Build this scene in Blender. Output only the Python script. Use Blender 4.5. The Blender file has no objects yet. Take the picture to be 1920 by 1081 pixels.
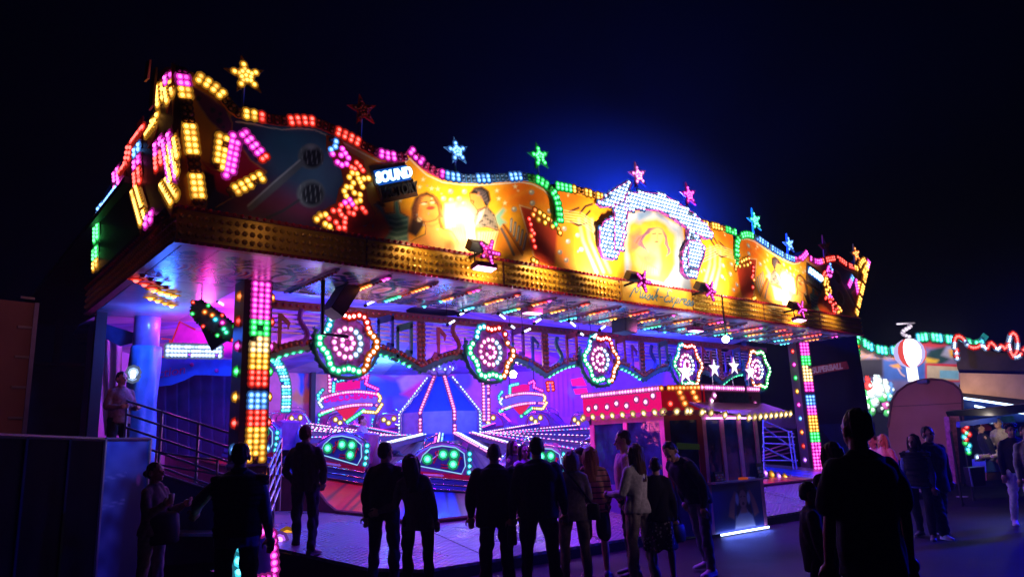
import bpy, math, random
import numpy as np
from mathutils import Vector, Matrix

random.seed(7)
sc = bpy.context.scene
COL = sc.collection
D2R = math.radians

# ---------------------------------------------------------------- camera
CAM = Vector((0.0, 0.0, 1.7))
FPX = 1383.82                      # focal length for a 1920 px wide frame
RW = Matrix(((0.77483389, -0.10496296, -0.6233901),
             (-0.63117815, -0.18352635, -0.75361278),
             (-0.03530708, 0.97739493, -0.20845276)))
cam_data = bpy.data.cameras.new("camera")
cam = bpy.data.objects.new("camera", cam_data)
COL.objects.link(cam)
cam.matrix_world = Matrix.Translation(CAM) @ RW.to_4x4()
cam_data.sensor_width = 36.0
cam_data.lens = FPX / 1920.0 * 36.0
cam_data.clip_start = 0.05
cam_data.clip_end = 2000.0
sc.camera = cam

# ---------------------------------------------------------------- world, exposure
world = bpy.data.worlds.new("World")
sc.world = world
world.use_nodes = True
bg = world.node_tree.nodes["Background"]
bg.inputs[0].default_value = (0.05, 0.10, 0.60, 1)
bg.inputs[1].default_value = 0.002
sc.view_settings.view_transform = 'Standard'
sc.view_settings.look = 'None'
sc.view_settings.exposure = 0.0
sc.view_settings.gamma = 1.0
sc.render.engine = 'CYCLES'
cy = sc.cycles
cy.use_denoising = True
cy.sample_clamp_indirect = 2.5
cy.sample_clamp_direct = 0.0
cy.max_bounces = 5
cy.diffuse_bounces = 3
cy.glossy_bounces = 3
cy.transmission_bounces = 3
cy.volume_bounces = 0
cy.caustics_reflective = False
cy.caustics_refractive = False
try:
    cy.use_light_tree = True
except Exception:
    pass


def ray(px, py):
    """direction of a picture point (1920 px wide picture), for measuring the place"""
    return RW @ Vector((px - 960.0, -(py - 540.0), -FPX))


def at(px, py, ax, val):
    d = ray(px, py)
    t = (val - CAM[ax]) / d[ax]
    return CAM + d * t


def atd(px, py, depth):
    return CAM + ray(px, py) * (depth / FPX)


RWT = np.array(RW.transposed())


def project(P):
    """N x 3 points -> picture coordinates (used only to read the traced drawings)"""
    c = (np.asarray(P, dtype=float) - np.array(CAM)) @ RWT.T
    return 960 + FPX * c[:, 0] / -c[:, 2], 540 - FPX * c[:, 1] / -c[:, 2]


# ---------------------------------------------------------------- lamps of the place, with added fill lamps
def lamp(kind, loc, target, colour, power, size=0.4, size_y=None, spot=None, name="flood_fill_lamp", blend=.6):
    d = bpy.data.lights.new(name, kind)
    d.color = colour
    d.energy = power
    if kind == 'AREA':
        d.size = size
        if size_y:
            d.shape = 'RECTANGLE'
            d.size_y = size_y
    else:
        d.shadow_soft_size = size
    if kind == 'SPOT':
        d.spot_size = D2R(spot or 90)
        d.spot_blend = blend
    o = bpy.data.objects.new(name, d)
    COL.objects.link(o)
    o.location = loc
    if target is not None:
        o.rotation_euler = (Vector(target) - Vector(loc)).to_track_quat('-Z', 'Y').to_euler()
    o["kind"] = "structure"
    return o


WARM = (1.0, .80, .52)
VIOLET = (.10, .014, 1.0)
BLUE = (.02, .06, 1.0)
MAGENTA = (.85, .02, .62)
FLOODS = []        # x positions of the floodlights that light the painted facade
for fx, pw in ((7.25, .72), (10.45, 1.0), (12.42, 1.0), (14.45, .95), (17.40, 1.05)):
    FLOODS.append(fx)
    lamp('SPOT', (fx, 9.66, 5.00), (fx, 9.98, 5.22), (1, .86, .62), 60 * pw, .12, spot=140, blend=1.0)
    lamp('SPOT', (fx, 8.95, 4.98), (fx, 10.05, 5.85), (1, .74, .44), 560 * pw, .14, spot=108, blend=1.0)
# purple and blue floodlights under the roof of the ride
for px_, py_, pz_, col_, pw in ((6.3, 13.8, 4.3, (.02, .06, 1), 330), (9.3, 14.4, 4.4, VIOLET, 360), (13.0, 14.6, 4.4, (.06, .05, 1), 480),
                                (17.0, 14.0, 4.4, BLUE, 800), (19.0, 18.0, 4.4, VIOLET, 380), (15.5, 22.0, 4.5, (.30, .02, 1), 300),
                                (8.0, 22.6, 4.3, (1, .16, .60), 300), (6.3, 18.5, 4.5, MAGENTA, 260), (17.6, 21.5, 4.3, (.75, .04, .8), 240), (13.6, 24.0, 4.3, (.06, .30, 1), 330)):
    lamp('POINT', (px_, py_, pz_), None, col_, pw, .25)
# left bay
lamp('POINT', (3.6, 14.6, 4.1), None, (.03, .14, 1), 120, .15)
lamp('POINT', (4.6, 15.4, 4.2), None, (.9, .03, .6), 90, .15)
# unseen uplights added to wash the soffit from below
for ux, col_, pw in ((5.6, (.60, .34, .62), 13), (8.2, (.50, .26, .75), 14), (10.8, (.18, .20, 1), 18), (13.6, (.05, .26, 1), 20), (16.4, (.03, .35, 1), 20), (19.0, (.18, .25, .9), 16)):
    lamp('SPOT', (ux, 12.35, 3.55), (ux, 11.0, 4.45), col_, pw, .2, spot=150, blend=1.0)
# magenta and blue floodlights of the fascia stars, pointing down at the deck
for px_, col_, pw in ((7.45, (.13, .0, 1), 880), (10.6, (.24, .0, 1), 620), (14.9, (.10, .0, 1), 760), (17.5, (.22, .0, 1), 820)):
    lamp('SPOT', (px_, 9.65, 4.40), (px_, 9.4, 0), col_, pw, .12, spot=140, blend=1.0)
# unseen blue lamp added behind the notes for the sky glow
lamp('POINT', (14.0, 11.3, 6.45), None, (.012, .05, 1), 9000, .3)
# the fair behind the picture: weak mixed light from the other rides of the alley
lamp('AREA', (13.5, 1.0, 5.5), (8.5, 7.5, 1), (.40, .22, .85), 6, 3.0, 1.0)
# narrow spot added to brighten the woman in white by the booth
lamp('SPOT', (9.6, .3, 3.6), (7.35, 6.7, 1.1), (.95, .62, .88), 330, .3, spot=12, blend=1.0)
# warm-magenta spots added to brighten the valance from the front
for vx, col_ in ((6.4, (1, .25, .35)), (9.8, (1, .22, .45)), (13.2, (.9, .15, .55)), (16.6, (.7, .15, .8)), (19.6, (.6, .2, .9))):
    lamp('SPOT', (vx, 10.6, 4.25), (vx, 12.85, 3.75), col_, 85, .1, spot=110, blend=1.0)
lamp('POINT', (19.6, 10.3, 2.6), None, (.03, .12, 1), 45, .15)  # unseen blue lamp added for the exit fence
lamp('SPOT', (19.8, 8.8, 4.0), atd(1550, 692, 22.9), (1, .55, .55), 160, .1, spot=34)  # spot added to brighten the lettered board on the tower
lamp('SPOT', (4.3, 8.9, 5.0), (4.3, 10.0, 6.0), (.70, .85, 1), 11, .12, spot=100, blend=1.0)  # weak cool spot added to bring out the end panel
lamp('POINT', (10.6, 15.6, 4.0), None, (.02, .20, 1), 190, .2)  # blue lamp added near the tent to make it brighter
lamp('POINT', (6.9, 12.9, 3.4), None, (.01, .22, 1), 80, .2)  # cyan lamp added over the floor at the left
lamp('POINT', (7.3, 11.7, 2.1), None, (1, .10, .30), 42, .15)  # low red pair added to bring out the plank stripes
lamp('POINT', (10.8, 10.9, 1.9), None, (1, .10, .45), 30, .15)


# ---------------------------------------------------------------- materials
MATS = {}


def mat(name, colour, rough=.6, metal=0.0, noise=.15, scale=6.0, bump=0.0, spec=.4, alpha=1.0):
    if name in MATS:
        return MATS[name]
    m = bpy.data.materials.new(name)
    m.use_nodes = True
    nt = m.node_tree
    b = nt.nodes["Principled BSDF"]
    b.inputs["Roughness"].default_value = rough
    b.inputs["Metallic"].default_value = metal
    b.inputs["Specular IOR Level"].default_value = spec
    b.inputs["Alpha"].default_value = alpha
    tc = nt.nodes.new("ShaderNodeTexCoord")
    nz = nt.nodes.new("ShaderNodeTexNoise")
    nz.inputs["Scale"].default_value = scale
    nz.inputs["Detail"].default_value = 5
    nt.links.new(tc.outputs["Object"], nz.inputs["Vector"])
    cr = nt.nodes.new("ShaderNodeValToRGB")
    c = colour
    cr.color_ramp.elements[0].position = .3
    cr.color_ramp.elements[1].position = .7
    cr.color_ramp.elements[0].color = tuple(max(0, x * (1 - noise)) for x in c) + (1,)
    cr.color_ramp.elements[1].color = tuple(min(1, x * (1 + noise)) for x in c) + (1,)
    nt.links.new(nz.outputs["Fac"], cr.inputs["Fac"])
    nt.links.new(cr.outputs["Color"], b.inputs["Base Color"])
    if bump:
        bp = nt.nodes.new("ShaderNodeBump")
        bp.inputs["Strength"].default_value = bump
        bp.inputs["Distance"].default_value = .02
        nt.links.new(nz.outputs["Fac"], bp.inputs["Height"])
        nt.links.new(bp.outputs["Normal"], b.inputs["Normal"])
    MATS[name] = m
    return m


def emit(name, colour, strength, sample=True):
    if name in MATS:
        return MATS[name]
    m = bpy.data.materials.new(name)
    m.use_nodes = True
    nt = m.node_tree
    nt.nodes.clear()
    e = nt.nodes.new("ShaderNodeEmission")
    e.inputs[0].default_value = tuple(colour) + (1,)
    e.inputs[1].default_value = strength
    o = nt.nodes.new("ShaderNodeOutputMaterial")
    nt.links.new(e.outputs[0], o.inputs[0])
    try:
        m.cycles.emission_sampling = 'FRONT' if sample else 'NONE'
    except Exception:
        pass
    MATS[name] = m
    return m


def paint_mat(name, rough=.45, spec=.4, bump=0.0, bscale=40.0):
    """paint kept in a colour attribute: airbrushed pictures, ornament, plank colours"""
    if name in MATS:
        return MATS[name]
    m = bpy.data.materials.new(name)
    m.use_nodes = True
    nt = m.node_tree
    b = nt.nodes["Principled BSDF"]
    b.inputs["Roughness"].default_value = rough
    b.inputs["Specular IOR Level"].default_value = spec
    a = nt.nodes.new("ShaderNodeVertexColor")
    a.layer_name = "paint"
    tc = nt.nodes.new("ShaderNodeTexCoord")
    nz = nt.nodes.new("ShaderNodeTexNoise")
    nz.inputs["Scale"].default_value = 2.5
    nz.inputs["Detail"].default_value = 6
    nt.links.new(tc.outputs["Object"], nz.inputs["Vector"])
    mr = nt.nodes.new("ShaderNodeMapRange")
    mr.inputs["From Min"].default_value = .3
    mr.inputs["From Max"].default_value = .7
    mr.inputs["To Min"].default_value = .82
    mr.inputs["To Max"].default_value = 1.08
    nt.links.new(nz.outputs["Fac"], mr.inputs["Value"])
    mx = nt.nodes.new("ShaderNodeVectorMath")
    mx.operation = 'SCALE'
    nt.links.new(a.outputs["Color"], mx.inputs[0])
    nt.links.new(mr.outputs["Result"], mx.inputs["Scale"])
    nt.links.new(mx.outputs["Vector"], b.inputs["Base Color"])
    if bump:
        n2 = nt.nodes.new("ShaderNodeTexNoise")
        n2.inputs["Scale"].default_value = bscale
        nt.links.new(tc.outputs["Object"], n2.inputs["Vector"])
        bp = nt.nodes.new("ShaderNodeBump")
        bp.inputs["Strength"].default_value = bump
        bp.inputs["Distance"].default_value = .02
        nt.links.new(n2.outputs["Fac"], bp.inputs["Height"])
        nt.links.new(bp.outputs["Normal"], b.inputs["Normal"])
    MATS[name] = m
    return m


GLOW = {'R': (1, .035, .02), 'Y': (1, .40, .03), 'O': (1, .20, .02), 'M': (1, .04, .62), 'B': (.10, .32, 1), 'C': (.06, .72, 1),
        'G': (.04, 1, .16), 'W': (.42, .58, 1), 'P': (1, .20, .72), 'V': (.45, .12, 1), 'T': (.06, 1, .45), 'A': (1, .62, .24), 'L': (.22, .45, 1)}

DARK = mat("dark_paint", (.012, .012, .016), .6)
BLACK = mat("black_steel", (.01, .01, .012), .45, .3)
STEEL = mat("galvanised_steel", (.35, .36, .38), .35, .9)
CHROME = mat("chrome", (.6, .6, .62), .15, 1.0, .05)
GOLD = mat("gold_paint", (.72, .36, .03), .35, .25, .18, 3, spec=.5)
GOLDB = mat("gold_lamp_cap", (.80, .42, .05), .22, .2, .05, spec=.6)
REDTRIM = mat("dark_red_trim", (.30, .012, .03), .35)
BROWN = mat("brown_paint", (.16, .04, .03), .5)
GREEN = mat("green_paint", (.02, .16, .10), .45)


# ---------------------------------------------------------------- mesh helpers
class MB:
    def __init__(self):
        self.v, self.f, self.mi, self.mats = [], [], [], []

    def m(self, material):
        if material not in self.mats:
            self.mats.append(material)
        return self.mats.index(material)

    def add(self, verts, faces, material):
        k = len(self.v)
        i = self.m(material)
        self.v += [tuple(v) for v in verts]
        for f in faces:
            self.f.append(tuple(k + a for a in f))
            self.mi.append(i)
        return self

    def box(self, c, s, material, rot=None):
        x, y, z = s[0] / 2, s[1] / 2, s[2] / 2
        vs = [Vector(p) for p in ((-x, -y, -z), (x, -y, -z), (x, y, -z), (-x, y, -z), (-x, -y, z), (x, -y, z), (x, y, z), (-x, y, z))]
        if rot is not None:
            vs = [rot @ p for p in vs]
        vs = [p + Vector(c) for p in vs]
        return self.add(vs, [(0, 3, 2, 1), (4, 5, 6, 7), (0, 1, 5, 4), (1, 2, 6, 5), (2, 3, 7, 6), (3, 0, 4, 7)], material)

    def bar(self, a, b, w, h, material, up=(0, 0, 1)):
        a, b = Vector(a), Vector(b)
        d = b - a
        L = d.length
        d.normalize()
        u = Vector(up)
        s = d.cross(u)
        if s.length < 1e-4:
            s = d.cross(Vector((0, 1, 0)))
        s.normalize()
        u = s.cross(d)
        r = Matrix((d, s, u)).transposed()
        return self.box((a + b) / 2, (L, w, h), material, r)

    def prism(self, pts, depth, material, side=None):
        n = len(pts)
        d = Vector(depth)
        P = [Vector(p) for p in pts]
        vs = P + [p + d for p in P]
        self.add(vs, [tuple(range(n)), tuple(range(2 * n - 1, n - 1, -1))], material)
        k = len(self.v) - 2 * n
        i = self.m(side or material)
        for a in range(n):
            b = (a + 1) % n
            self.f.append((k + a, k + n + a, k + n + b, k + b))
            self.mi.append(i)
        return self

    def tube(self, path, r, material, n=8, closed=False):
        P = [Vector(p) for p in path]
        rs = r if isinstance(r, (list, tuple)) else [r] * len(P)
        N = len(P)
        rings = []
        ref = None
        for i, p in enumerate(P):
            if closed:
                d = P[(i + 1) % N] - P[i - 1]
            else:
                d = P[min(i + 1, N - 1)] - P[max(i - 1, 0)]
            if d.length < 1e-9:
                d = Vector((0, 0, 1))
            d.normalize()
            if ref is None:
                ref = Vector((0, 0, 1)) if abs(d.z) < .9 else Vector((1, 0, 0))
            s = d.cross(ref)
            if s.length < 1e-5:
                s = d.orthogonal()
            s.normalize()
            u = s.cross(d)
            ref = u
            rings.append([p + (s * math.cos(2 * math.pi * k / n) + u * math.sin(2 * math.pi * k / n)) * rs[i] for k in range(n)])
        vs = [v for g in rings for v in g]
        fs = []
        for i in range(N if closed else N - 1):
            a, b = i * n, ((i + 1) % N) * n
            for k in range(n):
                fs.append((a + k, a + (k + 1) % n, b + (k + 1) % n, b + k))
        if not closed:
            fs.append(tuple(range(n - 1, -1, -1)))
            fs.append(tuple(range((N - 1) * n, N * n)))
        return self.add(vs, fs, material)

    def sphere(self, c, r, material, seg=12, rings=8, scale=(1, 1, 1), rot=None):
        vs, fs = [], []
        c = Vector(c)

        def pt(x, y, z):
            p = Vector((x * r * scale[0], y * r * scale[1], z * r * scale[2]))
            return c + (rot @ p if rot is not None else p)
        vs.append(pt(0, 0, -1))
        for i in range(1, rings):
            a = -math.pi / 2 + math.pi * i / rings
            for k in range(seg):
                t = 2 * math.pi * k / seg
                vs.append(pt(math.cos(a) * math.cos(t), math.cos(a) * math.sin(t), math.sin(a)))
        vs.append(pt(0, 0, 1))
        for k in range(seg):
            fs.append((0, 1 + (k + 1) % seg, 1 + k))
        for i in range(rings - 2):
            for k in range(seg):
                a, b = 1 + i * seg, 1 + (i + 1) * seg
                fs.append((a + k, a + (k + 1) % seg, b + (k + 1) % seg, b + k))
        t = len(vs) - 1
        a = 1 + (rings - 2) * seg
        for k in range(seg):
            fs.append((t, a + k, a + (k + 1) % seg))
        return self.add(vs, fs, material)

    def loft(self, sections, material):
        """closed rings of equal length, capped"""
        n = len(sections[0])
        vs = [v for s in sections for v in s]
        fs = []
        for i in range(len(sections) - 1):
            for k in range(n):
                fs.append((i * n + k, i * n + (k + 1) % n, (i + 1) * n + (k + 1) % n, (i + 1) * n + k))
        fs.append(tuple(range(n - 1, -1, -1)))
        fs.append(tuple(range((len(sections) - 1) * n, len(sections) * n)))
        return self.add(vs, fs, material)

    def ribbon(self, pts, half, nrm, depth, material):
        """a flat strip along a line in the plane with normal nrm, depth thick towards nrm"""
        P = [Vector(p) for p in pts]
        nrm = Vector(nrm).normalized()
        up, lo = [], []
        for i, p in enumerate(P):
            d = (P[min(i + 1, len(P) - 1)] - P[max(i - 1, 0)]).normalized()
            s = nrm.cross(d)
            up.append(p + s * half)
            lo.append(p - s * half)
        n = len(P)
        e = nrm * depth
        vs = up + lo + [p + e for p in up] + [p + e for p in lo]
        fs = []
        for i in range(n - 1):
            fs += [(2 * n + i, 2 * n + i + 1, 3 * n + i + 1, 3 * n + i), (i, n + i, n + i + 1, i + 1),
                   (i, i + 1, 2 * n + i + 1, 2 * n + i), (n + i, 3 * n + i, 3 * n + i + 1, n + i + 1)]
        fs += [(0, 2 * n, 3 * n, n), (n - 1, 2 * n - 1, 4 * n - 1, 3 * n - 1)]
        return self.add(vs, fs, material)

    def build(self, name, parent=None, smooth=False, local=False, kind=None):
        me = bpy.data.meshes.new(name)
        off = Vector((0, 0, 0))
        if parent is not None and not local:
            p = parent
            while p is not None:
                off += p.location
                p = p.parent
        me.from_pydata([tuple(Vector(v) - off) for v in self.v] if off.length else self.v, [], self.f)
        for m_ in self.mats:
            me.materials.append(m_)
        me.polygons.foreach_set("material_index", self.mi)
        if smooth:
            me.polygons.foreach_set("use_smooth", [True] * len(self.f))
        me.validate()
        me.update()
        o = bpy.data.objects.new(name, me)
        COL.objects.link(o)
        o.parent = parent
        if kind:
            o["kind"] = kind
        return o


def thing(name, label, cat, loc=(0, 0, 0), group=None, rz=0.0):
    o = bpy.data.objects.new(name, None)
    COL.objects.link(o)
    o.location = loc
    o.rotation_euler = (0, 0, rz)
    o.empty_display_size = .2
    o["label"] = label
    o["category"] = cat
    if group:
        o["group"] = group
    return o


def tag(o, label, cat, group=None):
    o["label"] = label
    o["category"] = cat
    if group:
        o["group"] = group
    return o


def structure(o):
    o["kind"] = "structure"
    return o


def resample(pts, step):
    P = [Vector(p) for p in pts]
    out = [P[0].copy()]
    acc = 0.0
    for a, b in zip(P, P[1:]):
        L = (b - a).length
        if L < 1e-9:
            continue
        t = step - acc
        while t <= L:
            out.append(a + (b - a) * (t / L))
            t += step
        acc = L - (t - step)
    return out


def smooth_line(pts, n=2):
    P = [Vector(p) for p in pts]
    for _ in range(n):
        Q = [P[0]]
        for a, b in zip(P, P[1:]):
            Q += [a * .75 + b * .25, a * .25 + b * .75]
        Q.append(P[-1])
        P = Q
    return P


# ---------------------------------------------------------------- lamps: small coloured bulbs with a cap
BULB_MESH = {}
BULBS = {}
CORE, CAP = 4.6, 1.25
HAZE = .0009


def bulb_mesh(col, r, lit):
    key = (col, round(r, 3), lit)
    if key in BULB_MESH:
        return BULB_MESH[key]
    base = col[0].upper()
    g = GLOW[base]
    mb = MB()
    if lit:
        wmix = .60 if col[0].islower() else .055          # clear glass bulbs burn whiter than coloured ones
        power = CORE * (.45 if col.endswith("-") else 1.0) * (1.3 if col[0].islower() else 1.0)
        core = emit("lit_bulb_" + col, tuple(x * (1 - wmix) + wmix * max(g) for x in g), power)
        cap = emit("lit_cap_" + col, g, CAP * (.6 if col.endswith("-") else 1.0), False)
        dish = emit("glow_ring_" + col, g, .22, False)  # glow on the panel around each bulb, drawn as a faint emissive ring
    else:
        core = mat("unlit_bulb_" + base, tuple(.03 + .35 * x for x in g), .2, 0, .05, spec=.6)
        cap = mat("unlit_cap_" + base, tuple(.01 + .12 * x for x in g), .3, 0, .05)
        dish = cap
    n = 8
    rings = [(1.85 * r, .12 * r), (1.0 * r, .35 * r), (.72 * r, .95 * r)]
    vs = [Vector((rr * math.cos(2 * math.pi * k / n), rr * math.sin(2 * math.pi * k / n), zz)) for rr, zz in rings for k in range(n)]
    vs.append(Vector((0, 0, 1.25 * r)))
    f1 = [(k, (k + 1) % n, n + (k + 1) % n, n + k) for k in range(n)]
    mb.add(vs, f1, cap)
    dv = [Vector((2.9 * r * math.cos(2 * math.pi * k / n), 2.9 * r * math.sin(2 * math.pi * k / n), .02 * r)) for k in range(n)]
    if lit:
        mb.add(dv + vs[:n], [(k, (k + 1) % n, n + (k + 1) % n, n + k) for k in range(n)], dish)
    i = mb.m(core)
    for k in range(n):
        mb.f.append((n + k, n + (k + 1) % n, 2 * n + (k + 1) % n, 2 * n + k))
        mb.mi.append(i)
        mb.f.append((2 * n + k, 2 * n + (k + 1) % n, 3 * n))
        mb.mi.append(i)
    BULB_MESH[key] = mb
    return mb


def bulb(t, pos, nrm, col, r=.03, lit=True):
    if lit and random.random() < .025:
        lit = False                  # a few dead lamps
    if lit and random.random() < .14:
        col = col + "-"              # and some weak ones
    BULBS.setdefault(t.name, (t, []))[1].append((Vector(pos), Vector(nrm).normalized(), col, r, lit))


def finish_bulbs(limit=100):
    cache = {}
    for t, lst in BULBS.values():
        lst.sort(key=lambda q: (q[0] - CAM).length)
        off = Vector((0, 0, 0))
        rot = Matrix.Identity(3)
        p = t
        if t.get("_local"):
            off = Vector((0, 0, 0))
        else:
            while p is not None:
                off += p.location
                p = p.parent
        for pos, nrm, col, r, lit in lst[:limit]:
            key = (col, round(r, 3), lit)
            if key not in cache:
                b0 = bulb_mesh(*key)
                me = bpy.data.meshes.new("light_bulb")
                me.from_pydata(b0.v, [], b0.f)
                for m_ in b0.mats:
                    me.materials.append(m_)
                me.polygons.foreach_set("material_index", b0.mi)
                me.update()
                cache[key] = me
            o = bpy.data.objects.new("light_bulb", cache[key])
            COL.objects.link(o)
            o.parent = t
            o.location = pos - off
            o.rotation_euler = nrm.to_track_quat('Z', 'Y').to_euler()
        rest = lst[limit:]
        if rest:
            mb = MB()
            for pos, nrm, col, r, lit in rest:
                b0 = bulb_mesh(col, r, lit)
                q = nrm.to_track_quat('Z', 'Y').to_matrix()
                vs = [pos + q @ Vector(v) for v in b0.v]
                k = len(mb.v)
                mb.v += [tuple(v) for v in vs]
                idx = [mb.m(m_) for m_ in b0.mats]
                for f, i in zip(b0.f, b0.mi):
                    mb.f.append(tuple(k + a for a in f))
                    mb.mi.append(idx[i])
            o = mb.build("bulb_mass", t)
            o["kind"] = "stuff"


def bulb_line(t, pts, nrm, col, spacing, r=.03, lit=True, lift=0.0):
    nrm = Vector(nrm).normalized()
    for i, p in enumerate(resample(pts, spacing)):
        c = col(i, p) if callable(col) else col
        l = lit(i, p) if callable(lit) else lit
        bulb(t, p + nrm * lift, nrm, c, r, l)


# ---------------------------------------------------------------- airbrush: paint on a fine mesh
class Paint:
    def __init__(self, X, Y):
        self.X, self.Y = np.asarray(X, float), np.asarray(Y, float)
        self.C = np.zeros((len(self.X), 3))

    def fill(self, col):
        self.C[:] = col
        return self

    def mix(self, a, col, idx=None):
        col = np.asarray(col, float)
        if idx is None:
            self.C = self.C * (1 - a[:, None]) + col * a[:, None]
        else:
            self.C[idx] = self.C[idx] * (1 - a[:, None]) + col * a[:, None]

    def _box(self, x0, x1, y0, y1):
        return np.nonzero((self.X > x0) & (self.X < x1) & (self.Y > y0) & (self.Y < y1))[0]

    def poly(self, pts, col, soft=1.5, op=1.0):
        P = np.asarray(pts, float)
        s = soft
        i = self._box(P[:, 0].min() - s, P[:, 0].max() + s, P[:, 1].min() - s, P[:, 1].max() + s)
        if not len(i):
            return self
        x, y = self.X[i], self.Y[i]
        ins = np.zeros(len(i), bool)
        dist = np.full(len(i), 1e9)
        for (ax, ay), (bx, by) in zip(P, np.roll(P, -1, 0)):
            c = ((ay > y) != (by > y)) & (x < (bx - ax) * (y - ay) / (by - ay + 1e-12) + ax)
            ins ^= c
            dx, dy = bx - ax, by - ay
            t = np.clip(((x - ax) * dx + (y - ay) * dy) / (dx * dx + dy * dy + 1e-12), 0, 1)
            dist = np.minimum(dist, np.hypot(x - ax - t * dx, y - ay - t * dy))
        sd = np.where(ins, dist, -dist)
        self.mix(np.clip(.5 + sd / (2 * s), 0, 1) * op, col, i)
        return self

    def ell(self, cx, cy, rx, ry, col, soft=.15, op=1.0, rot=0):
        m = max(rx, ry) * (1 + soft)
        i = self._box(cx - m, cx + m, cy - m, cy + m)
        if not len(i):
            return self
        c, s = math.cos(rot), math.sin(rot)
        dx, dy = self.X[i] - cx, self.Y[i] - cy
        u, v = (dx * c + dy * s) / rx, (-dx * s + dy * c) / ry
        d = np.hypot(u, v)
        self.mix(np.clip((1 + soft - d) / (2 * soft), 0, 1) * op, col, i)
        return self

    def stroke(self, pts, w, col, soft=1.0, op=1.0):
        P = np.asarray(pts, float)
        m = w + soft
        i = self._box(P[:, 0].min() - m, P[:, 0].max() + m, P[:, 1].min() - m, P[:, 1].max() + m)
        if not len(i):
            return self
        x, y = self.X[i], self.Y[i]
        dist = np.full(len(i), 1e9)
        for (ax, ay), (bx, by) in zip(P, P[1:]):
            dx, dy = bx - ax, by - ay
            t = np.clip(((x - ax) * dx + (y - ay) * dy) / (dx * dx + dy * dy + 1e-12), 0, 1)
            dist = np.minimum(dist, np.hypot(x - ax - t * dx, y - ay - t * dy))
        self.mix(np.clip((w / 2 + soft / 2 - dist) / soft, 0, 1) * op, col, i)
        return self


def painted_grid(name, parent, V, faces, colours, material, smooth=False):
    off = np.zeros(3)
    p = parent
    while p is not None:
        off += np.array(p.location)
        p = p.parent
    me = bpy.data.meshes.new(name)
    V = np.asarray(V, float) - off
    used = np.unique(faces.ravel())
    remap = -np.ones(len(V), int)
    remap[used] = np.arange(len(used))
    faces = remap[faces]
    V, colours = V[used], colours[used]
    me.vertices.add(len(V))
    me.vertices.foreach_set("co", V.ravel())
    me.loops.add(faces.size)
    me.loops.foreach_set("vertex_index", faces.ravel())
    me.polygons.add(len(faces))
    me.polygons.foreach_set("loop_start", np.arange(0, faces.size, 4))
    me.polygons.foreach_set("loop_total", np.full(len(faces), 4))
    me.update(calc_edges=True)
    ca = me.color_attributes.new("paint", 'FLOAT_COLOR', 'POINT')
    ca.data.foreach_set("color", np.hstack([np.clip(colours, 0, 1), np.ones((len(V), 1))]).ravel())
    me.materials.append(material)
    if smooth:
        me.polygons.foreach_set("use_smooth", [True] * len(faces))
    o = bpy.data.objects.new(name, me)
    COL.objects.link(o)
    o.parent = parent
    return o


def grid_faces(nu, nv):
    i = np.arange(nu * nv).reshape(nv, nu)
    return np.stack([i[:-1, :-1], i[:-1, 1:], i[1:, 1:], i[1:, :-1]], -1).reshape(-1, 4)


def inside(P, x, y):
    P = np.asarray(P, float)
    ins = np.zeros(len(x), bool)
    for (ax, ay), (bx, by) in zip(P, np.roll(P, -1, 0)):
        ins ^= ((ay > y) != (by > y)) & (x < (bx - ax) * (y - ay) / (by - ay + 1e-12) + ax)
    return ins


def wobble(x, y, s, seed=0):
    """smooth pseudo-noise in -1..1 for painted clouds"""
    r = np.random.RandomState(seed)
    o = np.zeros(len(x))
    for k in range(7):
        a, ph, f = r.uniform(0, 6.28), r.uniform(0, 6.28), s * r.uniform(.6, 2.4)
        o += np.sin((x * math.cos(a) + y * math.sin(a)) * f + ph)
    return o / 4.0


def text_mesh(body, size, material, depth=.01, shear=0.0, align='CENTER', bold=0.0):
    cu = bpy.data.curves.new("lettering", 'FONT')
    cu.body = body
    cu.size = size
    cu.extrude = depth
    cu.shear = shear
    cu.offset = bold
    cu.align_x = align
    cu.align_y = 'CENTER'
    cu.resolution_u = 3
    o = bpy.data.objects.new("lettering", cu)
    COL.objects.link(o)
    bpy.context.view_layer.update()
    me = bpy.data.meshes.new_from_object(o.evaluated_get(bpy.context.evaluated_depsgraph_get()))
    bpy.data.objects.remove(o)
    me.materials.clear()
    me.materials.append(material)
    return me


def lettering(body, size, material, pos, parent, rot=None, depth=.01, shear=0.0, name="lettering", bold=0.0, align='CENTER', squeeze=1.0):
    me = text_mesh(body, size, material, depth, shear, align, bold)
    o = bpy.data.objects.new(name, me)
    COL.objects.link(o)
    off = Vector((0, 0, 0))
    p = parent
    while p is not None:
        off += p.location
        p = p.parent
    o.parent = parent
    m = Matrix.Rotation(D2R(90), 4, 'X')
    if rot is not None:
        m = rot.to_4x4() @ m
    if squeeze != 1.0:
        m = m @ Matrix.Diagonal((squeeze, 1, 1, 1))
    o.matrix_local = Matrix.Translation(Vector(pos) - off) @ m
    return o


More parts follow.
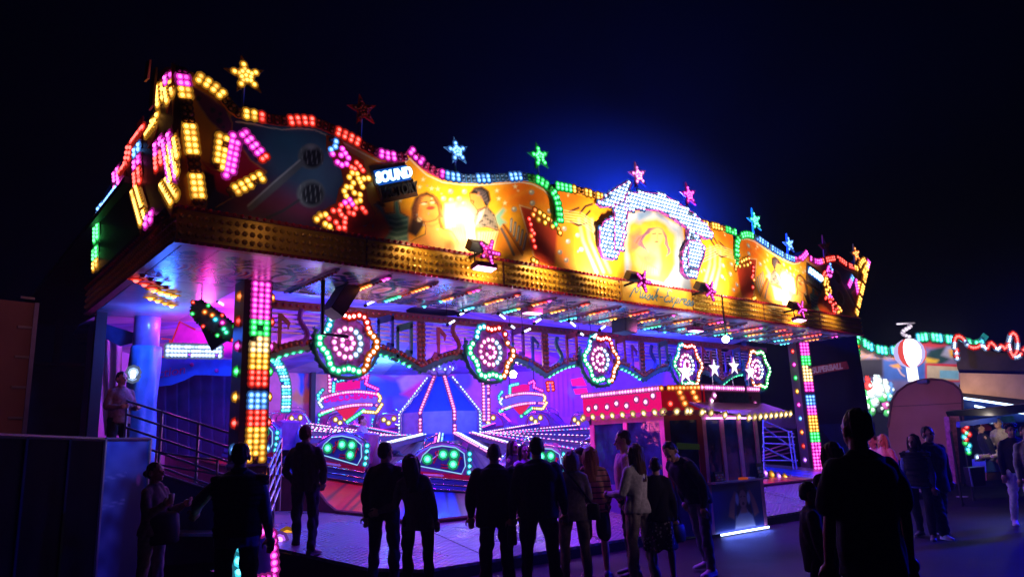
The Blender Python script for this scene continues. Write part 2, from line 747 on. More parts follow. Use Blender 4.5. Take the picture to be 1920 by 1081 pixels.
# ================================================================ ground
def asphalt():
    m = bpy.data.materials.new("asphalt")
    m.use_nodes = True
    nt = m.node_tree
    b = nt.nodes["Principled BSDF"]
    b.inputs["Specular IOR Level"].default_value = .10
    tc = nt.nodes.new("ShaderNodeTexCoord")
    n1 = nt.nodes.new("ShaderNodeTexNoise")
    n1.inputs["Scale"].default_value = 120
    n1.inputs["Detail"].default_value = 4
    n2 = nt.nodes.new("ShaderNodeTexNoise")
    n2.inputs["Scale"].default_value = .7
    n2.inputs["Detail"].default_value = 6
    nt.links.new(tc.outputs["Object"], n1.inputs["Vector"])
    nt.links.new(tc.outputs["Object"], n2.inputs["Vector"])
    cr = nt.nodes.new("ShaderNodeValToRGB")
    cr.color_ramp.elements[0].position = .35
    cr.color_ramp.elements[1].position = .7
    cr.color_ramp.elements[0].color = (.007, .007, .011, 1)
    cr.color_ramp.elements[1].color = (.016, .016, .022, 1)
    nt.links.new(n2.outputs["Fac"], cr.inputs["Fac"])
    nt.links.new(cr.outputs["Color"], b.inputs["Base Color"])
    r = nt.nodes.new("ShaderNodeMapRange")
    r.inputs["To Min"].default_value = .42
    r.inputs["To Max"].default_value = .75
    nt.links.new(n2.outputs["Fac"], r.inputs["Value"])
    nt.links.new(r.outputs["Result"], b.inputs["Roughness"])
    bp = nt.nodes.new("ShaderNodeBump")
    bp.inputs["Strength"].default_value = .5
    bp.inputs["Distance"].default_value = .008
    nt.links.new(n1.outputs["Fac"], bp.inputs["Height"])
    nt.links.new(bp.outputs["Normal"], b.inputs["Normal"])
    return m


mb = MB()
mb.add([(-300, -60, 0), (400, -60, 0), (400, 500, 0), (-300, 500, 0)], [(0, 1, 2, 3)], asphalt())
structure(mb.build("ground"))

# ================================================================ facade: painted board with lamp strips
XC = 12.42                     # the board is symmetrical about this line
FY = 10.0


def mir(p):
    return Vector((2 * XC - p[0], p[1], p[2]))


def fz(pts, y=FY):
    return [at(a, b, 1, y) for a, b in pts]


TOP1 = [(325, 120), (345, 128), (372, 141), (395, 155), (415, 172), (432, 195), (443, 205), (470, 209), (500, 216), (530, 221),
        (560, 219), (590, 222), (620, 236), (650, 250), (680, 267), (710, 283), (735, 288), (757, 287), (768, 278), (782, 292), (800, 309),
        (830, 323), (865, 328), (900, 329), (940, 327), (975, 324), (1000, 329), (1020, 340), (1035, 356), (1042, 375), (1046, 410)]
TOP2 = [(1041, 343), (1075, 350), (1110, 360), (1132, 367)]
facade = thing("facade_board", "tall curvy painted fairground facade with lamp strips along its crest", "facade", (XC, FY, 4.95))
top_w = fz(TOP1) + fz(TOP2)
crest = [Vector((10.75, FY, 6.60)), Vector((11.4, FY, 6.80)), Vector((12.0, FY, 6.92))]
half = [p.copy() for p in top_w + crest]
END_TOP, END_BOT = Vector((22.45, FY, 6.88)), Vector((21.08, FY, 4.95))


def end_x(z):
    return END_BOT.x + (END_TOP.x - END_BOT.x) * (z - END_BOT.z) / (END_TOP.z - END_BOT.z)


right = [mir(p) for p in reversed(half)]
outline = [Vector((2.50, FY, 4.95))] + half + [p for p in right if p.x < end_x(p.z) + .02] + [END_BOT]
OUT2 = [(p.x, p.z) for p in outline]

# carcass behind the painting
mb = MB()
mb.prism([p + Vector((0, .03, 0)) for p in outline], (0, .22, 0), DARK)
mb.build("back_frame", facade)

# painting -------------------------------------------------------
step = .017
xs = np.arange(2.35, 22.5, step)
zs = np.arange(4.95, 7.05, step)
GX, GZ = np.meshgrid(xs, zs)
gx, gz = GX.ravel(), GZ.ravel()
V = np.stack([gx, np.full(len(gx), FY), gz], 1)
mirror = gx > XC
mx_ = np.where(mirror, 2 * XC - gx, gx)
PX, PY = project(np.stack([mx_, V[:, 1], gz], 1))
P = Paint(PX, PY)
P.fill((.95, .30, .010))


def z7(pts):
    return [(680 + a / 6.0, 300 + b / 6.0) for a, b in pts]


def z2(pts):
    return [(580 + a / 4.0, 180 + b / 4.0) for a, b in pts]


def z3(pts):
    return [(1020 + a / 4.0, 280 + b / 4.0) for a, b in pts]


# sky of the main panel: yellow middle, orange and red towards the ends
P.ell(880, 400, 190, 120, (1.0, .50, .02), .6)
P.ell(960, 470, 90, 60, (1.0, .42, .02), .6)
P.poly([(560, 330), (690, 385), (770, 400), (770, 470), (560, 470)], (.80, .10, .010), 22)
P.poly([(580, 400), (700, 420), (720, 470), (560, 450)], (.62, .03, .015), 14)
P.ell(985, 360, 45, 35, (.95, .20, .01), .5)
for k in range(16):
    a = k * .4 + .1
    P.stroke([(885, 400), (885 + 240 * math.cos(a), 400 + 150 * math.sin(a))], 7, (1.0, .62, .08), 8, .20)
# centre panels
P.poly([(1041, 330), (1260, 330), (1260, 560), (1041, 520)], (1.0, .46, .02), 4)
P.ell(1060, 365, 40, 35, (.90, .18, .01), .5)
P.ell(1062, 455, 26, 55, (.85, .22, .01), .5)
for x0 in (1085, 1098, 1110):
    P.stroke([(x0, 410), (x0 + 8, 450), (x0 + 34, 510)], 6, (.55, .45, .28), 4, .7)
for pts in ([(1068, 396), (1085, 389)], [(1088, 398), (1098, 386), (1110, 382)], [(1098, 404), (1106, 395)], [(1070, 415), (1085, 422), (1100, 418)]):
    P.stroke(pts, 4, (.03, .02, .02), 1.5)
for k in range(5):
    P.stroke([(1043, 392 + k * 5), (1090, 398 + k * 5), (1150, 440 + k * 6)], 1.3, (.95, .75, .45), 1.2, .7)
P.stroke([(1041, 343), (1038, 420), (1035, 500)], 2.0, (.10, .04, .01), 1)
# blue-white marbled middle between the notes
mid = [(1172, 400), (1200, 394), (1240, 396), (1280, 420), (1300, 440), (1300, 560), (1172, 540)]
P.poly([(1172, 398), (1262, 395), (1262, 560), (1172, 540)], (.55, .66, .85), 3)
w = wobble(PX, PY, .12, 3)
sel = ((PX > 1172) & (PX < 1262) & (PY > 390)).astype(float)
P.mix(np.clip(w - .1, 0, 1) * .7 * sel, (.12, .28, .62))
# dark end panel with microphones
endp = [(330, 110), (470, 210), (560, 220), (630, 245), (640, 300), (650, 350), (640, 400), (600, 440), (330, 400)]
P.poly(endp, (.05, .06, .17), 6)
P.ell(600, 300, 60, 60, (.12, .22, .40), .8)
P.ell(540, 260, 60, 40, (.05, .18, .36), .8)
P.poly([(430, 370), (520, 350), (620, 390), (600, 430), (440, 400)], (.25, .03, .10), 25)
for cx_, cy_, r_ in ((583, 293, 24), (583, 362, 26)):
    P.ell(cx_, cy_, r_, r_, (.25, .25, .30), .1)
    P.ell(cx_ + 3, cy_ + 2, r_ * .8, r_ * .8, (.02, .02, .04), .2)
    for k in range(5):
        P.stroke([(cx_ - r_ + 6 + 9 * k, cy_ - r_ * .6), (cx_ - r_ + 9 + 9 * k, cy_ + r_ * .6)], 1.3, (.42, .40, .46), 1, .8)
P.stroke([(565, 305), (520, 345), (470, 388)], 13, (.20, .19, .24), 4)
P.stroke([(562, 300), (515, 340), (465, 385)], 3.4, (.60, .56, .66), 2)
P.stroke([(560, 375), (530, 395), (500, 408)], 5, (.07, .06, .09), 3)
P.ell(583, 275, 8, 5, (.45, .42, .5), .6)
# left corner: purple lens, yellow field, red arrow
P.poly([(337, 125), (445, 205), (400, 250), (385, 400), (330, 400)], (.80, .36, .02), 3)
P.poly([(357, 158), (395, 180), (425, 205), (436, 232), (433, 252), (415, 246), (392, 225), (372, 195)], (.15, .035, .14), 2)
P.stroke([(357, 158), (395, 180), (425, 205), (436, 232), (433, 252), (415, 246), (392, 225), (372, 195), (357, 158)], 2.4, (.55, .30, .10), 1.2)
for q in ((372, 184, 5), (399, 206, 5), (411, 226, 6), (413, 213, 3.5), (419, 238, 3)):
    P.ell(q[0], q[1], q[2], q[2], (.03, .05, .10), .3)
P.poly([(432, 240), (470, 300), (500, 320), (480, 345), (430, 368), (408, 358), (378, 300), (400, 310), (420, 320)], (.55, .02, .06), 2)
P.poly([(382, 318), (402, 328), (404, 350), (392, 375), (384, 352)], (.03, .02, .05), 2)
P.stroke([(376, 297), (398, 318), (418, 320), (432, 245), (470, 300), (500, 322), (470, 350), (405, 388)], 2, (.65, .35, .08), 1)

# people and things of the main panel
skin = (.90, .36, .07)
dk = (.045, .014, .014)
P.poly(z7([(130, 500), (200, 465), (250, 600), (360, 590), (350, 470), (400, 430), (425, 590), (520, 640), (520, 700), (510, 860), (520, 915), (240, 890), (330, 770), (270, 690), (220, 600)]), (.10, .27, .26), 3)
for k in range(9):
    y0 = 640 + k * 30
    P.stroke(z7([(300, y0), (380, y0 + 22), (500, y0 - 5)]), 2.2, (.30, .48, .42) if k % 2 else (.03, .12, .15), 1.5, .8)
P.ell(680 + 205 / 6, 300 + 490 / 6, 9, 4, (.06, .02, .02), .3, rot=.5)
P.poly(z7([(640, 385), (720, 352), (800, 395), (860, 480), (885, 600), (915, 775), (855, 760), (830, 640), (690, 660), (690, 730), (600, 860), (505, 800), (560, 640), (545, 540), (590, 420)]), dk, 2.5)
P.poly(z7([(690, 690), (850, 640), (880, 760), (1000, 800), (1090, 940), (1080, 1075), (520, 990), (520, 930), (590, 880), (710, 830)]), skin, 3)
P.poly(z7([(620, 480), (650, 410), (730, 395), (800, 430), (850, 520), (870, 610), (820, 670), (740, 690), (660, 680), (610, 640)]), skin, 2.5)
P.stroke(z7([(660, 480), (720, 470)]), 2.5, dk, 1.5)
P.stroke(z7([(765, 455), (815, 480)]), 2.5, dk, 1.5)
P.ell(680 + 690 / 6, 300 + 490 / 6, 5, 2.2, (.95, .75, .5), .4)
P.ell(680 + 785 / 6, 300 + 475 / 6, 4.5, 2, (.95, .75, .5), .4)
P.stroke(z7([(735, 470), (750, 505), (740, 515)]), 2, (.55, .14, .03), 2, .7)
P.ell(680 + 765 / 6, 300 + 535 / 6, 8, 3.4, (.55, .05, .03), .3, rot=-.1)
P.stroke(z7([(640, 650), (720, 690), (820, 665)]), 4, (.50, .12, .03), 5, .6)
P.stroke(z7([(690, 720), (780, 740), (860, 700)]), 3, (.50, .12, .03), 5, .5)
P.stroke(z7([(600, 430), (570, 560), (545, 690), (530, 780)]), 4, (.22, .06, .03), 3, .6)
P.stroke(z7([(660, 380), (640, 470), (600, 560), (620, 700)]), 3, (.20, .06, .03), 3, .6)
P.ell(680 + 640 / 6, 300 + 665 / 6, 4.5, 4.5, (.9, .7, .4), .3)
P.poly(z7([(860, 480), (900, 540), (930, 620), (900, 740), (870, 680)]), (.85, .30, .03), 3)
P.poly(z7([(930, 490), (1050, 480), (1010, 620), (1040, 760), (940, 760), (930, 620)]), (.62, .80, .82), 4)
P.ell(680 + 1110 / 6, 300 + 610 / 6, 26, 22, (.95, .85, .60), .6)
P.poly(z7([(960, 750), (1120, 700), (1200, 1000), (1080, 1060), (1050, 900)]), (.95, .62, .25), 6)
P.poly(z7([(1150, 600), (1260, 640), (1250, 800), (1290, 1050), (1200, 1000)]), (.75, .86, .85), 4)
P.poly(z7([(1200, 375), (1260, 310), (1340, 295), (1420, 350), (1440, 450), (1400, 530), (1370, 500), (1330, 400), (1260, 385)]), (.02, .014, .02), 2)
P.poly(z7([(1205, 385), (1260, 375), (1325, 400), (1375, 520), (1340, 560), (1300, 580), (1260, 520), (1215, 470)]), (.85, .34, .08), 2)
P.stroke(z7([(1215, 450), (1250, 460), (1245, 480)]), 2, (.3, .06, .02), 1.5)
P.poly(z7([(1290, 560), (1400, 520), (1480, 610), (1530, 790), (1400, 750), (1290, 760), (1235, 690)]), (.26, .22, .20), 2.5)
w = wobble(PX, PY, .55, 11)
sel = inside(z7([(1290, 560), (1400, 520), (1480, 610), (1530, 790), (1400, 750), (1290, 760), (1235, 690)]), PX, PY).astype(float)
P.mix(np.clip(w * 1.2, 0, 1) * sel, (.04, .035, .04))
P.poly(z7([(1310, 580), (1370, 550), (1340, 640), (1270, 740)]), (.92, .82, .6), 2)
P.poly(z7([(1490, 620), (1580, 530), (1610, 560), (1560, 640), (1620, 700), (1540, 760), (1500, 690)]), (.25, .55, .45), 3)
P.poly(z7([(1290, 800), (1540, 790), (1480, 1020), (1290, 980)]), (.90, .68, .36), 3)
for k in range(7):
    P.stroke(z7([(1330 + k * 30, 810), (1320 + k * 22, 980)]), 1.2, (.35, .16, .04), 1)
P.poly(z7([(1580, 720), (1800, 1070), (1500, 1020), (1500, 860)]), (.80, .26, .02), 4)
P.stroke(z7([(1560, 770), (1620, 880), (1700, 1060)]), 5, (.16, .12, .12), 2)
P.stroke(z7([(1590, 730), (1700, 880), (1800, 1040)]), 5, (.50, .14, .01), 2)
for k in range(5):
    P.stroke(z7([(1675 + 42 * k, 660 + 42 * k), (1665 + 36 * k, 800 + 50 * k)]), 4.5, (.22, .20, .22), 1.5)
    P.stroke(z7([(1672 + 42 * k, 670 + 42 * k), (1662 + 36 * k, 790 + 50 * k)]), 1.5, (.7, .65, .6), 1)
# dark contour lines of the airbrushed figures
for L, w_ in (([(620, 480), (612, 560), (615, 640), (660, 682), (740, 692), (820, 670), (868, 612), (850, 520), (800, 432)], 1.4), ([(690, 690), (712, 760), (705, 830), (590, 885), (522, 930)], 1.6), ([(860, 660), (882, 760), (1000, 800), (1090, 940)], 1.6),
              ([(1205, 385), (1215, 470), (1260, 520), (1300, 580), (1340, 560), (1375, 520)], 1.4), ([(1290, 560), (1400, 520), (1480, 610), (1530, 790), (1400, 750), (1290, 760)], 1.4), ([(1200, 375), (1260, 310), (1340, 295), (1420, 350), (1440, 450)], 1.4),
              ([(130, 500), (200, 465), (250, 600), (360, 590), (350, 470), (400, 430), (425, 590), (520, 640)], 1.4), ([(1290, 800), (1540, 790), (1480, 1020)], 1.3), ([(1580, 720), (1800, 1070)], 1.6)):
    P.stroke(z7(L), w_, (.10, .03, .015), 1.0, .85)
for k in range(12):
    P.stroke(z7([(640 + 14 * k, 372 + (k - 6) ** 2 * .8), (600 + 9 * k, 480), (560 + 7 * k, 640 + 8 * k)] if k < 6 else [(700 + 12 * k, 372 + (k - 6) * 8), (790 + 9 * k, 480), (815 + 8 * k, 640)]), 1.0, (.26, .08, .04), .8, .7)
for k in range(9):
    P.stroke(z7([(1240 + 18 * k, 330 - 5 * k + k * k), (1300 + 12 * k, 350 + 6 * k), (1330 + 11 * k, 430 + 9 * k)]), 1.0, (.20, .16, .2), .8, .7)
P.poly(z7([(740, 600), (800, 590), (860, 640), (810, 668), (750, 660)]), (.70, .22, .03), 5, .5)
P.poly(z7([(625, 500), (660, 560), (650, 650), (618, 620)]), (.62, .18, .03), 4, .6)
for k in range(7):
    P.stroke(z7([(940 + 10 * k, 500 + 8 * k), (965 + 12 * k, 600), (950 + 14 * k, 740)]), 1.4, (.35, .62, .70) if k % 2 else (.95, .95, .9), 1, .8)
for k in range(6):
    P.stroke(z7([(1160 + 16 * k, 620), (1185 + 14 * k, 800), (1215 + 12 * k, 980)]), 1.2, (.45, .66, .70) if k % 2 else (.95, .93, .85), 1, .8)
for k in range(5):
    P.stroke(z7([(1010 + 22 * k, 760), (1050 + 20 * k, 880), (1080 + 18 * k, 1040)]), 1.8, (.75, .38, .08), 1.4, .7)
# bubbles and stars
R = random.Random(4)
for q in ((990, 348), (1145, 350), (1085, 430), (1138, 488), (995, 448), (910, 430), (1705, 550), (1900, 360), (1910, 480), (75, 660), (20, 715)):
    x0, y0 = 680 + q[0] / 6, 300 + q[1] / 6
    P.ell(x0, y0, 5, 5, (.42, .40, .40), .2)
    P.ell(x0 - 1.5, y0 - 1.5, 2, 2, (.95, .92, .85), .4)
for q in ((640, 300), (775, 318), (845, 322), (680, 215), (1510, 340), (1530, 430), (1715, 295), (1250, 235), (1600, 480), (420, 450), (560, 240)):
    x0, y0 = 680 + q[0] / 6, 300 + q[1] / 6
    pts = [(x0 + (5.2 if k % 2 == 0 else 2) * math.sin(k * math.pi / 5), y0 - (5.2 if k % 2 == 0 else 2) * math.cos(k * math.pi / 5)) for k in range(10)]
    P.poly(pts, (.95, .82, .5), .8)
for k in range(46):
    x0, y0 = R.uniform(690, 1160), R.uniform(330, 500)
    P.ell(x0, y0, R.uniform(1.5, 3.2), R.uniform(1.5, 3.2), R.choice([(.35, .32, .32), (.95, .8, .5), (.5, .2, .1)]), .4, .7)
for q in ((1058, 428), (1062, 487), (1090, 467), (1050, 472), (1083, 440), (1030, 395), (1020, 410), (1065, 452)):
    P.ell(q[0], q[1], 4.5, 4.5, (.30, .28, .28), .2)
    P.ell(q[0] - 1.4, q[1] - 1.4, 1.7, 1.7, (.9, .88, .82), .4)
# red lens panels at the joint of the panels
P.poly([(975, 385), (1000, 392), (1030, 412), (1046, 420), (1040, 500), (1005, 490), (990, 440)], (.55, .05, .02), 3)
P.stroke([(974, 384), (990, 440), (1004, 492)], 2, (.9, .55, .3), 1)
P.stroke([(974, 384), (1010, 395), (1046, 422)], 2, (.9, .55, .3), 1)
# white pinstripe below the crest
pin = [(x, y + 24 - 8 * (x - 330) / 700) for x, y in TOP1[6:]]
P.stroke(pin, 2.2, (.92, .85, .75), 1)
# the big flying woman in the middle: drawn in full, not mirrored
Q = Paint(*project(V))
Q.C = P.C
Q.poly(z3([(640, 560), (700, 520), (760, 530), (850, 520), (920, 560), (990, 620), (975, 760), (985, 860), (940, 960), (900, 1010), (640, 940), (650, 860), (620, 720)]), (.95, .42, .05), 4)
Q.poly(z3([(640, 640), (720, 600), (760, 720), (700, 760), (640, 760)]), (.85, .18, .10), 6)
Q.poly(z3([(900, 700), (980, 720), (960, 900), (880, 960), (860, 800)]), (1.0, .55, .04), 6)
Q.poly(z3([(760, 700), (830, 660), (870, 740), (880, 860), (860, 940), (740, 940), (680, 860), (690, 760)]), (.92, .40, .16), 4)
Q.poly(z3([(730, 800), (790, 770), (840, 810), (830, 870), (760, 880)]), (.75, .14, .08), 5)
for k in range(8):
    Q.stroke(z3([(700 + 18 * k, 780 + 14 * k), (740 + 16 * k, 850 + 6 * k), (720 + 20 * k, 930)]), 1.6, (.6, .16, .05), 1.5, .6)
for i in range(9):
    Q.stroke(z3([(838, 586 + i), (786 - 3 * i, 592 + 6 * i), (742 - 4 * i, 640 + 9 * i), (700 + 9 * i, 655 + 12 * i), (676 + 14 * i, 690 + 10 * i)]), 1.7, (.10, .05, .12) if i % 2 else (.25, .13, .22), 1.0, .92)
    Q.stroke(z3([(846, 582 + i), (888 + 2 * i, 596 + 6 * i), (918 + 1 * i, 650 + 8 * i), (905 + 6 * i, 705 + 8 * i), (948 - 4 * i, 742 + 7 * i)]), 1.7, (.10, .05, .12) if i % 2 else (.25, .13, .22), 1.0, .92)
Q.poly(z3([(800, 610), (850, 580), (890, 600), (900, 660), (870, 710), (820, 720), (795, 680)]), (.92, .45, .16), 2.5)
Q.stroke(z3([(815, 632), (840, 628)]), 1.8, (.16, .05, .05), 1)
Q.stroke(z3([(860, 628), (880, 634)]), 1.8, (.16, .05, .05), 1)
Q.ell(1020 + 845 / 4, 280 + 690 / 4, 4, 1.7, (.55, .06, .05), .4)
Q.stroke(z3([(852, 640), (848, 668), (856, 670)]), 1.4, (.55, .2, .07), 1.2)
Q.poly(z3([(700, 470), (790, 450), (770, 500), (720, 550), (690, 540)]), (.20, .36, .70), 6)
Q.poly(z3([(930, 560), (1000, 590), (1000, 640), (950, 600)]), (.28, .45, .75), 6)
P.C = Q.C
F = grid_faces(len(xs), len(zs))
cxq, czq = gx[F].mean(1), gz[F].mean(1)
F = F[inside(OUT2, cxq, czq)]
painted_grid("painting", facade, V, F, P.C, paint_mat("airbrushed_facade_paint", .42, .35))

# lamp strips along the crest --------------------------------------
PANEL = {c: mat("strip_panel_" + c, q, .35, .0, .1) for c, q in
         dict(Y=(.60, .20, .01), R=(.50, .012, .012), M=(.45, .01, .16), B=(.04, .16, .55), C=(.02, .35, .45), G=(.01, .30, .05), W=(.10, .20, .60), V=(.2, .05, .4), O=(.6, .15, .01), P=(.5, .1, .3), T=(.02, .3, .2), A=(.5, .35, .15)).items()}
LIT1 = [(371, 416), (447, 490), (537, 588), (631, 671), (708, 743), (768, 795), (826, 858), (890, 921), (949, 978), (1003, 1024), (1034, 1060)]
LIT2 = [(1041, 1066), (1072, 1081), (1094, 1108), (1114, 1135)]


def col1(px, py=0):
    return 'Y' if px < 478 else 'R' if px < 692 else 'M' if px < 832 else 'B' if px < 985 else 'G'


def strip(parent, pts, half, rows, spacing, nrm, colfn, litfn, r=.027, lift=.06, name="light_strip"):
    """coloured sheet-metal strip with rows of bulbs; colour and lit/unlit per column"""
    nrm = Vector(nrm).normalized()
    C_ = resample(pts, spacing)
    runs, cur = [], []
    for i, p in enumerate(C_):
        c = colfn(i, p)
        if cur and cur[-1][1] != c:
            runs.append((cur + [(p, cur[-1][1])]))
            cur = []
        cur.append((p, c))
    if len(cur) > 1:
        runs.append(cur)
    mbs = {}
    for run in runs:
        if len(run) < 2:
            continue
        mbs.setdefault(run[0][1], MB()).ribbon([q[0] for q in run], half, nrm, lift, PANEL[run[0][1]])
    for c, mb_ in mbs.items():
        mb_.build(name, parent)
    for i, p in enumerate(C_):
        d = (C_[min(i + 1, len(C_) - 1)] - C_[max(i - 1, 0)])
        if d.length < 1e-6:
            continue
        s = nrm.cross(d.normalized())
        for k in range(rows):
            o = (k - (rows - 1) / 2) * (2 * half / rows) * .95
            bulb(parent, p + s * o + nrm * (lift + .002), nrm, colfn(i, p), r, litfn(i, p))


def pxof(p):
    a, b = project([tuple(p)])
    return float(a[0]), float(b[0])


def in_any(px, L):
    return any(a <= px <= b for a, b in L)


HALF = .075
up_off = Vector((0, -.02, -.075))
l1 = [p + up_off for p in smooth_line(fz(TOP1[2:18]), 1)]
l1b = [p + up_off for p in smooth_line(fz(TOP1[18:]), 1)]
for L in (l1, l1b):
    strip(facade, L, HALF, 2, .112, (0, -1, 0), lambda i, p: col1(pxof(p)[0]), lambda i, p: in_any(pxof(p)[0], LIT1), lift=.05)
l2 = [p + up_off for p in fz(TOP2)]
strip(facade, l2, HALF, 2, .112, (0, -1, 0), lambda i, p: 'G' if pxof(p)[0] < 1068 else 'Y', lambda i, p: in_any(pxof(p)[0], LIT2), lift=.05)
# short green strip down the joint
for L in (l1, l1b):
    R_ = [mir(p) for p in L]
    R_ = [p for p in R_ if p.x < 22.1]
    strip(facade, R_, HALF, 2, .112, (0, -1, 0), lambda i, p: col1(pxof(mir(p))[0]), lambda i, p: i % 6 != 5, lift=.05)
strip(facade, [mir(p) for p in l2], HALF, 2, .112, (0, -1, 0), lambda i, p: 'G' if pxof(mir(p))[0] < 1068 else 'Y', lambda i, p: i % 5 != 4, lift=.05)
# joint lamps below the dips
for q in ((1042, 420, 'G'), (1047, 428, 'Y'), (1036, 424, 'Y'), (1050, 436, 'Y'), (1012, 398, 'Y'), (1003, 393, 'O'), (1020, 404, 'Y'), (1028, 410, 'Y'), (1000, 402, 'O'), (1010, 411, 'Y'), (1022, 417, 'Y'),
          (995, 420, 'R'), (997, 431, 'R'), (996, 442, 'O'), (1000, 450, 'R'), (1001, 437, 'R'), (1003, 462, 'R'), (1000, 487, 'Y'), (1006, 491, 'Y'), (992, 410, 'R')):
    p = at(q[0], q[1], 1, FY - .01)
    bulb(facade, p, (0, -1, 0), q[2], .026)
    bulb(facade, mir(p), (0, -1, 0), q[2], .026)
# the wavy lamp figure between end panel and main panel
S_ = dict(B=[(165, 325), (200, 340), (195, 378), (163, 400)],
          M=[(175, 433), (248, 395), (238, 443), (270, 428), (212, 495), (292, 462), (280, 508), (243, 515), (302, 777), (268, 797), (322, 807)],
          R=[(355, 500), (380, 525), (315, 533), (400, 555), (340, 545), (238, 818), (290, 830), (347, 838), (398, 840), (180, 858), (225, 857), (240, 888), (298, 872), (268, 912), (145, 915), (265, 945), (222, 985), (262, 985), (330, 880), (418, 865), (200, 945)],
          Y=[(322, 575), (358, 582), (300, 607), (368, 618), (408, 618), (443, 615), (330, 650), (382, 645), (280, 680), (313, 683), (398, 678), (262, 712), (337, 724), (380, 738), (277, 748), (380, 780), (350, 792), (85, 895), (57, 922), (120, 957), (152, 975), (122, 887)])
for c, L in S_.items():
    for a, b in L:
        p = at(580 + a / 4, 180 + b / 4, 1, FY - .01)
        bulb(facade, p, (0, -1, 0), c, .027)
        bulb(facade, mir(p), (0, -1, 0), c, .027)
# coloured sheet behind the figure
wave = [(612, 252), (640, 262), (655, 285), (682, 300), (686, 322), (698, 335), (686, 350), (690, 375), (705, 400), (690, 420), (648, 432), (600, 422), (585, 412), (602, 395), (630, 380), (635, 355), (645, 340), (640, 318), (625, 300), (612, 280)]
for k, (a, b, c) in enumerate(((0, 0, 0),)):
    m_ = MB()
    m_.prism([p for p in fz(wave, FY - .012)], (0, .008, 0), mat("figure_sheet", (.45, .06, .02), .4, 0, .5, 3))
    m_.build("lamp_figure", facade)
    m_ = MB()
    m_.prism([mir(p) for p in reversed(fz(wave, FY - .012))], (0, .008, 0), MATS["figure_sheet"])
    m_.build("lamp_figure", facade)
# arrow of lamps on the corner
for a0, a1, n, c in (((412, 255), (407, 311), 6, 'Y'), ((425, 260), (417, 313), 6, 'Y'), ((437, 254), (424, 328), 8, 'M'), ((445, 268), (436, 320), 6, 'M')):
    for k in range(n):
        t = k / (n - 1)
        p = at(a0[0] + (a1[0] - a0[0]) * t, a0[1] + (a1[1] - a0[1]) * t, 1, FY - .01)
        bulb(facade, p, (0, -1, 0), c, .028)
        q = mir(p)
        q.x -= .12
        if q.x < end_x(q.z) - .1:
            bulb(facade, q, (0, -1, 0), c, .028)
strip(facade, fz([(456, 252), (500, 305)], FY - .005), .075, 2, .105, (0, -1, 0), lambda i, p: 'M' if i < 4 else 'R', lambda i, p: i < 5, lift=.04)
strip(facade, fz([(430, 362), (492, 330)], FY - .005), .075, 2, .105, (0, -1, 0), lambda i, p: 'Y', lambda i, p: 1 <= i < 6, lift=.04)
strip(facade, [mir(p) - Vector((.25, 0, 0)) for p in fz([(456, 252), (500, 305)], FY - .005)], .075, 2, .105, (0, -1, 0), lambda i, p: 'B' if i < 2 else 'M', lambda i, p: True, lift=.04)
# standing strip at the left corner and its fellow at the far end
strip(facade, fz([(339, 136), (372, 388)], FY - .01), .085, 2, .088, (0, -1, 0), lambda i, p: 'M' if i < 3 else 'Y',
      lambda i, p: in_any(pxof(p)[1], [(140, 186), (231, 288), (328, 380)]), .029)
strip(facade, [Vector((22.33, FY - .01, 6.80)), Vector((21.05, FY - .01, 5.02))], .09, 2, .10, (0, -1, 0), lambda i, p: 'M' if i < 3 else 'Y', lambda i, p: i % 5 != 4, .03)
strip(facade, [Vector((22.25, FY - .01, 6.72)), Vector((21.85, FY - .01, 6.35))], .09, 2, .10, (0, -1, 0), lambda i, p: 'Y', lambda i, p: True, .03)

# the pair of white notes in the middle -------------------------------
notes = thing("note_sign", "pair of joined music notes covered in white lamps", "light sign", (XC, FY - .10, 6.3))
shapes = [[(1120, 380), (1140, 362), (1160, 348), (1176, 339), (1184, 343), (1178, 360), (1166, 378), (1150, 386), (1130, 388)],
          [(1152, 380), (1178, 368), (1176, 400), (1167, 470), (1152, 470)],
          [(1124, 430), (1132, 414), (1150, 406), (1164, 412), (1168, 440), (1160, 475), (1148, 487), (1132, 482), (1124, 460)],
          [(1172, 362), (1205, 359), (1242, 363), (1270, 379), (1300, 399), (1328, 425), (1337, 442), (1325, 448), (1296, 432), (1262, 408), (1236, 394), (1200, 391), (1172, 398)],
          [(1290, 428), (1312, 440), (1316, 470), (1308, 505), (1290, 500)],
          [(1280, 470), (1290, 450), (1308, 450), (1322, 462), (1320, 480), (1312, 500), (1306, 518), (1292, 522), (1280, 510)]]
NBLUE = mat("note_sheet", (.22, .36, .80), .3, .2)
NRIM = mat("note_rim", (.34, .05, .42), .4)
done = []
for k, s in enumerate(shapes):
    y = FY - .10 - .004 * k
    W_ = fz(s, y)
    m_ = MB()
    m_.prism(W_, (0, .07, 0), NBLUE, NRIM)
    m_.build("note_face", notes)
    m_ = MB()
    m_.tube([p + Vector((0, -.005, 0)) for p in W_], .018, NRIM, 6, True)
    m_.build("note_rim", notes)
    xs_, zs_ = [p.x for p in W_], [p.z for p in W_]
    poly2 = [(p.x, p.z) for p in W_]
    z = min(zs_)
    row = 0
    while z < max(zs_):
        x = min(xs_) + (.05 if row % 2 else 0)
        while x < max(xs_):
            if inside(poly2, np.array([x]), np.array([z]))[0] and all((x - a) ** 2 + (z - b) ** 2 > .0062 for a, b in done):
                bulb(notes, Vector((x, y - .003, z)), (0, -1, 0), 'l', .029)
                done.append((x, z))
            x += .1
        z += .088
        row += 1

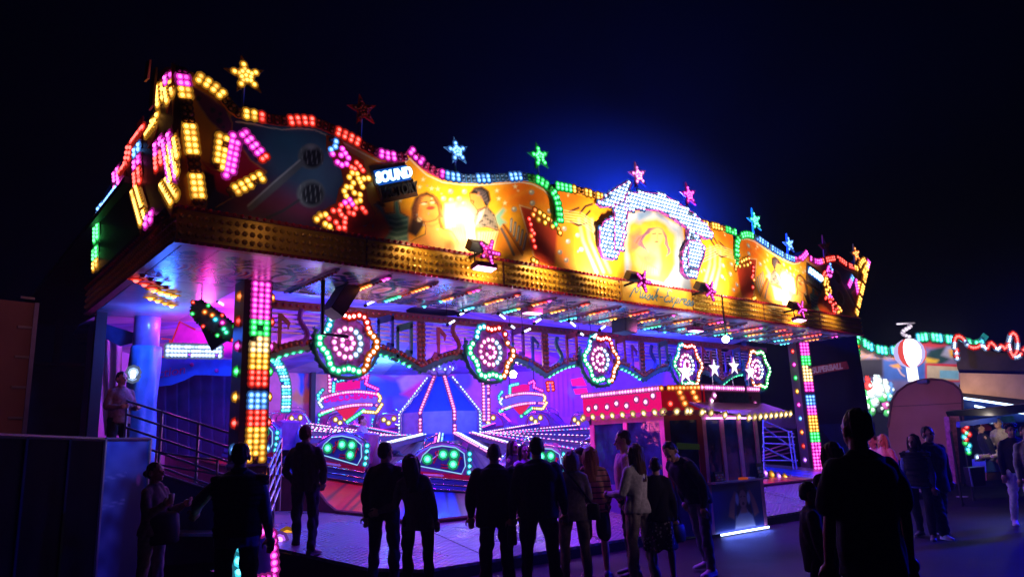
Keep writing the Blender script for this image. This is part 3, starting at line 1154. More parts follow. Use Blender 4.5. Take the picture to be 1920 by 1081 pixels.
# lettered signs on the board -------------------------------------------
sound_lit = emit("lit_lettering", (.45, .80, 1), 3.2)
sound_base = emit("lit_sign_face", (.02, .16, .85), .55, False)
for flip in (0, 1):
    sg = thing("lettered_sign", ["lit blue neon sign reading SOUND above dark letters FACTORY", "small far blue neon sign reading SOUND near the right end of the facade"][flip], "sign", (0, 0, 0), None)
    a, b = at(706, 333, 1, FY - .06), at(768, 322, 1, FY - .06)
    if flip:
        a, b = mir(b), mir(a)
        a.z -= .10
        b.z -= .05
    c = (a + b) / 2
    sg.location = (c.x, FY, c.z)
    ang = -math.atan2(b.z - a.z, b.x - a.x)
    rot = Matrix.Rotation(ang, 3, 'Y')
    m_ = MB()
    m_.box(c + Vector((0, .03, 0)), (.64, .05, .25), sound_base, rot)
    m_.build("lit_face", sg)
    m_ = MB()
    m_.box(c + rot @ Vector((.0, .045, -.26)), (.72, .06, .30), mat("brown_sign_backing", (.10, .045, .03), .5), rot)  # plain brown backing of the letters
    m_.box(c + rot @ Vector((-.02, .05, .05)), (.70, .02, .34), MATS["brown_sign_backing"], rot)
    m_.build("sign_body", sg)
    lettering("SOUND", .235, sound_lit, c + Vector((0, -.01, -.01)), sg, rot, .012, .25, bold=.012, squeeze=.86)
    lettering("FACTORY", .235, mat("silver_lettering", (.12, .12, .16), .3, .6), c + rot @ Vector((.0, -.005, -.27)), sg, rot, .03, .2, bold=.008, squeeze=.70)

# ---------------------------------------------------------------- stars on poles
def star_sign(px, py, size, col, lit, pole, label, yaw=0.0):
    c = at(px, py, 1, FY + .05)
    t = thing("star_lamp", label, "star light", (c.x, c.y, c.z), "star lights along the top of the facade")
    sheet = PANEL[col]
    rot = Matrix.Rotation(D2R(-14), 3, 'Y')
    rz = Matrix.Rotation(yaw, 3, 'Z')
    pts = []
    for k in range(10):
        r = size if k % 2 == 0 else size * .40
        a = math.pi / 2 + k * math.pi / 5
        pts.append(c + rz @ (rot @ Vector((-r * math.cos(a), 0, r * math.sin(a)))))
    m_ = MB()
    m_.prism(list(reversed(pts)), rz @ Vector((0, .035, 0)), sheet, sheet)
    m_.build("star_sheet", t)
    m_ = MB()
    b = at(pole[0], pole[1], 1, FY + .10)
    m_.tube([c + Vector((0, .06, -.3 * size)), Vector((c.x - .02, FY + .10, b.z - .25))], .018, STEEL, 6)
    m_.build("pole", t)
    n = rz @ Vector((0, -1, 0))
    for k in range(5):
        a = math.pi / 2 + k * 2 * math.pi / 5
        for q in (.30, .52):
            bulb(t, c + rz @ (rot @ Vector((-size * q * math.cos(a), 0, size * q * math.sin(a)))) + n * .004, n, col, .024, lit)
        a += math.pi / 5
        bulb(t, c + rz @ (rot @ Vector((-size * .22 * math.cos(a), 0, size * .22 * math.sin(a)))) + n * .004, n, col, .024, lit)
    bulb(t, c + n * .004, n, col, .024, lit)


for q in ((461, 141, .285, 'Y', True, (447, 205), "yellow lit star on a pole above the left corner of the facade"),
          (681, 206, .25, 'R', False, (672, 255), "dim unlit red star on a pole, second from the left corner"),
          (857, 283, .25, 'B', True, (847, 325), "blue-white lit star on a pole above the painted woman"),
          (1012, 293, .27, 'G', True, (1003, 333), "large green lit star on a pole beside the panel joint"),
          (1197, 328, .29, 'P', True, (1190, 358), "large pink star above the left half of the white notes"),
          (1292, 365, .29, 'M', True, (1287, 390), "pink-red star above the right half of the white notes"),
          (1416, 413, .31, 'T', True, (1407, 450), "small green star right of the white notes"),
          (1480, 457, .27, 'B', True, (1473, 490), "small pale blue star over the far right panel"),
          (1548, 463, .33, 'R', False, (1543, 495), "dim red star second from the right end of the facade"),
          (1605, 476, .30, 'O', True, (1600, 500), "orange lit star on the right end of the facade")):
    star_sign(q[0], q[1], q[2] * 1.12, q[3], q[4], q[5], q[6])

# ---------------------------------------------------------------- side board at the left corner
side = thing("side_board", "left side board of the facade edged with rainbow lamps", "facade", (2.44, 10.2, 4.95))
SX = 2.42


def sp(L, x=SX):
    return [at(a, b, 0, x) for a, b in L]


sil = [(332, 122), (310, 126), (297, 136), (292, 160), (290, 200), (283, 226), (266, 238), (250, 252), (242, 280), (232, 308), (216, 320), (208, 350), (192, 372), (182, 395), (174, 425), (172, 470), (172, 506)]
W_ = sp(sil)
W_ = [p for p in W_]
m_ = MB()
poly = [Vector((SX, p.y, max(4.95, p.z))) for p in W_] + [Vector((SX, W_[-1].y, 4.95)), Vector((SX, W_[0].y, 4.95))]
m_.prism(poly, (.10, 0, 0), mat("side_board_paint", (.05, .018, .02), .5, 0, .4, 2))
m_.build("board", side)
clusters = [([(301, 158), (303, 192)], 'Y', 5), ([(317, 140), (318, 152)], 'M', 2), ([(317, 162), (321, 186)], 'Y', 4),
            ([(292, 222), (288, 236), (278, 250)], 'Y', 6), ([(266, 244), (255, 258)], 'R', 4), ([(245, 272), (240, 302)], 'R', 5),
            ([(258, 277), (258, 292)], 'B', 3), ([(258, 300), (258, 314)], 'M', 3), ([(236, 310), (228, 320)], 'R', 3), ([(258, 322), (260, 346)], 'R', 5), ([(254, 356), (262, 384), (270, 412)], 'Y', 11),
            ([(281, 405), (279, 424)], 'M', 4), ([(219, 322), (221, 348)], 'M', 5), ([(216, 356), (204, 372), (196, 384)], 'B', 6), ([(189, 388), (186, 414)], 'B', 5),
            ([(182, 426), (182, 452)], 'G', 5), ([(180, 468), (180, 484)], 'G', 4), ([(180, 492), (180, 500)], 'Y', 2),
            ([(298, 267), (299, 286)], 'M', 4), ([(299, 292), (300, 310)], 'R', 4), ([(313, 260), (320, 300), (326, 336)], 'M', 9), ([(324, 268), (330, 304)], 'Y', 5), ([(310, 342), (328, 372)], 'Y', 6), ([(322, 290), (329, 336)], 'Y', 6)]
for L, c, n in clusters:
    A_ = sp(L, SX - .01)
    Lg = sum((q - p).length for p, q in zip(A_, A_[1:]))
    pts = resample(A_, max(.085, Lg / n))
    for p in pts:
        for o in (-.13, .13):
            bulb(side, p + Vector((-.012, o, 0)), (-1, -.25, 0), c, .034)
    m_ = MB()
    if len(A_) > 1:
        m_.ribbon([p + Vector((.008, 0, 0)) for p in A_], .24, (-1, 0, 0), .012, PANEL[c])
        m_.build("light_strip", side)
# corner mast with its side face
m_ = MB()
m_.prism([Vector((2.36, FY - .02, 6.98)), Vector((2.62, FY - .02, 6.9)), Vector((2.86, FY - .02, 4.95)), Vector((2.52, FY - .02, 4.95))], (0, .02, 0), GOLD)
m_.build("corner_post", side)
# two planks on the back of the corner
m_ = MB()
for a, b in (((290, 131), (284, 202)), ((279, 115), (275, 150))):
    A_, B_ = at(a[0], a[1], 0, 2.2), at(b[0], b[1], 0, 2.2)
    m_.bar(A_, B_, .03, .22, mat("raw_timber", (.35, .16, .07), .7, 0, .3, 9), (0, 1, 0))
m_.build("plank", side)

# ---------------------------------------------------------------- canopy: golden fascia, painted soffit with lamp rows
X0, X1, FFY, SBY, SZ = 2.53, 21.2, 9.9, 12.2, 4.45
YB = 15.9
canopy = thing("ride_canopy", "long golden fascia with painted soffit and rows of coloured lamps", "canopy", (X0, FFY, SZ))
m_ = MB()
m_.box(((X0 + X1) / 2, FFY + .06, 4.70), (X1 - X0, .12, .42), GOLD)
m_.box((X0 + .06, (FFY + .12 + YB) / 2, 4.70), (.12, YB - FFY - .12, .42), GOLD)
m_.box((X1 - .06, (FFY + .12 + SBY) / 2, 4.70), (.12, SBY - FFY - .12, .42), GOLD)
m_.build("fascia", canopy)
m_ = MB()
cap8 = [(math.cos(k * math.pi / 3), math.sin(k * math.pi / 3)) for k in range(6)]


def stud(m_, p, n, r, h, material):
    n = Vector(n)
    u = n.orthogonal().normalized()
    w_ = n.cross(u)
    vs = [p + (u * a + w_ * b) * r for a, b in cap8] + [p + (u * a + w_ * b) * r * .7 + n * h * .75 for a, b in cap8] + [p + n * h]
    fs = [(k, (k + 1) % 6, 6 + (k + 1) % 6, 6 + k) for k in range(6)] + [(6 + k, 6 + (k + 1) % 6, 12) for k in range(6)]
    m_.add(vs, fs, material)


MUSIK = (11.05, 13.35)
x = X0 + .06
while x < X1:
    for z in (4.58, 4.70, 4.82):
        if not MUSIK[0] < x < MUSIK[1]:
            stud(m_, Vector((x, FFY, z)), (0, -1, 0), .042, .045, GOLDB)
    x += .105
y = FFY + .06
while y < YB:
    for z in (4.58, 4.70, 4.82):
        stud(m_, Vector((X0, y, z)), (-1, 0, 0), .042, .045, GOLDB)
    y += .12
m_.build("gold_studs", canopy, kind="stuff")
m_ = MB()
for z in (4.93, 4.465):
    m_.box(((X0 + X1) / 2, FFY + .03, z), (X1 - X0 + .04, .12, .05), REDTRIM)
    m_.box((X0 + .03, (FFY + .09 + YB) / 2, z), (.12, YB - FFY - .09, .05), REDTRIM)
m_.build("red_trim", canopy)
m_ = MB()
REDCAP = mat("red_lamp_cap", (.5, .02, .05), .18, 0, .05, spec=.7)
x = X0
while x < X1:
    stud(m_, Vector((x, FFY - .03, 4.935)), (0, -1, 0), .028, .04, REDCAP)
    stud(m_, Vector((x + .05, FFY - .03, 4.465)), (0, -1, 0), .028, .04, REDCAP)
    x += .105
y = FFY
while y < YB:
    stud(m_, Vector((X0 - .03, y, 4.935)), (-1, 0, 0), .03, .05, REDCAP)
    y += .14
m_.build("red_studs", canopy, kind="stuff")
m_ = MB()
for xx in (5.3, 8.0, 11.0, 13.4, 16.2, 18.9):
    m_.box((xx, FFY - .012, 4.70), (.025, .02, .43), BROWN)
m_.build("fascia_joint", canopy)
# plain name plate of the ride
plate = mat("name_plate_gold", (.80, .42, .04), .35, .1)
m_ = MB()
m_.box(((MUSIK[0] + MUSIK[1]) / 2, FFY - .012, 4.70), (MUSIK[1] - MUSIK[0] - .04, .02, .40), plate)
m_.build("name_plate", canopy)
SCRIPT = [[(0, 0), (.14, .95), (.24, .2), (.44, 1.0), (.50, .05), (.58, .12)], [(.62, .48), (.60, .12), (.68, .02), (.78, .48), (.77, .06), (.85, .10)], [(.85, .10), (.98, .50), (1.02, .2), (.98, .0), (.88, .04)],
          [(1.02, .05), (1.14, .48), (1.12, .06), (1.20, .10)], [(1.17, .68), (1.18, .72)], [(1.20, .0), (1.36, 1.0), (1.28, .95), (1.27, .30), (1.40, .48), (1.36, .28), (1.28, .26), (1.44, .0)], [(1.52, .32), (1.68, .36)],
          [(2.08, .85), (1.96, .98), (1.84, .85), (1.88, .58), (2.00, .52), (1.84, .46), (1.78, .15), (1.90, .0), (2.08, .14)], [(2.12, .48), (2.30, .02)], [(2.32, .48), (2.10, .02)], [(2.34, -.35), (2.48, .48), (2.60, .42), (2.56, .10), (2.42, .06)],
          [(2.64, .05), (2.72, .48), (2.72, .36), (2.86, .48)], [(2.88, .24), (3.04, .36), (2.98, .50), (2.88, .40), (2.88, .08), (3.04, .06)], [(3.06, .06), (3.20, .50), (3.24, .2), (3.18, .0), (3.08, .04)], [(3.26, .06), (3.40, .50), (3.44, .2), (3.38, .0), (3.26, .04)]]
m_ = MB()
k = .30
for L in SCRIPT:
    pts = smooth_line([Vector((MUSIK[0] + .22 + (x * .60 + .16 * z) , FFY - .026, 4.585 + z * k)) for x, z in L], 2)
    m_.ribbon(pts, .014, (0, -1, 0), .006, mat("script_paint", (.10, .22, .34), .4))
m_.build("script_lettering", canopy)
# roof body above the soffit
m_ = MB()
m_.box(((X0 + X1) / 2, (FFY + .12 + SBY) / 2, 4.53), (X1 - X0 - .24, SBY - FFY - .12, .06), DARK)
m_.build("roof_deck", canopy)
# soffit ornament
TILE = .905
step = .028
xs = np.arange(X0 + .12, X1 - .1, step)
ys = np.arange(FFY + .12, SBY, step)
GX, GY = np.meshgrid(xs, ys)
gx, gy = GX.ravel(), GY.ravel()
TX0 = 3.14
u = (gx - TX0) % TILE - TILE / 2
v = gy - (FFY + 1.32)
P = Paint(u, v)
P.fill((.55, .50, .54))
gr, bl, rd = (.010, .075, .055), (.015, .05, .36), (.60, .02, .04)
for s in (-1, 1):
    for k, c in enumerate((rd, (.75, .7, .7), bl, rd, (.75, .7, .7), bl)):
        r = .36 - .035 * k
        arc = [(s * (.06 + r * math.cos(a)), r * 1.1 * math.sin(a)) for a in np.linspace(-.62, .62, 9)]
        P.stroke(arc, .036, c, .008)
    arc = [(s * (.16 * math.cos(a)), .34 * math.sin(a)) for a in np.linspace(-1.57, 1.57, 12)]
    P.stroke(arc, .08, gr, .012)
    P.stroke([(s * .05, -.30), (s * .22, -.42), (s * .40, -.40), (s * .42, -.30)], .085, gr, .012)
    P.stroke([(s * .05, .30), (s * .20, .46), (s * .38, .44), (s * .42, .36)], .085, gr, .012)
    P.stroke([(s * .02, .42), (s * .14, .60), (s * .30, .58)], .11, (.01, .08, .14), .015)
    P.stroke([(s * .02, -.42), (s * .16, -.64), (s * .34, -.60)], .10, (.01, .08, .14), .015)
    P.ell(s * .16, .78, .12, .09, gr, .1)
    P.ell(s * .16, -.86, .10, .12, gr, .1)
P.ell(0, 0, .10, .15, (.50, .42, .30), .15)
P.ell(0, .66, .10, .16, (.02, .05, .22), .1)
P.ell(0, -.72, .09, .14, (.02, .05, .22), .1)
P.ell(0, .88, .07, .10, gr, .1)
P.mix((np.abs(u) > TILE / 2 - .014).astype(float), (.08, .07, .08))
V = np.stack([gx, gy, np.full(len(gx), SZ)], 1)
painted_grid("soffit", canopy, V, grid_faces(len(xs), len(ys))[:, ::-1], P.C, paint_mat("soffit_paint", .26, .5))
# left bay soffit along the side
xs = np.arange(X0 + .12, 4.2, .05)
ys = np.arange(SBY, YB, .05)
GX, GY = np.meshgrid(xs, ys)
gx, gy = GX.ravel(), GY.ravel()
P = Paint(gx, gy)
P.fill((.30, .26, .34))
w = wobble(gx, gy, 2.2, 5)
P.mix(np.clip(w, 0, 1), (.03, .10, .12))
P.mix(np.clip(-w - .2, 0, 1), (.20, .06, .14))
V = np.stack([gx, gy, np.full(len(gx), SZ + .002)], 1)
painted_grid("soffit", canopy, V, grid_faces(len(xs), len(ys))[:, ::-1], P.C, MATS["soffit_paint"])
# lamp rows on the seams
ROWC = ["RROOYCCC", "MROOYTCC", "ROOOYTTC", "MRROOCCC"]
k = 0
x = TX0 + TILE * 2
while x < X1 - .2:
    cc = ROWC[k % 4]
    m_ = MB()
    m_.box((x, (FFY + SBY) / 2 + .1, SZ - .015), (.07, SBY - FFY - .3, .03), mat("seam_batten", (.30, .26, .26), .5))
    m_.build("seam_batten", canopy)
    n = 16
    for j in range(n):
        y = FFY + .32 + j * (SBY - FFY - .45) / n
        lit = ((j + k * 3) % 8) < (5 if k % 3 else 4)
        if x < 5.3:
            lit = False
        bulb(canopy, Vector((x, y, SZ - .032)), (0, 0, -1), cc[min(7, j // 2)], .030, lit)
    x += TILE
    k += 1
# lamp rows in the left bay: red and yellow
for r, (p0, p1) in enumerate((((255, 523), (300, 546)), ((268, 513), (312, 535)), ((282, 557), (322, 571)), ((288, 542), (326, 553)))):
    A_, B_ = at(*p0, 2, SZ - .03), at(*p1, 2, SZ - .03)
    for j in range(4):
        bulb(canopy, A_ + (B_ - A_) * (j / 3), (0, 0, -1), 'R' if r < 2 else 'Y', .045, r != 1)

# ---------------------------------------------------------------- flood star units on the fascia
def flood_star(px, py, down, label):
    c = at(px, py, 1, 9.55)
    t = thing("flood_star", label, "floodlight", (c.x, 9.55, c.z), "floodlights with pink stars on the fascia")
    m_ = MB()
    m_.box(c + Vector((-.17, .02, .10)), (.34, .16, .17), BLACK, Matrix.Rotation(D2R(35), 3, 'X'))
    m_.bar(c + Vector((-.1, .05, 0)), c + Vector((-.1, .34, -.02)), .04, .04, BLACK)
    m_.build("housing", t)
    m_ = MB()
    m_.box(c + Vector((-.17, .095, .135)), (.30, .012, .13), emit("flood_glass_warm", (1, .85, .6), 9, False), Matrix.Rotation(D2R(35), 3, 'X'))
    m_.build("lens", t)
    pts = []
    for k in range(10):
        r = .24 if k % 2 == 0 else .10
        a = math.pi / 2 + k * math.pi / 5 - .35
        pts.append(c + Vector((r * math.cos(a), -.09, r * math.sin(a))))
    m_ = MB()
    m_.prism(pts, (0, .03, 0), PANEL['M'])
    m_.build("star_sheet", t)
    for k in range(5):
        a = math.pi / 2 + k * 2 * math.pi / 5 - .35
        for q in (.085, .145, .2):
            bulb(t, c + Vector((q * math.cos(a), -.094, q * math.sin(a))), (0, -1, 0), 'M', .016)
    bulb(t, c + Vector((0, -.094, 0)), (0, -1, 0), 'M', .016)
    if down:
        m_ = MB()
        b = c + Vector((-.06, -.02, -.24))
        m_.box(b, (.42, .18, .08), mat("magenta_housing", (.25, .02, .12), .4), Matrix.Rotation(D2R(-12), 3, 'X'))
        m_.bar(b + Vector((-.19, .0, .02)), c + Vector((-.22, .03, .06)), .02, .02, BLACK)
        m_.bar(b + Vector((.19, .0, .02)), c + Vector((.16, .03, .06)), .02, .02, BLACK)
        m_.build("lower_housing", t)
        m_ = MB()
        m_.box(b + Vector((0, -.012, -.048)), (.38, .15, .012), emit("flood_glass_pink", (1, .45, .85), 6, False), Matrix.Rotation(D2R(-12), 3, 'X'))
        m_.build("lower_lens", t)


flood_star(911, 474, True, "pink star floodlight on the golden fascia below the painted man")
flood_star(1200, 528, False, "pink star floodlight at the fascia left of centre under the flying woman")
flood_star(1327, 546, False, "pink star floodlight at the fascia under the right music note")
flood_star(1497, 580, True, "rightmost pink star floodlight near the far end of the fascia")
# spots added to brighten the golden fascia
for fx, fz_, pw in ((6.2, 5.02, 16), (7.45, 4.46, 40), (8.9, 5.02, 44), (10.6, 5.02, 40), (11.7, 5.02, 46), (12.9, 5.02, 46), (14.4, 5.02, 40), (16.0, 5.02, 26), (17.5, 4.46, 44), (19.4, 5.02, 22)):
    lamp('SPOT', (fx, 9.48, fz_), (fx, 9.92, 4.70), (1, .72, .35), pw, .12, spot=120, blend=1.0)
lamp('SPOT', (3.9, 8.9, 5.05), (4.0, 9.92, 4.70), (1, .6, .25), 3, .12, spot=120, blend=1.0)  # dim spot added for the left end, where no lamp stands


# ================================================================ deck, track, cars, centre
CX, CY = 12.2, 18.2


def local_bulb(t, pos, nrm, col, r=.03, lit=True):
    b0 = bulb_mesh(col, r, lit)
    key = ("me", col, round(r, 3), lit)
    if key not in BULB_MESH:
        me = bpy.data.meshes.new("light_bulb")
        me.from_pydata(b0.v, [], b0.f)
        for m_ in b0.mats:
            me.materials.append(m_)
        me.polygons.foreach_set("material_index", b0.mi)
        me.update()
        BULB_MESH[key] = me
    o = bpy.data.objects.new("light_bulb", BULB_MESH[key])
    COL.objects.link(o)
    o.parent = t
    o.location = pos
    o.rotation_euler = Vector(nrm).to_track_quat('Z', 'Y').to_euler()
    return o


def copy_tree(o, parent=None):
    c = o.copy()
    COL.objects.link(c)
    c.parent = parent
    for ch in list(o.children):
        copy_tree(ch, c)
    return c


def plate_mat():
    m = bpy.data.materials.new("checker_plate")
    m.use_nodes = True
    nt = m.node_tree
    b = nt.nodes["Principled BSDF"]
    b.inputs["Base Color"].default_value = (.23, .22, .25, 1)
    b.inputs["Metallic"].default_value = .25
    b.inputs["Roughness"].default_value = .42
    tc = nt.nodes.new("ShaderNodeTexCoord")
    outs = []
    for ang, off in ((45, 0), (-45, .05)):
        mp = nt.nodes.new("ShaderNodeMapping")
        mp.inputs["Rotation"].default_value = (0, 0, D2R(ang))
        mp.inputs["Location"].default_value = (off, off, 0)
        mp.inputs["Scale"].default_value = (9, 18, 1)
        nt.links.new(tc.outputs["Object"], mp.inputs["Vector"])
        vo = nt.nodes.new("ShaderNodeTexVoronoi")
        vo.inputs["Scale"].default_value = 1.0
        vo.inputs["Randomness"].default_value = 0.0
        nt.links.new(mp.outputs["Vector"], vo.inputs["Vector"])
        outs.append(vo)
    mi = nt.nodes.new("ShaderNodeMath")
    mi.operation = 'MINIMUM'
    nt.links.new(outs[0].outputs["Distance"], mi.inputs[0])
    nt.links.new(outs[1].outputs["Distance"], mi.inputs[1])
    bp = nt.nodes.new("ShaderNodeBump")
    bp.invert = True
    bp.inputs["Strength"].default_value = 1.0
    bp.inputs["Distance"].default_value = .03
    nt.links.new(mi.outputs[0], bp.inputs["Height"])
    nt.links.new(bp.outputs["Normal"], b.inputs["Normal"])
    n2 = nt.nodes.new("ShaderNodeTexNoise")
    n2.inputs["Scale"].default_value = 1.3
    n2.inputs["Detail"].default_value = 8
    nt.links.new(tc.outputs["Object"], n2.inputs["Vector"])
    mr = nt.nodes.new("ShaderNodeMapRange")
    mr.inputs["To Min"].default_value = .16
    mr.inputs["To Max"].default_value = .42
    nt.links.new(n2.outputs["Fac"], mr.inputs["Value"])
    nt.links.new(mr.outputs["Result"], b.inputs["Roughness"])
    return m


deck = thing("ride_deck", "low checker plate deck in front of the ride lit purple", "platform", (12, 8.5, 0))
DZ = .62                       # height of the ride floor; the deck in front ramps up to it
DZ0 = .17


def dz_at(y):
    return DZ0 + (DZ - DZ0) * min(1, max(0, (y - 8.62) / 2.6))


ramp_in = [(3.9, 11.22), (21.25, 11.22)]
m_ = MB()
PLATE = plate_mat()
m_.prism([Vector((x, y, dz_at(y))) for x, y in ((3.75, 11.22), (4.1, 10.4), (4.87, 9.0), (5.5, 8.62), (21.2, 8.62), (21.3, 11.22))], (0, 0, -.04), PLATE)
m_.prism([Vector((x, y, DZ)) for x, y in ((3.3, 26.5), (3.3, 12.0), (3.75, 11.22), (21.3, 11.22), (21.6, 26.5))], (0, 0, -.04), PLATE)
m_.build("deck_plate", deck)
m_ = MB()
ed = [(3.75, 11.22), (4.1, 10.4), (4.87, 9.0), (5.5, 8.62), (21.2, 8.62)]
for a, b in zip(ed, ed[1:]):
    za, zb = dz_at(a[1]) - .045, dz_at(b[1]) - .045
    m_.prism([Vector((a[0], a[1], 0)), Vector((b[0], b[1], 0)), Vector((b[0], b[1], zb)), Vector((a[0], a[1], za))], (.03, .04, 0), BLACK)
m_.build("deck_riser", deck)
m_ = MB()
for xx in (6.6, 8.9, 13.5, 15.8, 18.1):
    m_.prism([Vector((xx - .01, 8.66, dz_at(8.66) + .004)), Vector((xx + .01, 8.66, dz_at(8.66) + .004)), Vector((xx + .01, 11.2, DZ + .004)), Vector((xx - .01, 11.2, DZ + .004))], (0, 0, -.002), DARK)
m_.build("deck_seam", deck)


_kn = [(150, 1.45), (172, 1.30), (192, .98), (213, .58), (226, .34), (240, .16), (262, .06), (285, .10), (310, .35), (340, .95), (385, 1.30), (420, 1.40), (460, 1.45), (490, 1.5), (510, 1.45)]
_td = np.arange(0, 360)
_tv = np.interp((_td - 150) % 360 + 150, [k[0] for k in _kn], [k[1] for k in _kn])
for _ in range(40):
    _tv = (_tv + np.roll(_tv, 1) + np.roll(_tv, -1)) / 3


def track_z(th):
    d = math.degrees(th) % 360
    i = int(d)
    f = d - i
    return float(_tv[i] * (1 - f) + _tv[(i + 1) % 360] * f)


R0 = 2.0


def r_out(th):
    """outer edge of the wooden floor: round at the back, straight edges at the front and on the left"""
    c, s_ = math.cos(th), math.sin(th)
    rx = 5.9 / -c if c < -.05 else 99
    ry = 7.6 / -s_ if s_ < -.05 else 99
    return max(7.25, min(rx, ry)) if 195 < math.degrees(th) % 360 < 325 else 7.25


_ro = np.array([r_out(math.radians(d)) for d in range(361)])
_rs = _ro.copy()
for _ in range(3):
    _rs[1:-1] = (_rs[:-2] + _rs[1:-1] + _rs[2:]) / 3
nth, nr = 720, 56
th = np.linspace(0, 2 * np.pi, nth)
TH, TT = np.meshgrid(th, np.linspace(0, 1, nr))
RO = np.interp(np.degrees(TH), np.arange(361), _rs)
RR = R0 + (RO - R0) * TT
tz = np.interp(np.degrees(TH) % 360, np.arange(361), np.append(_tv, _tv[0]))
zz = DZ + .03 + np.where(RR < 4.0, tz + (1.25 - tz) * np.clip((4.0 - RR) / 2.0, 0, 1), tz)
yy_ = CY + RO * np.sin(TH)
zo = DZ0 + (DZ - DZ0) * np.clip((yy_ - 8.62) / 2.6, 0, 1) + .05
kk = np.clip((RR - 6.7) / np.maximum(RO - 6.7, .4), 0, 1) * np.clip((RO - 7.3) / .6, 0, 1)
zz = zz * (1 - kk) + zo * kk
V = np.stack([CX + RR * np.cos(TH), CY + RR * np.sin(TH), zz], -1).reshape(-1, 3)
EDGE = V.reshape(nr, nth, 3)[-1]
P = Paint(TH.ravel(), RR.ravel())
pl = np.floor(TH.ravel() / (2 * np.pi) * 213).astype(int)
rs = np.random.RandomState(3)
tone = rs.uniform(.55, 1.0, 230)[pl]
P.C = np.stack([.24 * tone, .19 * tone, .18 * tone], 1)
for lo in range(0, 213, 16):
    q = (pl - lo) % 213
    sel = ((q < 6)).astype(float) * (RR.ravel() > 5.6)
    P.mix(sel * .95, (.90, .03, .015))
    sel = ((q >= 9) & (q < 13)).astype(float) * (RR.ravel() > 4.6)
    P.mix(sel * .95, (.02, .12, .80))
    sel = ((q >= 6) & (q < 8)).astype(float) * (RR.ravel() > 5.4)
    P.mix(sel * .85, (.80, .30, .02))
fr = (TH.ravel() / (2 * np.pi) * 213) % 1.0
P.mix(((fr < .14)).astype(float) * .8, (.03, .025, .025))
track = thing("ride_track", "undulating round wooden track floor with red and blue planks", "ride track", (CX, CY, DZ))
painted_grid("plank_floor", track, V, grid_faces(nth, nr), P.C, paint_mat("plank_paint", .33, .6, .25, 60), True)
m_ = MB()
vs, fs = [], []
ne = nth // 4
for i in range(ne):
    e_ = EDGE[i * 4]
    vs += [(e_[0], e_[1], DZ0 - .1 if e_[1] < 11.3 else DZ - .02), (e_[0], e_[1], e_[2] + .002)]
for i in range(ne):
    k = 2 * i
    l_ = 2 * ((i + 1) % ne)
    fs.append((k, l_, l_ + 1, k + 1))
m_.add(vs, fs, mat("track_skirt", (.10, .02, .03), .5))
m_.tube([tuple(EDGE[i * 4]) for i in range(ne)], .025, BROWN, 5, True)
m_.build("skirt", track)

# ---- one car, then copies
CARB = mat("car_blue", (.05, .16, .55), .22, .3, .1, spec=.7)
CARL = mat("car_lilac", (.24, .16, .40), .25, .2, .1, spec=.6)
CARR = mat("car_red", (.62, .02, .05), .25, .1, .1, spec=.6)
CARP = mat("car_panel_blue", (.03, .07, .28), .3)
CARSEAT = mat("car_seat", (.35, .10, .45), .5, 0, .2)
NEONB = emit("car_trim_light", (.30, .65, 1), 1.1, False)


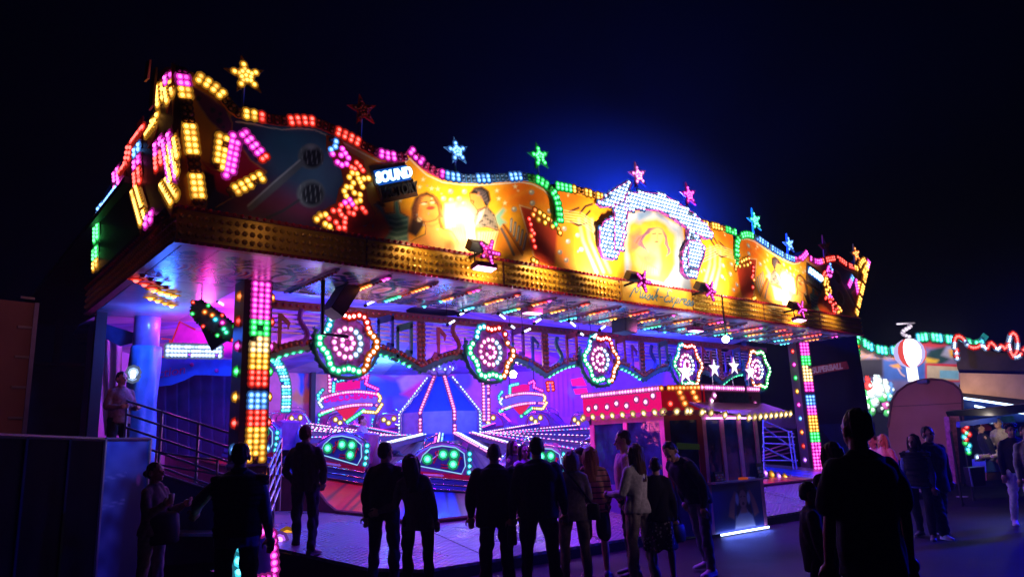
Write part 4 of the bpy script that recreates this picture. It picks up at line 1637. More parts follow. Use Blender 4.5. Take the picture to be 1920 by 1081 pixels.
def make_car():
    t = thing("ride_car", "", "ride car", (0, 0, 0), "cars of the ride")
    # side outline, x along the car (towards -x is the nose), z up
    prof = [(-1.05, .18), (-.55, .12), (.80, .12), (.92, .30), (.90, .60), (.78, .92), (.50, 1.04), (.15, 1.06), (-.15, .98), (-.42, .78), (-.62, .58), (-.95, .48), (-1.10, .36)]
    m_ = MB()
    ys = [(-.50, .86), (-.46, .96), (-.30, 1.0), (.30, 1.0), (.46, .96), (.50, .86)]
    secs = []
    for y, s in ys:
        secs.append([Vector((-.05 + (x + .05) * s, y, .5 + (z - .5) * s)) for x, z in prof])
    m_.loft(secs[:3], CARL)
    m_.build("front_side", t, True, True)
    m_ = MB()
    m_.loft(secs[3:], CARL)
    m_.build("back_side", t, True, True)
    m_ = MB()
    nose = [p for p in prof if p[0] < -.3 and p[1] < .8] + [(-.40, .14)]
    m_.loft([[Vector((x, y, z)) for x, z in [(-1.05, .18), (-.40, .14), (-.40, .66), (-.62, .58), (-.95, .48), (-1.10, .36)]] for y in (-.30, .30)], CARL)
    m_.build("nose", t, False, True)
    m_ = MB()
    m_.box((.22, 0, .40), (1.0, .6, .16), CARSEAT)
    m_.box((.68, 0, .78), (.16, .6, .62), CARSEAT, Matrix.Rotation(D2R(10), 3, 'Y'))
    m_.build("seat", t, False, True)
    m_ = MB()
    inset = [(-.38, .42), (.70, .30), (.78, .50), (.72, .80), (.50, .93), (.15, .95), (-.12, .88), (-.30, .68)]
    m_.prism([Vector((x, -.515, z)) for x, z in inset], (0, .02, 0), CARP)
    m_.build("side_panel", t, False, True)
    m_ = MB()
    m_.tube([Vector((x, -.52, z)) for x, z in inset], .014, NEONB, 5, True)
    m_.build("panel_trim", t, False, True)
    m_ = MB()
    out = [(-1.0, .42), (-.60, .54), (-.42, .78), (-.15, .98), (.15, 1.05), (.50, 1.03), (.78, .92), (.90, .60), (.92, .30)]
    m_.tube([Vector((x, -.46, z)) for x, z in out], .018, CHROME, 6)
    m_.tube([Vector((x, .46, z)) for x, z in out], .018, CHROME, 6)
    m_.build("edge_rail", t, True, True)
    # painted notes on the panel
    m_ = MB()
    m_.tube([Vector((-.02, -.527, .50)), Vector((.04, -.527, .66)), Vector((.0, -.527, .78)), Vector((.07, -.527, .82)), Vector((.08, -.527, .72)), Vector((-.06, -.527, .60))], .02, CARR, 5)
    m_.build("painted_clef", t, False, True)
    m_ = MB()
    m_.box((.26, -.527, .42), (.18, .012, .035), CARR)
    m_.build("painted_bar", t, False, True)
    m_ = MB()
    m_.box((.26, -.527, .49), (.18, .012, .025), CARR)
    m_.build("painted_bar", t, False, True)
    m_ = MB()
    m_.tube([Vector((.60, -.527, .50)), Vector((.64, -.527, .72)), Vector((.68, -.527, .66))], .018, CARR, 5)
    m_.build("painted_note", t, False, True)
    for x, z in ((-.18, .60), (.20, .74), (.47, .76), (.47, .52)):
        local_bulb(t, (x, -.527, z), (0, -1, 0), 'T', .052)
    for z in (.35, .50, .66, .80):
        local_bulb(t, (.885 - .10 * max(0, z - .55), -.47, z), (.5, -1, 0), 'C', .03)
    # inner side: round panel with warm lamps
    m_ = MB()
    m_.prism([Vector((x, .515, z)) for x, z in reversed(inset)], (0, -.02, 0), mat("car_panel_violet", (.35, .16, .60), .35))
    m_.build("inner_panel", t, False, True)
    m_ = MB()
    m_.tube([Vector((x, .52, z)) for x, z in inset], .016, CARR, 5, True)
    m_.build("inner_trim", t, False, True)
    for x, z in ((.10, .78), (.34, .60), (.56, .74)):
        local_bulb(t, (x, .527, z), (0, 1, 0), 'A', .05)
    # lower bumper with chrome rails
    m_ = MB()
    m_.box((-.02, -.50, .22), (1.85, .07, .12), CARR)
    m_.build("stripe", t, False, True)
    m_ = MB()
    m_.box((-.05, -.53, .08), (2.0, .12, .14), CARB)
    m_.box((-.05, -.55, -.06), (2.05, .14, .10), CARB)
    m_.box((-.05, .53, .02), (2.0, .12, .22), CARB)
    m_.box((0, 0, -.05), (1.7, .9, .10), BLACK)
    m_.build("bumper", t, False, True)
    m_ = MB()
    for z in (.16, .02, -.10):
        m_.tube([Vector((-1.05, -.61, z)), Vector((.97, -.61, z))], .015, CHROME, 6)
    m_.build("chrome_strip", t, True, True)
    m_ = MB()
    m_.prism([Vector((-.25, -.543, .25)), Vector((-.25, -.543, .20)), Vector((.20, -.543, .20)), Vector((.20, -.543, .185)), Vector((.28, -.543, .225)), Vector((.20, -.543, .265)), Vector((.20, -.543, .25))], (0, .01, 0), mat("white_paint", (.8, .8, .8), .4))
    m_.build("arrow", t, False, True)
    m_ = MB()
    m_.tube([Vector((-.35, -.42, .70)), Vector((-.28, -.40, 1.10)), Vector((0, -.30, 1.22)), Vector((0, .30, 1.22)), Vector((-.28, .40, 1.10)), Vector((-.35, .42, .70))], .018, CHROME, 6)
    m_.build("lap_bar", t, True, True)
    m_ = MB()
    m_.sphere((-1.35, 0, .10), .16, CARL, 12, 8, (2.2, 1.4, 1))
    m_.tube([Vector((-1.1, 0, .05)), Vector((-1.75, 0, .05))], .05, CARB, 8)
    m_.build("coupling", t, True, True)
    return t


car0 = make_car()
NCAR = 20
CARS = []
words = ["ride car with four green lamps at the left beside the striped post", "blue ride car with round panel and green lamps behind the man on the deck", "front ride car with four green lamps behind the couple"]
for k in range(NCAR):
    a = D2R(234.5 + k * 360 / NCAR)
    c = car0 if k == 0 else copy_tree(car0)
    rcar = 6.25
    z0 = DZ + track_z(a) + .16
    c.scale = (.80, .80, .80)
    c.location = (CX + rcar * math.cos(a), CY + rcar * math.sin(a), z0)
    # local -y must point outwards
    da = .05
    dz = (track_z(a + da) - track_z(a - da)) / (2 * da * rcar)
    c.rotation_euler = (0, -math.atan(dz), a + math.pi / 2)
    CARS.append((a, c))
names = {0: "front ride car with green lamps between the hugging couple and the broad man",
         19: "ride car with four green lamps right behind the man standing on the deck",
         18: "ride car half hidden by the near striped post", 17: "ride car on the left rise next to the striped post",
         1: "front ride car hidden behind the broad man and the tall man", 2: "ride car behind the tall man in black", 3: "ride car behind the pale knit woman at the booth",
         4: "ride car behind the booth's first window", 5: "ride car behind the booth's second window", 6: "ride car hidden by the booth corner",
         7: "ride car at the right end of the track behind the booth", 8: "far ride car with a rider left of the booth roof",
         9: "far ride car under the pink wall bars", 10: "far ride car under the second neon sign", 11: "far ride car to the right of the lit tent", 12: "far ride car just right behind the tent",
         13: "far ride car hidden behind the lit tent", 14: "far ride car left behind the tent", 15: "ride car high at the back under the DISCO-BAHN sign", 16: "ride car on the left near the white lamp arch"}
for k, (a, c) in enumerate(CARS):
    c["label"] = names.get(k, 'ride car %s' % ('passing behind the booth on the far side' if k < 7 else 'at the far back of the track'))

# ---- centre tent with arms
centre = thing("centre_tent", "eight sided lamp-edged tent in the middle of the ride with lamp-lined arms", "ride centre", (CX, CY, 1.9))
TB = mat("tent_cloth", (.02, .12, .60), .5, 0, .12)
TL = mat("tent_cloth_pale", (.22, .30, .62), .5, 0, .12)
ring = [D2R(22.5 + 45 * k + 6) for k in range(8)]


def tp(a, r, z):
    return Vector((CX + r * math.cos(a), CY + r * math.sin(a), z))


mu, ml = MB(), MB()
for k in range(8):
    a, b = ring[k], ring[(k + 1) % 8]
    ml.add([tp(a, 1.18, 2.1), tp(b, 1.18, 2.1), tp(b, 1.18, 2.72), tp(a, 1.18, 2.72)], [(0, 1, 2, 3)], TL)
    mu.add([tp(a, 1.18, 2.72), tp(b, 1.18, 2.72), tp(b, .30, 3.75), tp(a, .30, 3.75)], [(0, 1, 2, 3)], TB)
mu.build("tent_roof", centre)
ml.build("tent_wall", centre)
m_ = MB()
for k in range(8):
    a = ring[k]
    m_.bar(tp(a, 1.20, 2.1), tp(a, 1.20, 2.72), .10, .06, CARL, (math.cos(a), math.sin(a), 0))
    m_.bar(tp(a, 1.20, 2.72), tp(a, .32, 3.76), .10, .06, CARL, (math.cos(a), math.sin(a), .5))
m_.build("tent_rib", centre)
for k in range(8):
    a = ring[k]
    n = Vector((math.cos(a), math.sin(a), .35))
    col = 'P' if 180 < (math.degrees(a) % 360) < 262 else 'W'
    if 200 < (math.degrees(a) % 360) < 250:
        col = 'R' if math.degrees(a) % 360 > 225 else 'P'
    bulb_line(centre, [tp(a, 1.235, 2.12), tp(a, 1.235, 2.72), tp(a, .35, 3.79)], n, col, .095, .026)
m_ = MB()
m_.sphere(tp(0, 0, 3.98), .36, mat("tent_crown", (.55, .5, .7), .25, .5, .2), 14, 8, (1, 1, .7))
for k in range(8):
    a = ring[k] + .2
    m_.tube([tp(a, .2, 3.8), tp(a, .5, 4.0), tp(a, .42, 4.2)], .03, CARL, 5)
m_.build("crown", centre, True)
for k in range(14):
    a = k * 2 * math.pi / 14
    bulb(centre, tp(a, .37, 3.95 + .08 * (k % 2)), (math.cos(a), math.sin(a), .2), 'W', .022)
m_ = MB()
m_.loft([[tp(2 * math.pi * i / 24, r, z) for i in range(24)] for r, z in ((1.7, 1.2), (1.6, 2.0), (1.25, 2.1))], mat("hub_blue", (.03, .10, .40), .35, .3))
m_.build("hub", centre, True)
for k, (a, c) in enumerate(CARS):
    p0 = tp(a, 1.5, 2.02)
    p1 = tp(a, 5.55, c.location.z + .35)
    m_ = MB()
    m_.bar(p0, p1, .19, .12, mat("arm_lilac", (.16, .12, .26), .35, .3))
    s = Vector((-math.sin(a), math.cos(a), 0)) * .085
    m_.build("arm", centre)
    for o, c_ in ((s, 'W'), (-s, 'P')):
        col = c_ if k % 3 else ('M' if c_ == 'P' else 'B')
        bulb_line(centre, [p0 + o + Vector((0, 0, .065)), p1 + o + Vector((0, 0, .065))], (0, 0, 1), col, .13, .023)
    # slanted deck plate between the arms
    if k in (0, 1, 19, 2):
        m_ = MB()
        m_.bar(p0 + Vector((0, 0, .10)), p0.lerp(p1, .8) + Vector((0, 0, .10)), .024, .024, emit("white_light_tube", (.75, .78, 1), 3.0))
        m_.build("arm_light_tube", centre)

# ---------------------------------------------------------------- valance with notes and flower signs
VY = 12.85
val = thing("music_valance", "hanging brown valance with scalloped lamp edge, staff lines and music notes", "valance", (12, VY, 4.3))
VX0, VX1 = 4.75, 20.9
FLX = [6.42 + 3.42 * k for k in range(5)]
m_ = MB()
m_.box(((VX0 + VX1) / 2, VY, 4.36), (VX1 - VX0, .10, .16), BROWN)
m_.build("top_bar", val)
m_ = MB()
WHITEB = mat("white_staff", (.75, .72, .75), .4)
for k in range(5):
    m_.box(((VX0 + VX1) / 2, VY + .02, 3.86 + k * .085), (VX1 - VX0, .02, .028), WHITEB)
m_.build("staff_lines", val)
x = VX0 + .05
while x < VX1:
    bulb(val, Vector((x, VY - .055, 4.36)), (0, -1, 0), 'R', .024, False)
    x += .13
# scallops
def scallop(x):
    best = 9
    for f in [FLX[0] - 3.42] + FLX + [FLX[-1] + 3.42]:
        best = min(best, abs(x - f))
    d = min(1, max(0, (best - .60) / (1.71 - .60)))
    return 3.28 + .38 * math.cos(d * math.pi / 2 * .93) if best > .55 else 3.66


xs_ = np.arange(VX0, VX1 + .01, .06)
m1, m2 = MB(), MB()
seg, segs = [], []
for x in xs_:
    near = min(abs(x - f) for f in FLX)
    if near < .60:
        if len(seg) > 2:
            segs.append(seg)
        seg = []
    else:
        seg.append(Vector((x, VY, scallop(x))))
if len(seg) > 2:
    segs.append(seg)
for s in segs:
    m1, m2 = MB(), MB()
    m1.ribbon([p + Vector((0, 0, .05)) for p in s], .055, (0, -1, 0), .05, BROWN)
    m2.ribbon([p + Vector((0, 0, -.055)) for p in s], .05, (0, -1, 0), .06, GREEN)
    m1.build("brown_arch", val)
    m2.build("green_arch", val)
for s in segs:
    bulb_line(val, [p + Vector((0, -.052, .05)) for p in s], (0, -1, 0), 'O', .105, .036, False)
    bulb_line(val, [p + Vector((0, -.03, -.11)) for p in s], (0, -.4, -1), lambda i, p: 'T', .14, .028, lambda i, p: (p.x * 1.3) % 3 < 1.3)
# posts of the valance at the low points
m_ = MB()
for f in FLX:
    xx = f + 1.71
    if xx < VX1:
        m_.box((xx, VY - .01, 3.8), (.16, .06, 1.0), BROWN)
m_.build("valance_post", val)
for f in FLX:
    xx = f + 1.71
    if xx < VX1:
        for j in range(9):
            for o in (-.045, .045):
                bulb(val, Vector((xx + o, VY - .042, 3.38 + j * .105)), (0, -1, 0), 'O', .034, False)
# music notes
NCOL = [mat("note_brown", (.22, .06, .03), .5), mat("note_green", (.02, .14, .09), .5), mat("note_violet", (.14, .03, .20), .5), mat("note_red", (.30, .03, .05), .5), mat("note_blue", (.02, .05, .22), .5)]


def music_note(x, z, kind, m_material, h=.62):
    m_ = MB()
    y = VY - .05
    if kind == 0:
        m_.box((x, y, z), (.07, .04, h), m_material)
        m_.prism([Vector((x - .18, y - .02, z - h / 2 - .04)), Vector((x - .02, y - .02, z - h / 2 - .10)), Vector((x + .04, y - .02, z - h / 2 + .04)), Vector((x - .10, y - .02, z - h / 2 + .10))], (0, .04, 0), m_material)
        m_.prism([Vector((x + .03, y - .02, z + h / 2)), Vector((x + .20, y - .02, z + h / 4)), Vector((x + .16, y - .02, z + .02)), Vector((x + .14, y - .02, z + h / 5)), Vector((x + .03, y - .02, z + h / 3))], (0, .04, 0), m_material)
    elif kind == 1:
        for o in (-.16, .16):
            m_.box((x + o, y, z + o * .3), (.065, .04, h), m_material)
            m_.prism([Vector((x + o - .16, y - .02, z + o * .3 - h / 2 - .05)), Vector((x + o + .01, y - .02, z + o * .3 - h / 2 - .08)), Vector((x + o + .03, y - .02, z + o * .3 - h / 2 + .06)), Vector((x + o - .12, y - .02, z + o * .3 - h / 2 + .08))], (0, .04, 0), m_material)
        m_.prism([Vector((x - .19, y - .02, z + h / 2 - .16)), Vector((x + .19, y - .02, z + h / 2 - .04)), Vector((x + .19, y - .02, z + h / 2 + .10)), Vector((x - .19, y - .02, z + h / 2 - .02))], (0, .04, 0), m_material)
    else:
        pts = [Vector((x + .10 * math.sin(t * 6.0) * (1 - .4 * t), y, z - h / 2 + h * t)) for t in np.linspace(0, 1, 12)]
        m_.tube(pts, .05, m_material, 6)
        m_.sphere((x, y, z - h / 2), .08, m_material, 8, 6, (1, .4, 1))
    m_.build("music_note", val)


k = 0
for f in [FLX[0] - 3.42] + FLX:
    for d, z in ((.86, 3.98), (1.30, 3.86), (2.12, 3.88), (2.56, 3.99)):
        x = f + d
        if VX0 + .1 < x < VX1 - .2:
            music_note(x, z, (0, 2, 1, 1, 0, 2, 1)[k % 7], NCOL[(k * 2) % 5])
            k += 1


def flower(x, idx):
    z = 3.72
    lab = ["largest flower-shaped lamp sign, nearest to the striped corner post", "flower-shaped lamp sign above the tent, second from the corner post",
           "middle flower-shaped lamp sign left of the ticket booth roof", "flower-shaped lamp sign directly above the booth roof corner", "last flower-shaped lamp sign beside the far striped post"][idx]
    y = VY - .16
    t = thing("flower_sign", lab, "light sign", (x, y, z), "flower lamp signs along the valance")
    m_ = MB()
    ringp = []
    for i in range(96):
        a = 2 * math.pi * i / 96
        r = .545 + .055 * math.cos(a * 6)
        ringp.append(Vector((x + r * math.cos(a), y, z + r * math.sin(a))))
    m_.tube(ringp, .04, mat("flower_rim", (.45, .20, .12), .4), 6, True)
    m_.build("petal_rim", t, True)
    m_ = MB()
    g = [Vector((x + .66 * math.cos(a), y + .05, z + .66 * math.sin(a))) for a in np.linspace(D2R(160), D2R(380), 30)]
    m_.tube(g, .045, GREEN, 6)
    m_.build("green_hoop", t, True)
    for i, p in enumerate(resample(g, .14)):
        bulb(t, p + (p - Vector((x, y + .05, z))).normalized() * .05, (p - Vector((x, y + .05, z))), 'T', .026, False)
    m_ = MB()
    m_.prism([Vector((x + .30 * math.cos(2 * math.pi * i / 24), y + .02, z + .30 * math.sin(2 * math.pi * i / 24))) for i in range(23, -1, -1)], (0, .02, 0), emit("flower_heart", (1, .02, .55), .55, False))
    m_.build("flower_heart", t)
    m_ = MB()
    for i in range(6):
        a = i * math.pi / 3 + .5
        m_.tube([Vector((x + .30 * math.cos(a), y + .03, z + .30 * math.sin(a))), Vector((x + .56 * math.cos(a), y + .03, z + .56 * math.sin(a)))], .012, CARL, 5)
    m_.build("spoke", t)
    m_ = MB()
    m_.prism([Vector((x + .50 * math.cos(2 * math.pi * i / 32), y + .055, z + .50 * math.sin(2 * math.pi * i / 32))) for i in range(31, -1, -1)], (0, .012, 0), mat("flower_back", (.22, .07, .50), .35, 0, .7, 7))
    m_.build("back_plate", t)
    if idx == 4:
        outer = lambda a: 'g' if math.cos(a) > 0 else 'o'
    else:
        outer = lambda a: ('r' if math.sin(a) > .45 and math.cos(a) > -.2 else 'o') if math.cos(a) > .1 - .3 * math.sin(a) else ('t' if math.sin(a) < .3 else 'c')
    n = 34
    for i in range(n):
        a = 2 * math.pi * (i + .5) / n
        r = .545 + .055 * math.cos(a * 6)
        bulb(t, Vector((x + r * math.cos(a), y - .035, z + r * math.sin(a))), (0, -1, 0), outer(a), .033)
    for i in range(14):
        a = 2 * math.pi * i / 14
        bulb(t, Vector((x + .275 * math.cos(a), y + .018, z + .275 * math.sin(a))), (0, -1, 0), 'p' if math.cos(a) < .4 else 'w', .031)
    for i in range(7):
        a = 2 * math.pi * i / 7
        bulb(t, Vector((x + .12 * math.cos(a), y + .018, z + .12 * math.sin(a))), (0, -1, 0), 'p', .031)


for i, f in enumerate(FLX):
    flower(f, i)

# ---------------------------------------------------------------- painted back wall (curved) and cloth ceiling
WR, WCX, WCY = 9.2, 12.2, 17.6
ths = np.radians(np.arange(-10, 180, .42))
zs = np.arange(DZ, 5.32, .06)
TH, ZZ = np.meshgrid(ths, zs)
V = np.stack([WCX + WR * np.cos(TH), WCY + WR * np.sin(TH), ZZ], -1).reshape(-1, 3)
px_, py_ = project(V)
P = Paint(px_, py_)
P.fill((.30, .16, .52))
w = wobble(px_, py_, .03, 8)
P.mix(np.clip(w, 0, 1) * .7, (.55, .12, .45))
P.mix(np.clip(-w - .1, 0, 1) * .8, (.04, .16, .60))
for k in range(26):
    xk = 500 + k * 29 + 9 * math.sin(k * 2.3)
    c_ = [(.03, .06, .40), (.75, .06, .35), (.04, .40, .75), (.10, .03, .30), (.85, .30, .10)][k % 5]
    P.poly([(xk, 650 + 14 * math.sin(k)), (xk + 12, 655), (xk + 16, 690), (xk + 8, 740), (xk + 14, 800), (xk - 6, 800), (xk - 4, 735), (xk - 9, 690)], c_, 2.5, .75)
    P.ell(xk + 4, 648 + 14 * math.sin(k), 6, 7, c_, .2, .75)
P.poly([(500, 640), (620, 640), (640, 770), (500, 790)], (.75, .28, .42), 6)
P.poly([(590, 690), (620, 688), (625, 735), (612, 742), (590, 735)], (.80, .20, .15), 4)
P.poly([(558, 655), (572, 655), (576, 690), (570, 712), (573, 738), (560, 742), (562, 712), (556, 690)], (.03, .14, .75), 2)
P.stroke([(580, 655), (582, 700), (576, 740)], 7, (.10, .10, .60), 2)
P.poly([(545, 745), (556, 728), (566, 742), (574, 722), (586, 740), (590, 752), (560, 758)], (.85, .42, .10), 3)
P.poly([(620, 640), (760, 640), (770, 700), (740, 712), (700, 695), (660, 712), (622, 702)], (.30, .36, .85), 4)
P.poly([(706, 668), (718, 668), (714, 690), (718, 705), (708, 705), (711, 690)], (.65, .10, .55), 2)
P.stroke([(620, 700), (660, 712), (700, 698), (740, 712), (775, 700)], 9, (.30, .08, .62), 3)
P.poly([(630, 712), (780, 712), (790, 745), (630, 745)], (.03, .10, .60), 6)
P.poly([(745, 712), (780, 690), (800, 700), (790, 735), (755, 735)], (.62, .45, .75), 4)
P.poly([(750, 738), (790, 712), (800, 725), (770, 745)], (.80, .06, .30), 3)
P.poly([(850, 660), (960, 660), (960, 780), (850, 780)], (.45, .28, .66), 8)
P.ell(868, 712, 17, 20, (.08, .20, .60), .2)
P.poly([(852, 670), (880, 680), (900, 665), (905, 690), (860, 700)], (.10, .22, .55), 4)
P.poly([(845, 690), (852, 690), (850, 740), (842, 740)], (.75, .15, .45), 3)
P.poly([(1000, 640), (1110, 640), (1110, 800), (1000, 800)], (.40, .14, .62), 8)
for x0 in range(1020, 1075, 9):
    P.stroke([(x0, 700), (x0 + 1, 780)], 3, (.20, .08, .45), 2)
P.poly([(1070, 712), (1082, 705), (1090, 735), (1072, 748), (1064, 735)], (.25, .42, .80), 3)
P.ell(1076, 722, 5, 8, (.02, .05, .35), .3)
P.poly([(1110, 690), (1240, 690), (1240, 760), (1110, 760)], (.22, .16, .70), 8)
P.poly([(1200, 640), (1245, 640), (1240, 720), (1205, 720)], (.05, .25, .75), 5)
P.poly([(930, 700), (1010, 650), (1030, 790), (930, 790)], (.12, .16, .60), 12, .8)
P.poly([(280, 640), (450, 640), (450, 720), (280, 740)], (.55, .08, .40), 6)
Q.X = None
painted_wall = tag(painted_grid("painted_back_wall", None, V, grid_faces(len(ths), len(zs)), P.C, paint_mat("mural_paint", .5, .3)), "curved painted mural wall closing the back of the ride", "wall")
# ceiling cloth
m_ = MB()
cl = mat("ceiling_cloth_blue", (.14, .16, .60), .7, 0, .5, 1.2)
cl2 = mat("ceiling_cloth_white", (.34, .28, .55), .7, 0, .3, 1.5)
n = 40
for i in range(n):
    a, b = 2 * math.pi * i / n, 2 * math.pi * (i + 1) / n
    A0, B0 = Vector((CX + 1.0 * math.cos(a), CY + 1.0 * math.sin(a), 5.75)), Vector((CX + 1.0 * math.cos(b), CY + 1.0 * math.sin(b), 5.75))
    k1 = 9.4
    A1, B1 = Vector((CX + k1 * math.cos(a), CY + k1 * math.sin(a) * .98, 4.62)), Vector((CX + k1 * math.cos(b), CY + k1 * math.sin(b) * .98, 4.62))
    Am, Bm = A0.lerp(A1, .55) - Vector((0, 0, .12)), B0.lerp(B1, .55) - Vector((0, 0, .12))
    for z in (Am, Bm, A0, B0, A1, B1):
        z.y = max(z.y, SBY + .05)
        z.z = max(z.z, 4.5)
    m_.add([A0, B0, Bm, Am], [(0, 1, 2, 3)], cl if i % 2 else cl2)
    m_.add([Am, Bm, B1, A1], [(0, 1, 2, 3)], cl if i % 2 else cl2)
tag(m_.build("ceiling_cloth", None), "blue and white cloth roof sheets inside the ride", "roof cloth")
m_ = MB()
m_.box((12, 19.3, 5.95), (19.4, 14.4, .1), DARK)
for xx, yy in ((2.75, 15.6), (21.0, 13.6), (21.0, 25.5), (3.4, 25.5), (12.0, 26.6)):
    m_.box((xx, yy, 2.9), (.18, .18, 6.0), DARK)
tag(m_.build("ride_roof", None), "dark flat roof over the ride on slim corner stanchions", "roof")


# ---------------------------------------------------------------- striped LED posts
def led_post(x, y, label, rows, sides, pitch, rightside=True, turn=0.0):
    nb_ = len(BULBS)
    t = thing("lamp_post", label, "lamp post", (x, y, DZ), "posts of the ride front covered in lamps")
    m_ = MB()
    m_.box((x, y, (DZ + SZ) / 2), (.46, .44, SZ - DZ), mat("post_brown", (.10, .05, .04), .45, .2, .3, 3))
    m_.build("shaft", t)
    m_ = MB()
    m_.box((x + .04, y - .225, (SZ + SZ - len(rows) * pitch) / 2 - .02), (.32, .012, len(rows) * pitch), mat("post_led_panel", (.10, .05, .12), .4))
    m_.build("lamp_panel", t)
    m_ = MB()
    m_.box((x, y, SZ - len(rows) * pitch - .06), (.50, .48, .04), STEEL)
    m_.box((x, y, DZ + .03), (.60, .58, .06), STEEL)
    m_.build("collar", t)
    for j, c in enumerate(rows):
        if c == '-':
            continue
        z = SZ - .06 - j * pitch
        for o in (-.10, 0, .10):
            bulb(t, Vector((x + .04 + o, y - .232, z)), (0, -1, 0), c, .028)
    for j, c in enumerate(sides):
        z = SZ - .25 - j * .40
        bulb(t, Vector((x - .235, y - .05, z)), (-1, -.6, 0), c, .034)
        if rightside:
            bulb(t, Vector((x + .235, y - .19, z)), (.5, -1, 0), c, .03)
    if turn:
        # the whole post stands turned on its base
        t.rotation_euler = (0, 0, turn)


led_post(4.25, 11.75, "tall striped lamp post at the near left corner of the ride", "MMMMMMMGGGAAAYYYRRR-BBBRRRYYYYYY", "ORMGYRBOO", .0885)
led_post(20.95, 11.75, "far striped lamp post at the right end of the ride", "MMMMGGGAAAAAMMM-BBBVMMYYYYYGGGMMMMMMMMM", "RMGYMBORVGOM", .098, False, D2R(-28))
# lamp-edged foot sign of the near post
t = thing("foot_sign", "small arrow sign edged with pink lamps at the foot of the near post", "light sign", (2.75, 7.9, 0))
D_ = 8.2
foot = [(418, 992), (404, 1000), (396, 1012), (396, 1050), (402, 1066), (416, 1074), (484, 1074), (490, 1060), (490, 1000), (484, 990)]
W_ = [atd(a, b, D_) for a, b in foot]
fn = Vector((-.3, -1, 0)).normalized()
for p in W_:
    p.y = 7.9 + .35 * (p.x - 2.6)
m_ = MB()
m_.prism(W_, (0, .2, 0), mat("foot_sign_blue", (.03, .04, .45), .4))
m_.build("panel", t)
m_ = MB()
m_.bar(Vector((2.9, 8.2, .02)), Vector((2.9, 8.2, .55)), .5, .2, BLACK)
m_.build("stand", t)
for i, p in enumerate(resample([(q + Vector((0, -.01, 0))) for q in W_ + W_[:1]], .075)):
    bulb(t, p, (0, -1, 0), 'M', .024)
for a, b in ((392, 1009), (389, 1034), (389, 1052)):
    p = atd(a, b, D_)
    p.y = 7.85
    bulb(t, p, (-1, -.6, .2), 'C', .035)

# ---------------------------------------------------------------- light tubes under the roof
tubes = [((425, 605), (505, 565), 6), ((1040, 750), (1100, 715), 6), ((1120, 680), (1165, 660), 6), ((1155, 650), (1185, 640), 6), ((1420, 670), (1480, 715), 6),
         ((1690, 738), (1745, 703), 6), ((1505, 755), (1545, 780), 6), ((1605, 808), (1670, 775), 6), ((1070, 935), (1125, 970), 5),
         ((190, 485), (245, 530), 7), ((420, 550), (465, 515), 7), ((265, 570), (300, 592), 7), ((360, 615), (400, 575), 7)]
TUBE = emit("roof_light_tube", (.62, .72, 1), 4.5)
where = {6: "above the valance of the left half", 5: "left of the near striped post", 7: "above the valance left of the booth"}
for i, (a, b, z) in enumerate(tubes):
    ox, oy = {6: (580, 420), 5: (140, 330), 7: (1020, 480)}[z]
    A_ = atd(ox + a[0] / 4, oy + a[1] / 4, 14.2 + .25 * (i % 3))
    B_ = atd(ox + b[0] / 4, oy + b[1] / 4, 14.8 + .25 * (i % 3))
    B_ = A_.lerp(B_, .78)
    t = thing("light_tube", "short white light tube hanging under the ride roof " + where[z], "light tube", A_, "white light tubes under the ride roof")
    m_ = MB()
    m_.tube([A_, B_], .019, TUBE, 6)
    m_.build("tube", t)
    m_ = MB()
    m_.tube([A_, A_ + (A_ - B_).normalized() * .05], .034, BLACK, 6)
    m_.tube([A_ + Vector((0, .01, .02)), A_ + Vector((0, .05, .5))], .006, BLACK, 4)
    m_.build("socket", t)


def glare(px, py, d, col, strength, r, power, label):
    p = atd(px, py, d)
    t = thing("spotlight", label, "spotlight", p)
    m_ = MB()
    m_.sphere(p, r, emit("glare_" + label[:6], col, strength, False), 12, 8)
    m_.build("lens", t)
    m_ = MB()
    dd = (p - CAM).normalized()
    m_.tube([p + dd * (r + .01), p + dd * (r + .3)], [r * .9, r * 1.3], BLACK, 10)
    m_.tube([p + dd * .2, p + dd * .2 + Vector((0, 0, 1.0))], .02, BLACK, 5)
    m_.build("housing", t)
    lamp('POINT', p - dd * (r + .08), None, col, power, .1)


glare(962, 701, 17.5, (1, .88, .62), 70, .085, 70, "blinding warm white spotlight under the valance beside the second flower sign")
glare(1361, 635, 16.0, (.75, .85, 1), 60, .075, 45, "bright white spotlight below the soffit near the far end")
# magenta floods in the soffit
for px, py, lab in ((997, 582, "magenta floodlight under the soffit above the booth's left end"), (1303, 616, "magenta floodlight under the soffit above the four white stars")):
    p = at(px, py, 2, SZ - .12)
    t = thing("soffit_floodlight", lab, "floodlight", p)
    m_ = MB()
    m_.box(p, (.40, .2, .10), mat("magenta_housing", (.25, .02, .12), .4))
    m_.box(p + Vector((0, 0, .09)), (.05, .05, .1), BLACK)
    m_.build("housing", t)
    m_ = MB()
    m_.box(p + Vector((0, -.02, -.057)), (.36, .18, .012), emit("flood_glass_pink2", (1, .35, .8), 7, False))
    m_.build("lens", t)
    lamp('SPOT', p + Vector((0, 0, -.1)), p + Vector((0, -.6, -4)), (.8, .08, 1), 110, .12, spot=140, blend=1)

